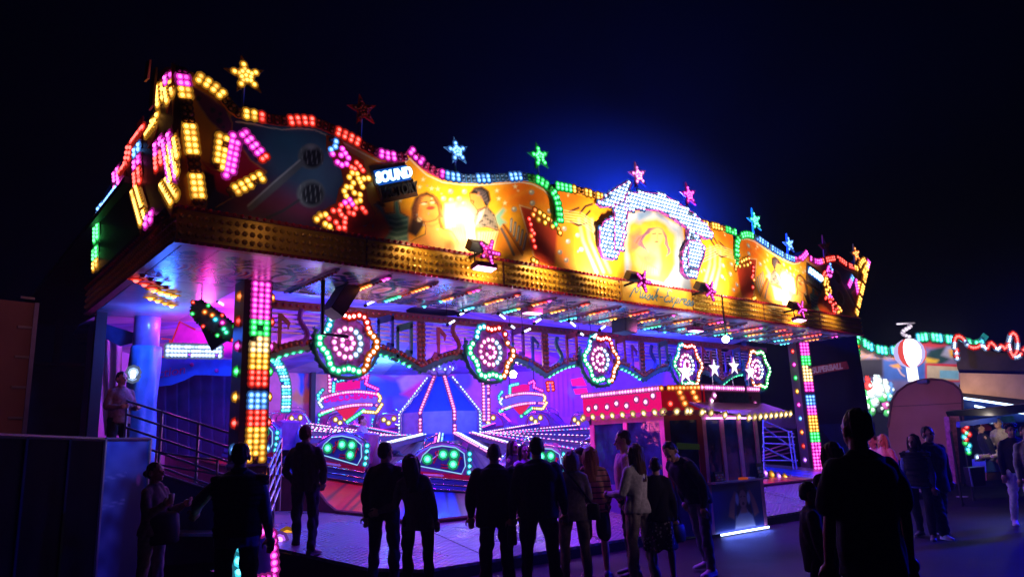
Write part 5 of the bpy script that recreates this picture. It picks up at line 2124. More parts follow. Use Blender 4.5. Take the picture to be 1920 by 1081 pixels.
# ---------------------------------------------------------------- loudspeakers under the soffit
def speaker(px, py, w, h, tilt, yaw, label, pole=False):
    p = at(px, py, 1, 11.3)
    t = thing("loudspeaker", label, "loudspeaker", p)
    rot = Matrix.Rotation(yaw, 3, 'Z') @ Matrix.Rotation(tilt, 3, 'Y')
    m_ = MB()
    m_.box(p, (w, .40, h), mat("speaker_black", (.02, .02, .024), .6), rot)
    m_.build("cabinet", t)
    m_ = MB()
    m_.box(p + rot @ Vector((0, -.206, 0)), (w * .88, .01, h * .92), mat("speaker_grille", (.05, .05, .06), .35, .4), rot)
    m_.build("grille", t)
    m_ = MB()
    if pole:
        a, b = at(606, 512, 1, 11.0), at(604, 625, 1, 11.0)
        m_.tube([a, b, b + Vector((.5, .1, .0))], .035, BLACK, 6)
    m_.tube([p, Vector((p.x, p.y, SZ))], .03, BLACK, 6)
    m_.build("bracket", t)


speaker(640, 560, .26, .64, D2R(32), 0, "black loudspeaker tilted on a pole in front of the largest flower sign", True)
speaker(1171, 610, .42, .34, D2R(4), 0, "black loudspeaker box under the soffit above the middle flower sign")

# ---------------------------------------------------------------- signs at the back of the ride
def neon(px, py, d, s, text, label):
    c = atd(px, py, d)
    t = thing("wall_sign", label, "light sign", c, "lamp signs at the back of the ride")
    yaw = math.atan2(-(c.x - CAM.x), (c.y - CAM.y)) * .8
    rz = Matrix.Rotation(yaw, 3, 'Z')

    def w_(x, z, y=0):
        return c + rz @ Vector((x * s, y, z * s))
    arc_u = [(x, .22 - .16 * (x + .15) ** 2 + .10 * x) for x in np.linspace(-1.0, 1.0, 15)]
    arc_l = [(x, -.28 - .12 * (x + .1) ** 2 + .14 * x) for x in np.linspace(-1.0, 1.0, 15)]
    m_ = MB()
    m_.prism([w_(x, z) for x, z in arc_l] + [w_(x, z) for x, z in reversed(arc_u)], rz @ Vector((0, .08, 0)), mat("neon_lilac", (.45, .35, .75), .4))
    m_.build("sign_face", t)
    m_ = MB()
    m_.prism([w_(-.55, .26, -.01), w_(.35, .34, -.01), w_(.35, .62, -.01), w_(.05, .66, -.01), w_(-.5, .56, -.01)], rz @ Vector((0, .08, 0)), emit("pink_lit_panel", (1, .01, .38), .9, False))
    m_.prism([w_(-.55, -.36, -.01), w_(-.1, -.85, -.01), w_(.35, -.34, -.01)], rz @ Vector((0, .08, 0)), emit("red_lit_panel", (1, .02, .14), .8, False))
    m_.build("crest", t)
    for L, c_, st in ((arc_u, 'P', .09), (arc_l, 'P', .09), ([(-1.0, .0), (-1.12, -.15), (-1.0, -.32)], 'W', .07), ([(1.0, .12), (1.1, 0), (1.02, -.2)], 'A', .07),
                      ([(-.62, .25), (-.6, .6), (-.2, .68)], 'C', .10), ([(-.62, -.40), (-1.15, -.62)], 'T', .10), ([(-.1, -.86), (.5, -.45)], 'T', .10), ([(.35, .7), (.62, .82), (.55, .5), (1.0, .30)], 'M', .10), ([(.45, -.50), (.95, -.55), (1.15, -.25)], 'A', .09),
                      ([(-1.0, .3), (-1.15, .12), (-1.12, -.1)], 'C', .12)):
        for p in resample([w_(x, z, -.02) for x, z in L], max(.066, st * s)):
            bulb(t, p, rz @ Vector((0, -1, 0)), c_, .022)
    if text:
        lettering(text, .34 * s, emit("neon_magenta", (.9, .01, .55), .9, False), w_(.02, .04, -.015), t, rz @ Matrix.Rotation(D2R(-5), 3, 'Y'), .01, 0, bold=.012, squeeze=.95)
    m_ = MB()
    m_.tube([w_(-.6, .3, .1), w_(-.6, 2.2, .1)], .015, BLACK, 5)
    m_.tube([w_(.6, .3, .1), w_(.6, 2.2, .1)], .015, BLACK, 5)
    m_.build("hanger", t)


neon(657, 745, 19.0, .70, "DISCO-BAHN", "pink curved lamp sign reading DISCO-BAHN left of the lit tent")
neon(980, 745, 22.0, .62, "", "smaller pink curved lamp sign without readable letters right of the lit tent")
# white lamp arch at the left, lamp columns
t = thing("lamp_arch", "cyan white curved lamp strip at the left of the painted wall", "light sign", atd(535, 775, 18.5))
L = [atd(a, b, 18.5) for a, b in ((514, 672), (524, 684), (532, 700), (537, 720), (538, 745), (536, 772))]
yaw = Vector((-.55, -.83, 0))
m_ = MB()
m_.ribbon(L, .10, yaw, .03, mat("arch_white", (.5, .6, .6), .4))
m_.build("strip", t)
for i, p in enumerate(resample(smooth_line(L, 1), .085)):
    s = Vector((.83, -.55, 0))
    for o in (-.065, 0, .065):
        bulb(t, p + s * o + yaw * .032, yaw, 'C' if i % 3 else 'W', .028)
for (a0, a1, d, c, lab) in (((623, 690), (624, 735), 20, 'P', "pink lamp column behind the DISCO-BAHN sign"), ((911, 705), (912, 786), 22.5, 'P', "pink lamp column on the wall right of the lit tent"), ((1031, 717), (1033, 732), 22.5, 'R', "short red lamp column on the back wall")):
    A_, B_ = atd(*a0, d), atd(*a1, d)
    t = thing("lamp_column", lab, "light sign", B_)
    m_ = MB()
    n = -(A_ - CAM).normalized()
    n.z = 0
    n.normalize()
    m_.bar(A_, B_, .06, .22, mat("column_face", (.5, .25, .5), .4), n)
    m_.build("column", t)
    s = n.cross(Vector((0, 0, 1)))
    for p in resample([A_, B_], .10):
        for o in (-.07, 0, .07):
            bulb(t, p + n * .04 + s * o, n, c, .028)
t = thing("wall_cloud_sign", "two magenta glowing bars on the wall behind the booth", "light sign", atd(1090, 720, 22))
m_ = MB()
for pts in ([(1071, 710), (1092, 706), (1100, 722), (1074, 722)], [(1076, 728), (1100, 726), (1103, 737), (1080, 738)]):
    W_ = [atd(a, b, 22) for a, b in pts]
    m_.prism(W_, (.05, .08, 0), emit("magenta_bars", (1, .01, .42), 1.3, False))
m_.build("bars", t)

# ---------------------------------------------------------------- left bay of the ride
# white lamp bar
A_, B_ = atd(316, 657, 15.2), atd(416, 659, 15.6)
t = thing("lamp_bar", "row of bright white lamps in three lines in the left bay", "light sign", A_)
m_ = MB()
m_.bar(A_, B_, .06, .26, mat("lamp_bar_body", (.3, .3, .35), .4))
m_.build("body", t)
nb = Vector((-.45, -.9, 0)).normalized()
for p in resample([A_, B_], .066):
    for o in (-.085, 0, .085):
        bulb(t, p + nb * .05 + Vector((0, 0, o)), nb, 'W', .030)
# blue banner with red lettering and a wavy lower edge
t = thing("wave_banner", "bright blue banner with wavy lower edge and red lettering", "banner", atd(370, 700, 15.8))
top_ = [(292, 668), (445, 674)]
low = [(445, 702), (425, 704), (405, 703), (385, 702), (365, 702), (345, 712), (320, 721), (292, 724)]
W_ = [atd(a, b, 15.9) for a, b in top_ + low]
m_ = MB()
m_.prism(W_, (.01, .03, 0), mat("banner_blue", (.05, .24, .85), .5, 0, .1))
m_.build("banner_cloth", t)
e = (W_[1] - W_[0]).normalized()
rot = Matrix.Rotation(math.atan2(e.y, e.x), 3, 'Z')
lettering("Action", .27, mat("banner_red", (.45, .03, .30), .5), atd(312, 698, 15.85), t, rot @ Matrix.Rotation(D2R(-8), 3, 'Y'), .006, .2, squeeze=1.1)
m_ = MB()
for a, b in ((360, 683), (406, 694)):
    m_.sphere(atd(a, b, 15.85), .045, MATS["banner_red"], 8, 6)
m_.build("red_dot", t)
# dark lower curtain behind it
t = thing("dark_curtain", "dark blue curtain below the wavy blue banner", "curtain", atd(370, 800, 16.2))
W_ = [atd(a, b, 16.3) for a, b in ((288, 670), (450, 674), (450, 860), (288, 850))]
sec = []
m_ = MB()
n = 60
vs = []
for k in range(n + 1):
    s_ = k / n
    o = Vector((-.4, .8, 0)) * .07 * math.sin(s_ * 46)
    vs += [W_[0].lerp(W_[1], s_) + o, W_[3].lerp(W_[2], s_) + o * 1.6]
m_.add(vs, [(2 * k, 2 * k + 1, 2 * k + 3, 2 * k + 2) for k in range(n)], mat("dark_curtain_cloth", (.05, .03, .16), .8, 0, .4, 2))
m_.build("curtain_cloth", t, True)
# pink panel with red frame above
t = thing("pink_panel", "pink tilted panel with red neon edge above the white lamp bar", "panel", atd(360, 630, 15.9))
m_ = MB()
m_.prism([atd(a, b, 15.95) for a, b in ((318, 645), (338, 602), (368, 618), (440, 640), (445, 672), (318, 655))], (.01, .03, 0), mat("pink_wall", (.60, .05, .42), .5))
m_.build("panel_face", t)
m_ = MB()
m_.tube([atd(a, b, 15.85) for a, b in ((303, 668), (314, 668), (319, 635), (303, 634))], .018, emit("red_neon", (1, .03, .05), .55, False), 6)
m_.tube([atd(a, b, 15.85) for a, b in ((319, 648), (337, 602), (366, 617))], .018, MATS["red_neon"], 6)
m_.build("neon_edge", t)
# wrapped pillar and left curtain
t = thing("wrapped_pillar", "round pillar wrapped in blue sheet beside the boarding platform", "pillar", atd(265, 860, 14.6))
m_ = MB()
top, bot = atd(274, 640, 14.6), atd(266, 860, 14.6)
bot.x, bot.y = top.x, top.y
bot.z = DZ
sh = mat("wrap_sheet", (.10, .28, .62), .38, 0, .25, 2.5, .6)
secs = []
for k in range(28):
    z = bot.z + (top.z - .1 - bot.z) * k / 27
    secs.append([Vector((top.x + (.27 + .022 * math.sin(5 * a + 2.2 * z) + .015 * math.sin(9 * a - 3 * z)) * math.cos(a), top.y + (.27 + .022 * math.sin(5 * a + 2.2 * z) + .015 * math.sin(9 * a - 3 * z)) * math.sin(a), z)) for a in np.linspace(0, 2 * np.pi, 28, endpoint=False)])
m_.loft(secs, sh)
m_.build("wrap", t, True)
m_ = MB()
m_.tube([Vector((top.x, top.y, top.z - .12)), Vector((top.x, top.y, SZ + .4))], .24, mat("pillar_violet", (.45, .25, .60), .3, .3), 18)
m_.build("pillar_top", t, True)
t = thing("side_curtain", "pale sheet curtain lit blue and violet at the left edge of the ride", "curtain", atd(205, 800, 15))
W_ = [atd(a, b, 15.2) for a, b in ((180, 605), (228, 640), (222, 815), (196, 815))]
m_ = MB()
vs = []
n, mrow = 24, 16
for j in range(mrow + 1):
    for k in range(n + 1):
        s_, u_ = k / n, j / mrow
        p = W_[0].lerp(W_[1], s_).lerp(W_[3].lerp(W_[2], s_), u_)
        vs.append(p + Vector((-.3, -.6, 0)) * (.06 * math.sin(s_ * 17 + 2 * u_) + .05 * math.sin(u_ * 5 + s_ * 4)))
m_.add(vs, [(j * (n + 1) + k, j * (n + 1) + k + 1, (j + 1) * (n + 1) + k + 1, (j + 1) * (n + 1) + k) for j in range(mrow) for k in range(n)], mat("sheet_white", (.55, .52, .66), .6, 0, .15, 2))
m_.build("sheet", t, True)
t = thing("hanging_sheet", "slack blue tarpaulin hanging under the roof at the left", "tarpaulin", atd(215, 640, 14.8))
m_ = MB()
W_ = [atd(a, b, 14.8) for a, b in ((178, 600), (258, 625), (256, 640), (225, 648), (180, 625))]
m_.prism(W_, (.02, .04, 0), mat("blue_tarp", (.06, .12, .42), .5, 0, .3, 4, .0))
m_.build("tarpaulin_cloth", t)
# chain-lamp sign hanging in the left bay
t = thing("hanging_sign", "tilted hanging sign with rounded ends edged by a chain of small lamps", "light sign", atd(403, 605, 12.6))
ctr = [(362, 566), (378, 563), (400, 578), (436, 604), (446, 622), (442, 636), (428, 638), (400, 624), (368, 602), (358, 582)]
W_ = [atd(a, b, 12.6) for a, b in ctr]
m_ = MB()
m_.prism(W_, (.05, .10, 0), mat("hanging_sign_face", (.10, .16, .20), .35, 0, .6, 9))
m_.build("face", t)
m_ = MB()
m_.prism([atd(a, b, 12.75) for a, b in ((372, 604), (428, 634), (396, 656))], (.05, .10, 0), DARK)
m_.build("pendant", t)
cs = "RGTGRGRGOG"
for i, p in enumerate(resample(W_ + W_[:1], .058)):
    bulb(t, p + (CAM - p).normalized() * .02, (CAM - p), cs[i % 10], .016, i % 5 == 0)
for a, b, c in ((384, 584, 'O'), (398, 590, 'O'), (404, 598, 'C'), (417, 604, 'M'), (420, 616, 'T'), (424, 622, 'T'), (412, 610, 'M')):
    p = atd(a, b, 12.55)
    bulb(t, p, (CAM - p), c, .02)
m_ = MB()
m_.tube([W_[1], Vector((W_[1].x, W_[1].y, SZ))], .012, BLACK, 5)
m_.build("hanger", t)

# boarding stairs railing (left) : parallel sloping rails
RAIL = mat("rail_steel", (.10, .12, .18), .35, .7)


def railing(label, A_, B_, zs, posts, r=.02, mt=None):
    t = thing("railing", label, "railing", A_)
    m_ = MB()
    for a_ in posts:
        p = A_.lerp(B_, a_)
        m_.tube([p + Vector((0, 0, zs[0] - .35)), p + Vector((0, 0, zs[-1] + .02))], r * 1.3, mt or RAIL, 6)
    m_.build("posts_frame", t)
    m_ = MB()
    for z in zs:
        m_.tube([A_ + Vector((0, 0, z)), B_ + Vector((0, 0, z))], r, mt or RAIL, 6)
    m_.build("rails", t)
    return t


A_, B_ = atd(232, 850, 12.4), atd(443, 925, 11.4)
railing("long sloping black railing of the boarding steps on the left", A_, B_, [.0, .22, .44, .66, .88], (0, .33, .66, 1))
A_, B_ = atd(290, 905, 11.9), atd(405, 925, 11.5)
railing("short lower railing behind the woman with the drink", A_, B_, [.1, .3, .5], (0, 1), .016)
A_, B_ = atd(500, 990, 10.7), atd(524, 925, 11.7)
railing("steel entrance railing right of the near striped post", A_, B_, [.1, .3, .5, .7, .85], (0, .5, 1), .018, STEEL)
# boarding platform with steps on the left
t = thing("boarding_platform", "dark boarding platform with steps at the left of the ride", "platform", atd(250, 900, 12.8))
m_ = MB()
p = atd(250, 860, 12.9)
q = atd(440, 1010, 11.6)
m_.box((p.x + .15, p.y + .8, .62), (1.4, 2.6, 1.2), mat("platform_side", (.015, .02, .06), .5))
for k in range(5):
    m_.box((p.x + 1.0 + k * .24, p.y + .5, (1.12 - k * .20) / 2 + .02), (.24, 1.6, 1.12 - k * .20), MATS["platform_side"])
m_.build("platform_body", t)
# skirting panel below the rails
t = thing("skirt_panel", "dark blue skirting panel under the boarding railing", "panel", atd(360, 1000, 11))
m_ = MB()
m_.prism([atd(278, 880, 11.6), atd(440, 932, 11.1), atd(440, 1050, 11.1), atd(278, 1060, 11.6)], (.02, .05, 0), mat("skirt_blue", (.012, .018, .06), .5))
m_.build("panel_sheet", t)
m_ = MB()
m_.tube([atd(278, 880, 11.55), atd(440, 932, 11.05)], .02, RAIL, 6)
m_.build("edge_tube", t)
# ride-side stage lights behind: small green lamps on the left car is part of a car; blue led spot pair
t = thing("spot_pair", "pair of small white spotlights next to the man on the boarding platform", "spotlight", atd(250, 703, 14))
for a, b in ((250, 697), (249, 704)):
    p = atd(a, b, 14)
    bulb(t, p, (CAM - p), 'W', .05)
m_ = MB()
m_.bar(atd(251, 690, 14.1), atd(250, 712, 14.1), .08, .08, BLACK)
m_.build("housing", t)

# ---------------------------------------------------------------- dark fence, banner and trailer in the left foreground
t = thing("site_fence", "black tarpaulin site fence in the left foreground", "fence", atd(60, 1000, 6.4))
m_ = MB()
A_, B_ = atd(-60, 820, 5.2), atd(194, 818, 7.6)
A_.z = B_.z = (A_.z + B_.z) / 2
n = 40
vs = []
for k in range(n + 1):
    s_ = k / n
    p = A_.lerp(B_, s_) + Vector((.0, -.012 * math.sin(s_ * 9 + .8 * math.sin(s_ * 23)), 0))
    vs += [p, Vector((p.x, p.y, 0.02))]
m_.add(vs, [(2 * k, 2 * k + 1, 2 * k + 3, 2 * k + 2) for k in range(n)], mat("black_tarp", (.003, .003, .007), .9, 0, .3, 3, .4, .03))
m_.build("tarpaulin", t, True)
m_ = MB()
m_.tube([A_, B_], .022, BLACK, 6)
for s_ in (.0, .34, .67, 1):
    p = A_.lerp(B_, s_)
    m_.tube([p, Vector((p.x, p.y, 0))], .022, BLACK, 6)
m_.build("fence_frame", t)
t = thing("mesh_banner", "blue lit printed banner on a steel frame behind the woman with the drink", "banner", atd(238, 1080, 8.3))
W_ = [atd(198, 822, 9.2), atd(282, 822, 9.8)]
W_[1].z = W_[0].z
lo = [Vector((W_[1].x, W_[1].y, .1)), Vector((W_[0].x, W_[0].y, .1))]
us, vs_ = np.linspace(0, 1, 60), np.linspace(0, 1, 90)
U, Vv = np.meshgrid(us, vs_)
A3 = np.array(W_[0]) + U.ravel()[:, None] * np.array(W_[1] - W_[0])
A3[:, 2] = W_[0].z * (1 - Vv.ravel()) + .1 * Vv.ravel()
P = Paint(U.ravel() * 84, Vv.ravel() * 260)
P.fill((.05, .14, .42))
w = wobble(P.X, P.Y, .09, 21)
P.mix(np.clip(w + .1, 0, 1), (.14, .30, .62))
P.mix(np.clip(-w - .1, 0, 1), (.02, .05, .20))
P.poly([(45, 70), (84, 60), (84, 250), (30, 250), (35, 140)], (.015, .02, .07), 12)
P.poly([(20, 20), (60, 15), (70, 60), (25, 65)], (.12, .25, .60), 8, .7)
for yy in (62, 66, 108, 113):
    P.stroke([(2, yy + 4), (42, yy - 3)], 1.6, (.35, .55, .85), 1.2, .6)
P.ell(66, 72, 4, 9, (.35, .10, .30), .4)
painted_grid("printed_sheet", t, A3, grid_faces(60, 90), P.C, paint_mat("banner_print", .5, .4))
m_ = MB()
m_.tube([W_[0], W_[1]], .022, STEEL, 6)
m_.tube([W_[0], lo[1]], .022, STEEL, 6)
m_.tube([W_[1], lo[0]], .022, STEEL, 6)
m_.build("banner_frame", t)
lamp('SPOT', atd(225, 740, 9.0), atd(240, 900, 9.5), (.03,.12,1), 45, .1, spot=80)
t = thing("parked_trailer", "brownish trailer end wall with lashing hooks at the left edge of the picture", "trailer", atd(30, 900, 9))
m_ = MB()
A_, B_ = atd(-60, 556, 9.0), atd(74, 566, 9.6)
fw = (B_ - A_)
fw.z = 0
fw.normalize()
dep = Vector((-fw.y, fw.x, 0)) * 4
A2, B2 = Vector((A_.x, A_.y, 0.5)), Vector((B_.x, B_.y, 0.5))
A_.z = B_.z = (A_.z + B_.z) / 2
m_.prism([A2, B2, B_, A_], dep, mat("trailer_tarp", (.20, .11, .10), .55, 0, .15, 1.5))
m_.build("box_body", t)
m_ = MB()
for k in range(7):
    z = 1.5 + k * .38
    p = Vector((B_.x, B_.y, z)) - fw * .22 + Vector((0, -.01, 0))
    m_.bar(p, p + fw * .16, .02, .03, STEEL)
m_.build("lashing_hooks", t)
m_ = MB()
m_.bar(Vector((B_.x, B_.y, .5)) - fw * .03 + Vector((0, -.02, 0)), B_ - fw * .03 + Vector((0, -.02, 0)), .05, .05, mat("trailer_edge", (.10, .12, .35), .4))
m_.build("corner_rail", t)
m_ = MB()
for dx in (.6, 1.9):
    p = Vector((A_.x, A_.y, .36)).lerp(Vector((B_.x, B_.y, .36)), .5) + dep * (.2 + dx * .2)
    m_.tube([p - fw * .2, p + fw * .1], .36, BLACK, 18)
m_.build("wheel", t)
lamp('SPOT', (1.2, 6.8, 4.2), atd(30, 690, 9.3), (1, .28, .40), 60, .3, spot=60)
t = thing("dark_shed", "dark low building between the trailer and the ride", "building", atd(120, 860, 16))
m_ = MB()
A_, B_ = atd(40, 640, 17), atd(190, 650, 18)
A_.z = B_.z = 3.9
m_.prism([Vector((A_.x, A_.y, 0)), Vector((B_.x, B_.y, 0)), B_, A_], (-2, 4, 0), mat("shed_wall", (.02, .02, .05), .7, 0, .3, 3))
m_.build("wall", t)
m_ = MB()
m_.bar(A_ + Vector((0, 0, .05)), B_ + Vector((0, 0, .05)), .3, .08, DARK)
m_.build("eaves", t)
t = thing("deck_edge_lamps", "small yellow and violet lamps on the deck edge beside the near post", "step lights", (4.3, 10.3, .2))
m_ = MB()
A_, B_ = at(524, 1011, 2, .52), at(538, 1004, 2, .52)
m_.bar(A_ + Vector((0, .06, 0)), B_ + Vector((0, .06, 0)), .06, .08, BLACK)
for p in (A_, B_):
    m_.bar(Vector((p.x, p.y + .06, .2)), Vector((p.x, p.y + .06, p.z)), .04, .04, BLACK)
m_.build("lamp_rail", t)
bulb(t, A_, (-.3, -1, .2), 'V', .045)
bulb(t, B_, (-.3, -1, .2), 'Y', .05)


# ================================================================ ticket booth
booth = thing("ticket_booth", "red and magenta lit ticket booth with lamp-edged roof and dark windows", "ticket booth", (11.3, 8.35, 0))
FA, FB, FC, FD, FE = Vector((10.6, 10.55, 0)), Vector((10.6, 8.68, 0)), Vector((11.25, 8.35, 0)), Vector((13.0, 8.35, 0)), Vector((13.0, 10.55, 0))
FRM = mat("booth_frame_pink", (.80, .24, .46), .35)
FRD = mat("booth_frame_red", (.42, .03, .05), .35)
GLASS = mat("booth_glass", (.012, .034, .12), .08, 0, .8, 3, .9)
PANELB = mat("booth_panel_blue", (.05, .08, .38), .4, 0, .2, 3)
ZB, ZW0, ZW1, ZF0, ZF1 = .05, .92, 2.05, 2.22, 2.62


def wall_rect(m_, a, b, z0, z1, out, th, material):
    d = (b - a).normalized()
    n = Vector((d.y, -d.x, 0))
    A_, B_ = a + n * out, b + n * out
    m_.prism([Vector((A_.x, A_.y, z0)), Vector((B_.x, B_.y, z0)), Vector((B_.x, B_.y, z1)), Vector((A_.x, A_.y, z1))], -n * th, material)
    return n


faces = [(FA, FB, 2, FRM), (FB, FC, 1, FRD), (FC, FD, 3, FRM)]
for a, b, nwin, fm in faces:
    d = (b - a).normalized()
    L = (b - a).length
    m_ = MB()
    wall_rect(m_, a, b, ZB, ZW0, 0, .05, PANELB if nwin != 2 else mat("booth_panel_violet", (.10, .05, .30), .4))
    m_.build("lower_panel", booth)
    m_ = MB()
    wall_rect(m_, a, b, ZW1, ZF0 + .05, 0, .05, fm)
    w_ = .10
    for k in range(nwin + 1):
        p = a + d * ((L - w_) * k / nwin)
        wall_rect(m_, p, p + d * w_, ZW0 if k and k < nwin else ZB + .01, ZW1, .012, .07, fm)
    m_.build("window_frame", booth)
    m_ = MB()
    for k in range(nwin):
        p = a + d * ((L - w_) * k / nwin + w_)
        q = a + d * ((L - w_) * (k + 1) / nwin)
        wall_rect(m_, p, q, ZW0, ZW1, -.02, .01, GLASS)
    m_.build("window_pane", booth)
m_ = MB()
wall_rect(m_, FD, FE, ZB, ZF0, 0, .05, PANELB)
wall_rect(m_, FE, FA, ZB, ZF0, 0, .05, PANELB)
m_.prism([Vector((p.x, p.y, ZF1 - .12)) for p in (FA, FB, FC, FD, FE)], (0, 0, .04), DARK)
m_.build("rear_wall", booth)
# roof fascia: backlit magenta on the long side, dark red on the corner and the front
SIGN_L = emit("booth_fascia_magenta", (1, .006, .20), .85)
SIGN_C = emit("booth_fascia_red", (.40, .004, .008), .5)
SIGN_F = mat("booth_fascia_dark", (.22, .01, .05), .35)
for (a, b, _, _), mt, nm in zip(faces, (SIGN_L, SIGN_C, SIGN_F), range(3)):
    m_ = MB()
    n = wall_rect(m_, a - (b - a).normalized() * .06, b + (b - a).normalized() * .06, ZF0, ZF1, .10, .06, mt)
    m_.build("roof_fascia", booth)
    d = (b - a).normalized()
    L = (b - a).length
    A_ = a + n * .11 - d * .05
    bulb_line(booth, [Vector((A_.x, A_.y, ZF1 + .0)), Vector((A_.x, A_.y, ZF1 + .0)) + d * (L + .1)], n, 'P' if nm != 1 else 'O', .072, .022)
    bulb_line(booth, [Vector((A_.x, A_.y, ZF0 - .02)), Vector((A_.x, A_.y, ZF0 - .02)) + d * (L + .1)], n + Vector((0, 0, -.3)), 'A', .26, .027)
    m_ = MB()
    k = 0
    x = 0
    while x < L:
        p = A_ + d * x
        m_.prism([Vector((p.x, p.y, ZF0)), Vector((p.x, p.y, ZF0 - .04)) + d * .02, Vector((p.x, p.y, ZF0 - .10)) + d * .12, Vector((p.x, p.y, ZF0 - .04)) + d * .22, Vector((p.x, p.y, ZF0)) + d * .24], -n * .01, mat("scallop_edge", (.35, .06, .22), .5))
        x += .26
    m_.build("scalloped_edge", booth)
n1 = Vector((-1, 0, 0))
for y, z in ((10.45, 2.36), (10.25, 2.38), (9.95, 2.37), (9.7, 2.42), (9.45, 2.36), (9.2, 2.46), (8.98, 2.40), (8.8, 2.50)):
    bulb(booth, Vector((10.6 - .105, y, z)), n1, 'p', .027)
d = (FC - FB).normalized()
nC = Vector((d.y, -d.x, 0))
for s_, z in ((.10, 2.34), (.30, 2.54), (.34, 2.44), (.38, 2.34), (.56, 2.54), (.60, 2.44), (.64, 2.34)):
    p = FB + d * s_ + nC * .105
    bulb(booth, Vector((p.x, p.y, z)), nC, 'R' if s_ < .2 else 'O', .029)
for x, z in ((11.45, 2.38), (11.55, 2.48), (12.75, 2.44), (12.85, 2.32)):
    bulb(booth, Vector((x, 8.24, z)), (0, -1, 0), 'p', .027)
m_ = MB()
m_.box((12.15, 8.235, 2.42), (.95, .015, .22), mat("price_board", (.06, .02, .06), .3, 0, .6, 14))
m_.build("price_board", booth)
# front opening: counter, small goods, light strip
m_ = MB()
m_.box((12.1, 8.28, .93), (1.7, .22, .03), STEEL)
m_.build("counter", booth)
m_ = MB()
m_.box((12.1, 8.30, 2.07), (1.5, .04, .035), emit("booth_strip_light", (.75, .35, 1), 3.0))
m_.build("strip_light", booth)
m_ = MB()
m_.box((12.2, 8.29, .035), (1.5, .03, .03), emit("booth_floor_light", (.35, .45, 1), 9.0))
m_.build("floor_light", booth)
lamp('AREA', (12.2, 8.24, .10), (12.2, 7.6, 0), (.10, .16, 1), 16, 1.5, .04)
lamp('SPOT', (12.2, 8.1, 2.0), (12.3, 6.6, 0), (.05, .10, 1), 60, .3, spot=150, blend=1)
us, vs_ = np.linspace(0, 1, 110), np.linspace(0, 1, 70)
U, Vv = np.meshgrid(us, vs_)
A3 = np.stack([11.33 + U.ravel() * 1.62, np.full(U.size, 8.343), .88 - Vv.ravel() * .80], 1)
P = Paint(U.ravel() * 160, Vv.ravel() * 80)
P.fill((.03, .05, .26))
w = wobble(P.X, P.Y, .05, 31)
P.mix(np.clip(w, 0, 1), (.05, .10, .42))
P.ell(93, 40, 60, 42, (.02, .03, .12), .5)
P.poly([(62, 80), (68, 58), (84, 48), (104, 48), (120, 58), (126, 80)], (.42, .46, .66), 2)
P.poly([(46, 56), (54, 32), (70, 14), (78, 18), (68, 36), (62, 62)], (.46, .17, .15), 2)
P.poly([(142, 56), (132, 32), (118, 14), (110, 18), (120, 36), (126, 62)], (.46, .17, .15), 2)
P.ell(94, 26, 20, 25, (.035, .012, .02), .15)
P.poly([(74, 30), (70, 60), (82, 52), (84, 34)], (.035, .012, .02), 2)
P.poly([(114, 30), (120, 60), (106, 52), (104, 34)], (.035, .012, .02), 2)
P.ell(94, 29, 12, 16, (.52, .21, .17), .12)
P.stroke([(86, 25), (91, 24)], 1.8, (.05, .02, .02), 1)
P.stroke([(97, 24), (102, 25)], 1.8, (.05, .02, .02), 1)
P.ell(94, 37, 4, 3, (.10, .01, .02), .3)
P.ell(76, 28, 5, 10, (.55, .60, .80), .3)
P.ell(112, 28, 5, 10, (.55, .60, .80), .3)
P.poly([(86, 44), (102, 44), (106, 54), (82, 54)], (.46, .18, .15), 2)
painted_grid("poster", booth, A3, grid_faces(110, 70), P.C, paint_mat("poster_print", .35, .5))
for x, w_, h_, cols in ((11.55, .26, .16, ((.7, .5, .1), (.6, .1, .1), (.5, .4, .3))), (12.86, .18, .26, ((.2, .3, .2), (.6, .3, .1), (.6, .6, .5), (.1, .3, .5)))):
    t = thing("goods_rack", "small rack of colourful cards on the booth counter " + ("at the window corner" if x < 12 else "at the far window"), "rack", (x, 8.27, .945))
    m_ = MB()
    for r in range(4):
        for c in range(4):
            m_.box((x - w_ / 2 + w_ * (c + .5) / 4, 8.26 + .015 * r, .96 + h_ * (r + .5) / 4), (w_ / 4.6, .01, h_ / 5), mat("card_%d" % ((r + c) % len(cols) + int(x * 10)), cols[(r + c) % len(cols)], .5))
    m_.build("card_rows", t)
    m_ = MB()
    m_.box((x, 8.30, .945 + h_ / 2), (w_ + .02, .02, h_ + .02), BLACK)
    m_.build("rack_back", t)
t = thing("token_tray", "small orange tray with white dish on the booth counter", "tray", (12.3, 8.24, .945))
m_ = MB()
m_.box((12.2, 8.24, .965), (.16, .10, .04), emit("orange_tray", (.9, .12, .02), .35, False))
m_.build("tray", t)
m_ = MB()
m_.box((12.42, 8.24, .96), (.18, .11, .03), mat("dish_white", (.7, .7, .75), .4))
m_.build("dish", t)
# greenish gleam on the corner window glass, painted as a faint glowing strip
t = thing("booth_reflection", "faint greenish gleam on the booth corner window glass, painted as a glowing strip", "reflection", (10.95, 8.55, 1.5))
m_ = MB()
p, q = FB.lerp(FC, .28), FB.lerp(FC, .88)
m_.prism([Vector((p.x, p.y - .004, 1.54)) + nC * .008, Vector((q.x, q.y - .004, 1.52)) + nC * .008, Vector((q.x, q.y, 1.62)) + nC * .008, Vector((p.x, p.y, 1.66)) + nC * .008], nC * .004, emit("reflection_glow", (.20, .34, .06), .035, False))
m_.build("reflection", t)
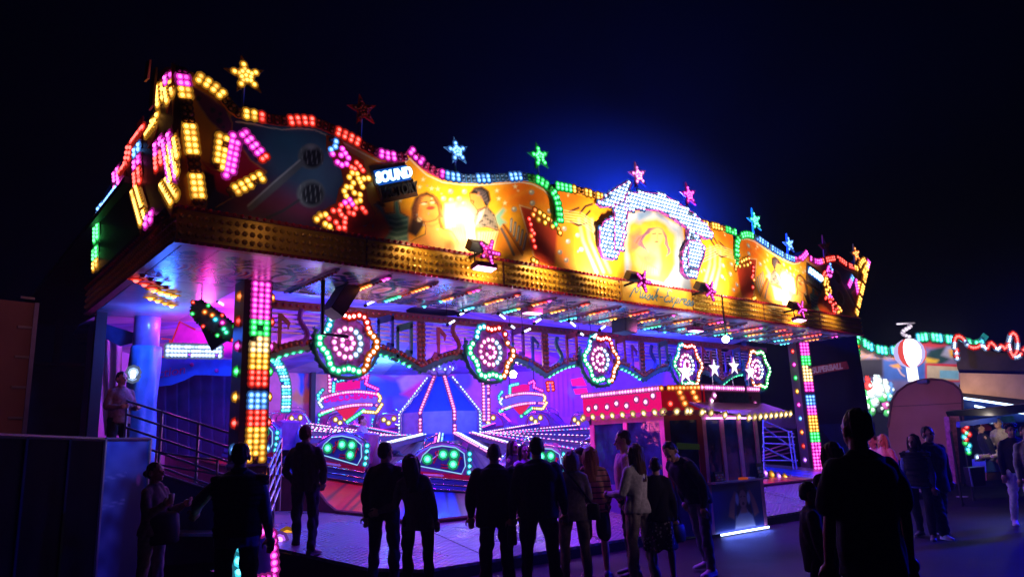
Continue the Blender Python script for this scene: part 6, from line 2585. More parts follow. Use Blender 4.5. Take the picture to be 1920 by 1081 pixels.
# open hatch roof with lamps
t = thing("booth_hatch", "raised white hatch with warm lamps over the booth counter", "hatch", (12.5, 8.0, 2.2))
H = [at(1292, 752, 1, 8.23), at(1432, 755, 1, 8.23), at(1480, 770, 1, 7.98), at(1396, 777, 1, 7.55), at(1330, 768, 1, 7.85)]
m_ = MB()
m_.prism(H, (0, 0, -.04), mat("hatch_white", (.26, .20, .27), .4))
m_.build("flap", t)
for p in resample([H[4], H[3], H[2]], .26):
    bulb(t, p + Vector((0, -.03, -.05)), (0, -1, -.3), 'A', .028)
for p in resample([at(1285, 764, 1, 8.0), H[4], H[3]], .30)[:2]:
    bulb(t, p + Vector((0, -.03, -.05)), (0, -1, -.3), 'A', .028)
# four white stars
WSTAR = emit("white_star_face", (.92, .88, 1), 1.6)
for k, (px, py, s_, lab) in enumerate(((1283, 697, .24, "leftmost and largest white star over the booth roof, in front of a flower sign"), (1338, 690, .20, "second white star from the left over the booth roof, standing free of the flower signs"),
                                       (1375, 686, .20, "third white star over the booth roof, the highest of the four"), (1405, 697, .20, "rightmost white star over the booth roof, in front of the last flower sign"))):
    c = at(px, py, 1, 8.9 + .1 * k)
    t = thing("white_star", lab, "star light", (c.x, c.y, ZF1), "white stars on the booth roof")
    m_ = MB()
    pts = []
    for j in range(10):
        r = s_ if j % 2 == 0 else s_ * .40
        a = math.pi / 2 + j * math.pi / 5
        pts.append(c + Vector((r * math.cos(a), -.02, r * math.sin(a))))
    m_.prism(pts, (0, .04, 0), WSTAR, mat("star_side_pink", (.5, .1, .35), .4))
    m_.build("star_face", t)
    m_ = MB()
    m_.tube([c + Vector((0, .04, 0)), Vector((c.x, c.y + .04, ZF1 - .1))], .012, STEEL, 5)
    m_.build("pole", t)
# fence of crossing rails right of the booth
BLUR = mat("rail_blue", (.22, .42, .80), .4, .2)
t = thing("exit_fence", "blue lit rails of the exit fence between the booth and the far post", "railing", at(1460, 880, 2, .3))
m_ = MB()
for a, b in (((1432, 788), (1488, 812)), ((1432, 818), (1490, 818)), ((1432, 830), (1490, 832)), ((1430, 862), (1495, 862)), ((1432, 800), (1490, 842)), ((1430, 836), (1492, 866))):
    m_.tube([at(a[0], a[1], 1, 10.9), at(b[0], b[1], 1, 11.5)], .022, BLUR, 6)
for a, b in (((1484, 806), (1494, 878)), ((1478, 806), (1488, 878)), ((1431, 786), (1433, 880))):
    m_.tube([at(a[0], a[1], 1, 11.2), at(b[0], b[1], 1, 11.2)], .022, BLUR, 6)
m_.build("blue_rails", t)
m_ = MB()
for a, b in (((1430, 846), (1490, 826)), ((1430, 853), (1490, 835)), ((1430, 858), (1492, 845)), ((1430, 810), (1490, 806))):
    m_.tube([at(a[0], a[1], 1, 11.8), at(b[0], b[1], 1, 12.4)], .022, mat("rail_pink", (.55, .16, .35), .35, .4), 6)
m_.build("pink_rails", t)
# floor lamps in a row
t = thing("step_lamps", "row of small yellow and violet step lamps on the deck right of the booth", "step lights", at(1435, 890, 2, .4))
A_, B_ = at(1435, 886, 1, 11.2), at(1497, 900, 1, 11.0)
m_ = MB()
m_.bar(A_ + Vector((0, .06, 0)), B_ + Vector((0, .06, 0)), .06, .16, BLACK)
m_.bar(Vector((A_.x, A_.y + .06, DZ)), Vector((A_.x, A_.y + .06, A_.z)), .06, .06, BLACK)
m_.bar(Vector((B_.x, B_.y + .06, DZ)), Vector((B_.x, B_.y + .06, B_.z)), .06, .06, BLACK)
m_.build("lamp_rail", t)
for j in range(6):
    p = A_.lerp(B_, j / 5)
    bulb(t, p, (0, -1, .2), 'V' if j % 2 == 0 else 'Y', .045)

# ================================================================ right background
# dark tower block with lettered sign
tower = thing("dark_booth_tower", "tall dark panel tower right of the ride with slanted lettered sign board", "building", atd(1560, 860, 20))
TA, TB_ = atd(1506, 632, 23.5), atd(1606, 630, 24.5)
TA.z = TB_.z = 5.05
m_ = MB()
m_.prism([Vector((TA.x, TA.y, .3)), Vector((TB_.x + .25, TB_.y, .3)), TB_, TA], (2.3, 1.15, 0), mat("tower_dark", (.006, .008, .03), .5, 0, .3, 1.5))
m_.build("wall", tower)
m_ = MB()
q0, q1 = atd(1430, 775, 23.0), atd(1576, 779, 23.6)
m_.prism([q0, q1, atd(1570, 806, 23.6), atd(1430, 800, 23.0)], (.5, .25, 0), mat("pink_beam", (.35, .16, .22), .5))
m_.build("cross_beam", tower)
m_ = MB()
m_.prism([atd(1505, 796, 22.9), atd(1640, 790, 23.4), atd(1648, 900, 23.4), atd(1515, 895, 22.9)], (.5, .25, 0), mat("lower_blue_panel", (.008, .02, .09), .6))
m_.build("lower_panel", tower)
sgn = thing("lettered_board", "slanted dusty red sign board with worn lettering on the dark tower", "sign", atd(1550, 692, 22.8))
W_ = [atd(1508, 706, 22.7), atd(1507, 689, 22.7), atd(1588, 676, 23.4), atd(1592, 690, 23.4)]
m_ = MB()
m_.prism(W_, (.03, .08, 0), mat("sign_board_red", (.34, .05, .10), .5, 0, .5, 5))
m_.build("board", sgn)
e = (W_[2] - W_[1])
rot = Matrix.Rotation(math.atan2(e.y, e.x), 3, 'Z') @ Matrix.Rotation(-math.atan2(e.z, math.hypot(e.x, e.y)), 3, 'Y')
lettering("SUPERBALL", .25, mat("worn_lettering", (.55, .50, .65), .5), (W_[0] + W_[1] + W_[2] + W_[3]) / 4 + Vector((-.02, -.04, 0)), sgn, rot, .01, .15, bold=.008)
# far stall: painted front with green light waves
stall = thing("wave_front_stall", "far fairground stall with airbrushed front and green wave lamps on top", "stall", atd(1720, 800, 34))
D0 = 34
cv = lambda L, d=D0: [atd(a, b, d) for a, b in L]
wave1 = [(1597, 632), (1607, 628), (1618, 634), (1632, 643), (1650, 649), (1668, 651), (1684, 648)]
wave2 = [(1722, 626), (1740, 624), (1765, 627), (1795, 631), (1820, 637), (1836, 640), (1842, 630), (1848, 622)]
full = wave1 + wave2
us, vs_ = np.linspace(1598, 1860, 150), np.linspace(626, 740, 66)
U, Vv = np.meshgrid(us, vs_)
A3 = np.array([atd(float(a), float(b), D0 + .25) for a, b in zip(U.ravel(), Vv.ravel())])
P = Paint(U.ravel(), Vv.ravel())
P.fill((.20, .16, .34))
P.poly([(1600, 640), (1690, 650), (1690, 674), (1600, 672)], (.50, .32, .38), 4)
for k in range(14):
    a = k * .45
    P.stroke([(1640, 658), (1640 + 50 * math.cos(a), 658 + 26 * math.sin(a))], 2.5, (.80, .30, .06), 2, .6)
P.poly([(1670, 660), (1695, 655), (1695, 675), (1675, 675)], (.85, .25, .03), 4)
P.poly([(1724, 632), (1800, 634), (1800, 655), (1724, 650)], (.55, .05, .07), 4)
P.poly([(1732, 672), (1745, 655), (1775, 648), (1795, 640), (1795, 665), (1765, 682), (1740, 680)], (.02, .06, .07), 3)
P.poly([(1765, 665), (1775, 648), (1795, 642), (1785, 672)], (.40, .38, .55), 3)
P.poly([(1732, 668), (1760, 674), (1755, 680), (1734, 680)], (.85, .50, .05), 3)
P.poly([(1778, 655), (1792, 652), (1796, 668), (1782, 668)], (.85, .40, .03), 3)
P.poly([(1655, 674), (1735, 674), (1735, 712), (1655, 712)], (.06, .14, .48), 4)
P.poly([(1668, 684), (1686, 680), (1690, 690), (1675, 688)], (.80, .35, .10), 2)
P.stroke([(1684, 690), (1690, 700), (1696, 704)], 3, (.75, .45, .45), 1.5)
P.poly([(1600, 673), (1655, 671), (1656, 705), (1605, 708)], (.035, .03, .05), 3)
P.poly([(1735, 680), (1800, 682), (1800, 715), (1735, 715)], (.60, .03, .06), 1)
P.poly([(1738, 684), (1798, 687), (1798, 712), (1738, 712)], (.55, .42, .30), 1)
P.poly([(1762, 693), (1798, 694), (1798, 710), (1762, 708)], (.20, .45, .62), 1)
F = grid_faces(150, 66)
top_line = sorted([(a, b) for a, b in full])
keep = []
fu, fv = U.ravel()[F].mean(1), Vv.ravel()[F].mean(1)
ty = np.interp(fu, [p[0] for p in top_line], [p[1] for p in top_line])
F = F[(fv > ty + 3) & (fu < 1800)]
painted_grid("painted_front", stall, A3, F, P.C, paint_mat("stall_paint", .5, .3))
m_ = MB()
m_.ribbon(cv([(a, b + 6) for a, b in wave1]), .15, (-.6, -.8, 0), .05, mat("teal_strip", (.02, .3, .25), .4))
m_.ribbon(cv([(a, b + 5) for a, b in wave2]), .15, (-.6, -.8, 0), .05, MATS["teal_strip"])
m_.build("wave_strip", stall)
fnn = Vector((-.62, -.78, 0))
for L in (wave1, wave2):
    for i, p in enumerate(resample(cv([(a, b + 6) for a, b in L], D0 - .1), .17)):
        for o in (-.10, 0, .10):
            if i % 4 != 3:
                bulb(stall, p + Vector((0, 0, o)), fnn, 'T' if i % 3 else 'C', .055)
for a, b in [(1588, 634 + k * 7) for k in range(6)] + [(1606, 640 + k * 7) for k in range(4)] + [(1594, 668), (1598, 672), (1602, 666), (1606, 670)]:
    bulb(stall, atd(a, b, D0 - .6), fnn, 'G' if (a + b) % 3 else 'O', .07)
m_ = MB()
m_.prism(cv([(1598, 735), (1850, 735), (1850, 860), (1598, 860)], D0 + .4), (2, 3, 0), mat("stall_base", (.02, .02, .03), .6))
m_.build("base_wall", stall)
# prizes: bright toys below the stall front
toys = [(1612, 728, 'c', .22), (1622, 745, 'g', .2), (1634, 736, 'w', .24), (1648, 730, 'w', .3), (1655, 742, 'g', .24), (1640, 752, 'w', .22), (1620, 762, 'G', .35), (1650, 765, 'k', .2), (1660, 758, 'p', .2), (1666, 742, 'c', .2),
        (1610, 742, 'w', .18), (1628, 722, 'r', .2), (1644, 720, 'w', .2), (1662, 728, 'w', .2), (1606, 716, 'b', .2), (1672, 730, 'b', .16), (1632, 768, 'g', .25), (1662, 772, 'g', .18)]
TC = dict(c=(.15, .55, .65), g=(.10, .55, .15), w=(.75, .80, .82), G=(.05, .50, .08), k=(.02, .02, .03), p=(.65, .10, .35), r=(.65, .03, .03), b=(.1, .2, .5))
for i, (a, b, c, s_) in enumerate(toys):
    p = atd(a, b, 30)
    t = thing("plush_prize", "brightly lit plush prize hanging in the far stall left of the caravan", "plush toy", p, "plush prizes in the far stall")
    m_ = MB()
    mt = mat("toy_" + c, TC[c], .8)
    m_.sphere(p, s_, mt, 10, 7, (1, .8, 1.1))
    m_.sphere(p + Vector((0, 0, s_ * 1.25)), s_ * .62, mt, 10, 7)
    m_.sphere(p + Vector((-s_ * .4, 0, s_ * 1.85)), s_ * .25, mt, 6, 5)
    m_.sphere(p + Vector((s_ * .4, 0, s_ * 1.85)), s_ * .25, mt, 6, 5)
    m_.build("toy_body", t, True)
    m_ = MB()
    m_.sphere(p + Vector((-.6, -.8, -.02)) * s_ * .62, s_ * .42, mat("toy_belly", (.8, .8, .75), .8), 8, 6)
    m_.build("belly", t, True)
lamp('AREA', atd(1640, 705, 28), atd(1640, 750, 30), (.8, 1, .95), 150, 2.0, .5)
lamp('AREA', atd(1730, 615, 30), atd(1730, 690, 34), (1, .9, .85), 480, 3.0, .5)
# lit ball on a post
t = thing("ball_lamp", "big glowing red and white ball lamp on a white stem above the caravan", "ball lamp", atd(1708, 712, 31))
c = atd(1706, 661, 31)
BW = emit("ball_white", (.92, .90, 1), 2.2)
BR = emit("ball_red", (1, .10, .09), .85)
BV = emit("ball_violet", (.62, .55, 1), .95)
m_ = MB()
r_ = .62
segs = 16
vdir = (CAM - c).normalized()
for k in range(segs):
    a0, a1 = 2 * math.pi * k / segs, 2 * math.pi * (k + 1) / segs
    mt = (BW, BW, BW, BV, BR, BV, BV, BR)[k % 8]
    vs = []
    for j in range(9):
        e_ = -math.pi / 2 + math.pi * j / 8
        for a in (a0, a1):
            vs.append(c + Vector((math.cos(e_) * math.cos(a), math.cos(e_) * math.sin(a), math.sin(e_))) * r_)
    m_.add(vs, [(2 * j, 2 * j + 1, 2 * j + 3, 2 * j + 2) for j in range(8)], mt)
m_.build("ball", t, True)
m_ = MB()
m_.box(atd(1711, 700, 31), (.32, .32, .62), emit("stem_white", (.95, .95, 1), 1.6))
m_.tube([atd(1711, 713, 31), Vector((atd(1711, 713, 31).x, atd(1711, 713, 31).y, 0))], .1, STEEL, 8)
m_.build("stem", t)
m_ = MB()
for k in range(9):
    a = k * .7
    p = c + Vector((.16 * math.cos(a), .16 * math.sin(a), r_ + .08 + .06 * k))
    m_.sphere(p, .10, mat("topper_grey", (.05, .045, .06), .5, .2), 6, 5)
m_.tube([c + Vector((-.4, .2, r_ + .62)), c + Vector((.4, -.2, r_ + .66))], .05, MATS["topper_grey"], 5)
m_.build("topper", t, True)
# caravan
t = thing("old_caravan", "old round-topped pinkish caravan seen from behind", "caravan", atd(1735, 862, 22.5))
dC = 22.5
arc = [(1668, 862), (1664, 800), (1668, 770), (1672, 748), (1682, 732), (1700, 719), (1720, 712), (1745, 709), (1768, 712), (1786, 719), (1798, 730), (1803, 742), (1804, 800), (1794, 858)]
W_ = cv(arc, dC)
vw = (W_[6] - CAM)
vw.z = 0
vw.normalize()
perp = Vector((vw.y, -vw.x, 0))
cc = sum(W_, Vector()) / len(W_)
W_ = [cc + perp * (p - cc).dot(perp) + Vector((0, 0, p.z - cc.z)) for p in W_]
CARAV = mat("caravan_pink", (.34, .17, .17), .5, 0, .12, 1.2)
m_ = MB()
m_.prism(W_, vw * 4.5, CARAV)
m_.build("body", t)
m_ = MB()
arcw = W_[1:-1]
m_.tube([cc + (p - cc) * 1.0 - vw * .02 for p in arcw], .035, mat("caravan_trim", (.16, .09, .10), .5), 6)
zc = atd(1735, 758, dC).z
m_.box(cc + Vector((0, 0, zc - cc.z)) - vw * .012, (.01, .01, .01), CARAV)
L0, R0_ = cc - perp * 1.02, cc + perp * 1.04
L0.z = R0_.z = zc
m_.bar(L0 - vw * .01, R0_ - vw * .01, .03, .03, MATS["caravan_trim"])
m_.build("trim", t)
m_ = MB()
for s_ in (-.85, .85):
    p = cc + perp * s_ + vw * 1.5
    p.z = .36
    m_.tube([p - perp * .1, p + perp * .1], .36, BLACK, 18)
m_.box(cc + vw * 2 + Vector((0, 0, .62 - cc.z)), (1.2, 1.2, .2), BLACK)
p = cc - vw * .1
m_.box(p + Vector((0, 0, .75 - cc.z)), (1.8, .2, .12), mat("bumper_blue", (.03, .05, .2), .5))
m_.build("wheel", t)
p = cc - vw * .25 + Vector((0, 0, 0)) + perp * .05
p.z = W_[7].z - .08
m_ = MB()
m_.box(p, (.12, .3, .1), mat("small_lamp", (.1, .12, .3), .4))
m_.build("roof_lamp", t)
lamp('SPOT', p - vw * .25, p - Vector((0, 0, 1)) - vw * .02, (.12, .12, 1), 10, .03, spot=70)
lamp('SPOT', atd(1640, 640, 15.5), atd(1735, 785, 22.5), (1, .30, .55), 430, .3, spot=34, blend=.8)
# covered dark stall top with red loops of light
t = thing("loop_light_ride", "dark tent roof with loops of red lamps at the right edge", "fairground ride", atd(1860, 760, 27))
m_ = MB()
W_ = cv([(1788, 635), (1830, 648), (1870, 660), (1930, 662), (1960, 720), (1960, 740), (1800, 700), (1795, 690)], 27.5)
m_.prism(W_, (2.6, .85, 0), mat("dark_tent", (.035, .03, .03), .8, 0, .5, 1.2, .3))
m_.build("tent_top", t)
m_ = MB()
W_ = cv([(1800, 698), (1960, 702), (1960, 752), (1860, 745), (1812, 742), (1800, 735)], 27.3)
m_.prism(W_, (2.4, .8, 0), mat("beige_tarp", (.46, .33, .22), .8, 0, .3, 1.0, .4))
m_.build("tarpaulin", t)
m_ = MB()
g0, g1 = W_[-1], W_[2]
m_.prism([Vector((g0.x, g0.y, 0)), Vector((g1.x, g1.y, 0)), Vector((g1.x, g1.y, g0.z + .3)), Vector((g0.x, g0.y, g0.z + .3))], (2.2, .75, 0), mat("tent_side", (.02, .02, .025), .8))
m_.build("side_wall", t)
loops = [(1789, 650), (1790, 632), (1798, 628), (1808, 636), (1815, 648), (1828, 652), (1842, 645), (1850, 655), (1856, 640), (1864, 646), (1870, 656), (1878, 645), (1884, 655), (1892, 640), (1894, 628), (1900, 622), (1907, 632), (1908, 655), (1900, 668), (1893, 655), (1891, 640), (1896, 668), (1910, 668), (1918, 655), (1925, 650)]
for i, p in enumerate(resample(smooth_line(cv(loops, 26.8), 1), .085)):
    bulb(t, p, fnn, 'R' if (i // 3) % 3 else 'W', .042)
m_ = MB()
m_.tube(smooth_line(cv(loops, 26.9), 1), .02, BLACK, 5)
m_.build("loop_wire", t)
for i, p in enumerate(cv([(1793, 655), (1793, 660), (1793, 665), (1794, 670)], 26.8)):
    bulb(t, p, fnn, 'W' if i % 2 else 'R', .05)
lamp('SPOT', atd(1860, 757, 25.5), atd(1870, 715, 27.3), (1, .62, .30), 170, .2, spot=150)
# blue roof with light lines
t = thing("blue_kiosk", "kiosk with dark blue roof outlined by white light lines at the right edge", "kiosk", atd(1880, 900, 21))
m_ = MB()
m_.prism(cv([(1800, 746), (1960, 766), (1960, 830), (1802, 790)], 22.5), (1.6, .5, 0), mat("kiosk_blue", (.01, .04, .22), .4))
m_.build("roof", t)
m_ = MB()
k0, k1 = atd(1806, 788, 22.7), atd(1950, 820, 22.7)
m_.prism([Vector((k0.x, k0.y, 0)), Vector((k1.x, k1.y, 0)), Vector((k1.x, k1.y, k0.z)), k0], (1.3, .4, 0), mat("kiosk_wall", (.02, .025, .06), .6))
m_.build("wall", t)
m_ = MB()
WL = emit("kiosk_light_line", (.55, .72, 1), 4.0)
for a, b in (((1804, 745), (1830, 749)), ((1826, 748), (1960, 768)), ((1828, 760), (1854, 766)), ((1882, 769), (1960, 778))):
    m_.tube(cv([a, b], 22.3), .035, WL, 6)
m_.build("light_line", t)
# dark stall in front with seated dummies
t = thing("game_stall", "dark game stall with black canopy and a lettered corner post", "stall", atd(1830, 905, 17))
m_ = MB()
m_.prism(cv([(1773, 771), (1876, 762), (1960, 752), (1960, 768), (1876, 778), (1776, 779)], 17), (1.2, .42, .05), BLACK)
m_.build("canopy", t)
m_ = MB()
for a in ((1778, 778, 17.2), (1950, 766, 17.2), (1800, 776, 18.5), (1955, 768, 18.5)):
    p = atd(*a)
    m_.tube([p, Vector((p.x, p.y, 0))], .03, BLACK, 6)
    m_.tube([Vector((p.x, p.y, .05)), Vector((p.x + .1, p.y, .05))], .03, BLACK, 6)
m_.build("canopy_frame", t)
m_ = MB()
m_.prism(cv([(1779, 780), (1792, 783), (1802, 902), (1793, 905)], 17.1), (.1, .15, 0), mat("stall_post_pink", (.25, .06, .12), .5, 0, .6, 9))
m_.build("corner_post", t)
m_ = MB()
m_.prism(cv([(1790, 790), (1960, 790), (1960, 905), (1800, 905)], 18.6), (.7, .25, 0), mat("stall_back", (.02, .025, .06), .6, 0, .6, 2))
m_.prism(cv([(1800, 790), (1870, 780), (1870, 790), (1800, 800)], 17.4), (.2, .3, 0), mat("stall_blue", (.02, .05, .35), .5))
m_.build("back_wall", t)
m_ = MB()
m_.prism(cv([(1848, 860), (1890, 858), (1890, 882), (1850, 884)], 17.3), (.3, .4, 0), mat("crate_blue", (.05, .16, .5), .5))
m_.prism(cv([(1850, 886), (1890, 882), (1890, 896), (1850, 900)], 17.3), (.3, .4, 0), mat("crate_brown", (.16, .08, .04), .6))
m_.build("counter_front", t)
m_ = MB()
m_.prism(cv([(1816, 875), (1846, 873), (1849, 908), (1824, 911)], 16.6), (.12, .16, 0), BLACK)
m_.build("notice_board", t)
m_ = MB()
m_.tube(cv([(1824, 911), (1817, 876), (1846, 874)], 16.55), .02, mat("board_frame", (.12, .16, .4), .4), 5)
m_.build("board_frame", t)
rr_ = random.Random(9)
for a, b, c in ((1812, 799, 'R'), (1811, 810, 'T'), (1808, 818, 'C'), (1817, 813, 'R'), (1811, 822, 'R'), (1810, 829, 'G'), (1817, 834, 'C'), (1815, 841, 'C'), (1833, 856, 'W'), (1859, 788, 'W'), (1816, 846, 'G'), (1808, 806, 'R')):
    bulb(t, atd(a, b, 17.6), fnn, c, .030)
m_ = MB()
m_.prism(cv([(1836, 796), (1846, 790), (1860, 800), (1858, 806), (1838, 806)], 18.2), (.1, .15, 0), mat("toy_red", (.6, .05, .02), .6))
m_.prism(cv([(1876, 780), (1900, 778), (1912, 815), (1890, 820)], 18.2), (.1, .15, 0), mat("toy_teal", (.05, .30, .34), .7, 0, .5, 5))
m_.build("hanging_prize", t)
lamp('POINT', atd(1866, 783, 16.9), None, (1, .85, .7), 14, .1)
lamp('SPOT', atd(1900, 770, 16.0), atd(1890, 880, 14), (.25, .4, 1), 60, .15, spot=120, blend=1)
# drain cover / flattened cup on the ground
g = at(1804, 930, 2, .004)
m_ = MB()
m_.tube([g, g + Vector((0, 0, .006))], .14, mat("litter_white", (.55, .45, .5), .6), 16)
tag(m_.build("flattened_plate", None), "flattened pale paper plate lying on the asphalt", "litter")
# unseen blue lamp added out of frame to light the asphalt
lamp('SPOT', (25.0, 2.0, 6.0), (13.0, 3.6, 0), (.003, .006, 1), 19000, .5, spot=40, blend=1)

# magenta spot added in mid-air to brighten the booth side
lamp('SPOT', (9.2, 9.5, 3.4), (10.6, 9.6, 1.5), (1, .07, .55), 210, .15, spot=85, blend=1)


# ================================================================ people
SKIN = {"fair": mat("skin_fair", (.50, .27, .19), .5, 0, .06, 12), "tan": mat("skin_tan", (.36, .18, .11), .5, 0, .06, 12)}
EYE = mat("eye_dark", (.02, .015, .012), .15)
LIP = mat("lip_red", (.32, .09, .08), .45)
BAKE = []


def cloth(name, c, rough=.85, scale=25):
    return mat("cloth_" + name, c, rough, 0, .22, scale, .25, .15)


def limb(mb, pts, rads, material, n=12):
    P = [Vector(p) for p in pts]
    d0 = (P[0] - P[1]).normalized()
    d1 = (P[-1] - P[-2]).normalized()
    r0, r1 = rads[0], rads[-1]
    path = [P[0] + d0 * r0 * .85, P[0] + d0 * r0 * .5] + P + [P[-1] + d1 * r1 * .5, P[-1] + d1 * r1 * .85]
    rr = [r0 * .4, r0 * .82] + list(rads) + [r1 * .82, r1 * .4]
    mb.tube(path, rr, material, n)


def queue(mb, name, parent, voxel, smooth_it=2, fold=0.0, seed=0, ffreq=(22, 9)):
    o = mb.build(name, parent, True, True)
    m1 = o.modifiers.new("r", 'REMESH')
    m1.mode = 'VOXEL'
    m1.voxel_size = voxel
    m1.use_smooth_shade = True
    if smooth_it:
        m2 = o.modifiers.new("s", 'SMOOTH')
        m2.iterations = smooth_it
        m2.factor = .5
    BAKE.append((o, fold, seed, ffreq))
    return o


def bake_people():
    dg = bpy.context.evaluated_depsgraph_get()
    bpy.context.view_layer.update()
    dg = bpy.context.evaluated_depsgraph_get()
    new = []
    for o, fold, seed, ff in BAKE:
        me = bpy.data.meshes.new_from_object(o.evaluated_get(dg))
        new.append(me)
    for (o, fold, seed, ff), me in zip(BAKE, new):
        old = o.data
        mats = list(old.materials)
        o.modifiers.clear()
        o.data = me
        me.materials.clear()
        for m_ in mats[:1]:
            me.materials.append(m_)
        if fold:
            n = len(me.vertices)
            co = np.empty(n * 3)
            no = np.empty(n * 3)
            me.vertices.foreach_get("co", co)
            me.vertex_normals.foreach_get("vector", no)
            co, no = co.reshape(-1, 3), no.reshape(-1, 3)
            r = np.random.RandomState(seed)
            d = np.zeros(n)
            for k in range(6):
                v = r.normal(size=3) * np.array([ff[0], ff[0], ff[1]])
                d += np.sin(co @ v + r.uniform(0, 6.28))
            d = np.abs(d / 2.4) * 2 - 1
            co += no * (d * fold)[:, None]
            me.vertices.foreach_set("co", co.ravel())
        me.polygons.foreach_set("use_smooth", [True] * len(me.polygons))
        me.update()
        bpy.data.meshes.remove(old)


def person(label, px, py, depth, H, face, top, legs, hair, group=None, z0=0.0, by_head=False, build=1.0, female=False, lean=0.0, side=0.0,
           headyaw=0.0, headpitch=0.0, arms=None, stance=None, skin="fair", hairstyle="short", hem=.84, sleeve='long', lower='trousers',
           shoes=(.03, .03, .035), vest=None, seated=False, hood=False, voxel=.013, loose=1.0, detail=True, undershirt=None, name="person", legflare=1.0):
    s = H / 1.75
    q = atd(px, py, depth)
    loc = Vector((q.x, q.y, z0))
    yaw = D2R(-39.6 + face)
    t = thing(name, label, "person", loc, group, yaw)
    sk = SKIN[skin]
    b = build
    R_l = Matrix.Rotation(D2R(lean), 3, 'X') @ Matrix.Rotation(D2R(side), 3, 'Y')
    piv = Vector((0, 0, .95 * s))
    hipw = .10 * s * (1.0 + .1 * female)

    def T(x, y, z):                      # torso space -> leaned
        v = Vector((x * s, y * s, z * s))
        if v.z > piv.z:
            return piv + R_l @ (v - piv)
        return v
    hp = Vector((0, 0, 1.50))
    Rh = Matrix.Rotation(D2R(headyaw), 3, 'Z') @ Matrix.Rotation(D2R(headpitch), 3, 'X')

    def Hd(x, y, z):
        v = hp + Rh @ (Vector((x, y, z)) - hp)
        return T(v.x, v.y, v.z)
    # legs
    st = stance or (((.0, 4), (.0, 4)) if not seated else ((80, -5), (80, -5)))
    feet, legpts = [], []
    for i, sx in enumerate((1, -1)):
        th_, sh_ = st[i][0], st[i][1]
        sp_ = st[i][2] if len(st[i]) > 2 else 3
        a, c = D2R(th_), D2R(sp_)
        hip = Vector((sx * hipw, 0, .93 * s))
        kd = Vector((sx * math.sin(c), -math.sin(a), -math.cos(a))).normalized()
        knee = hip + kd * .43 * s
        a2 = D2R(th_ - sh_)
        ad = Vector((sx * math.sin(c) * .6, -math.sin(a2), -math.cos(a2))).normalized()
        ank = knee + ad * .42 * s
        legpts.append((hip, knee, ank))
    low = min(l[2].z for l in legpts) - .075 * s
    dz = -low
    for l in legpts:
        for v in l:
            v.z += dz
    piv.z += dz
    base_dz = dz
    _T = T

    def T(x, y, z):
        v = Vector((x * s, y * s, z * s + base_dz))
        if v.z > piv.z:
            return piv + R_l @ (v - piv)
        return v

    def Hd(x, y, z):
        v = hp + Rh @ (Vector((x, y, z)) - hp)
        return T(v.x, v.y, v.z)
    if by_head:
        tz_ = Hd(0, .01, 1.75).z
        t.location.z = q.z - tz_
        off = Matrix.Rotation(yaw, 3, 'Z') @ Hd(0, 0, 1.65)
        t.location.x -= off.x
        t.location.y -= off.y
    elif lean or side:
        off = Matrix.Rotation(yaw, 3, 'Z') @ Hd(0, 0, 1.65)
        t.location.x -= off.x
        t.location.y -= off.y
    # arms
    sw = (.185 if not female else .165) * (1 + (b - 1) * .8)
    if arms is None:
        arms = (((.16, -.02, -1), (.06, -.16, -1)), ((-.16, -.02, -1), (-.06, -.16, -1)))
    armpts = []
    for i, sx in enumerate((1, -1)):
        sh = T(sx * sw, .0, 1.405)
        u = R_l @ Vector(arms[i][0]).normalized()
        f = R_l @ Vector(arms[i][1]).normalized()
        el = sh + u * .29 * s
        wr = el + f * .25 * s
        armpts.append((sh, el, wr, f))
    # torso sections
    if female:
        sec = [(.86, .165, .115, .0), (.95, .165, .115, .005), (1.05, .130, .095, 0), (1.15, .130, .10, -.005), (1.27, .150, .12, -.015), (1.36, .150, .10, 0), (1.43, .10, .075, .01), (1.47, .055, .055, .01)]
    else:
        sec = [(.86, .155, .11, 0), (.95, .158, .11, 0), (1.06, .150, .105, 0), (1.18, .165, .115, -.005), (1.30, .185, .12, -.005), (1.38, .180, .105, .005), (1.44, .11, .08, .01), (1.48, .06, .06, .012)]

    def rings(grow, z_lo, z_hi, wide=1.0, flare=0.0):
        out = []
        zs_ = [z for z in np.linspace(z_lo, z_hi, 12)]
        for z in zs_:
            hw = np.interp(z, [q_[0] for q_ in sec], [q_[1] for q_ in sec]) * (1 + (b - 1) * 1.0) * wide + grow
            hd = np.interp(z, [q_[0] for q_ in sec], [q_[2] for q_ in sec]) * (1 + (b - 1) * 1.2) * wide + grow
            yo = np.interp(z, [q_[0] for q_ in sec], [q_[3] for q_ in sec])
            k = max(0, (1.0 - z)) * flare
            out.append([T((hw + k) * math.cos(a), yo + (hd + k) * math.sin(a), z) for a in np.linspace(0, 2 * np.pi, 20, endpoint=False)])
        return out
    # ---------------- body: head, neck, trunk, arms and legs as one skin
    mb = MB()
    mb.loft(rings(-.012, .88, 1.47), sk)
    limb(mb, [T(0, .012, 1.42), Hd(0, .005, 1.56)], [.062 * s, .056 * s], sk)
    Rrot = R_l @ Rh
    mb.sphere(Hd(0, .012, 1.648), .1 * s, sk, 16, 12, (.76, .95, 1.02), Rrot)
    mb.sphere(Hd(0, -.030, 1.585), .1 * s, sk, 14, 10, (.58, .62, .62), Rrot)
    mb.sphere(Hd(0, -.074, 1.543), .022 * s, sk, 8, 6)
    limb(mb, [Hd(0, -.082, 1.632), Hd(0, -.106, 1.596)], [.010 * s, .015 * s], sk, 8)
    limb(mb, [Hd(-.035, -.074, 1.655), Hd(.035, -.074, 1.655)], [.014 * s, .014 * s], sk, 8)
    limb(mb, [Hd(-.02, -.082, 1.566), Hd(.02, -.082, 1.566)], [.011 * s, .011 * s], sk, 8)
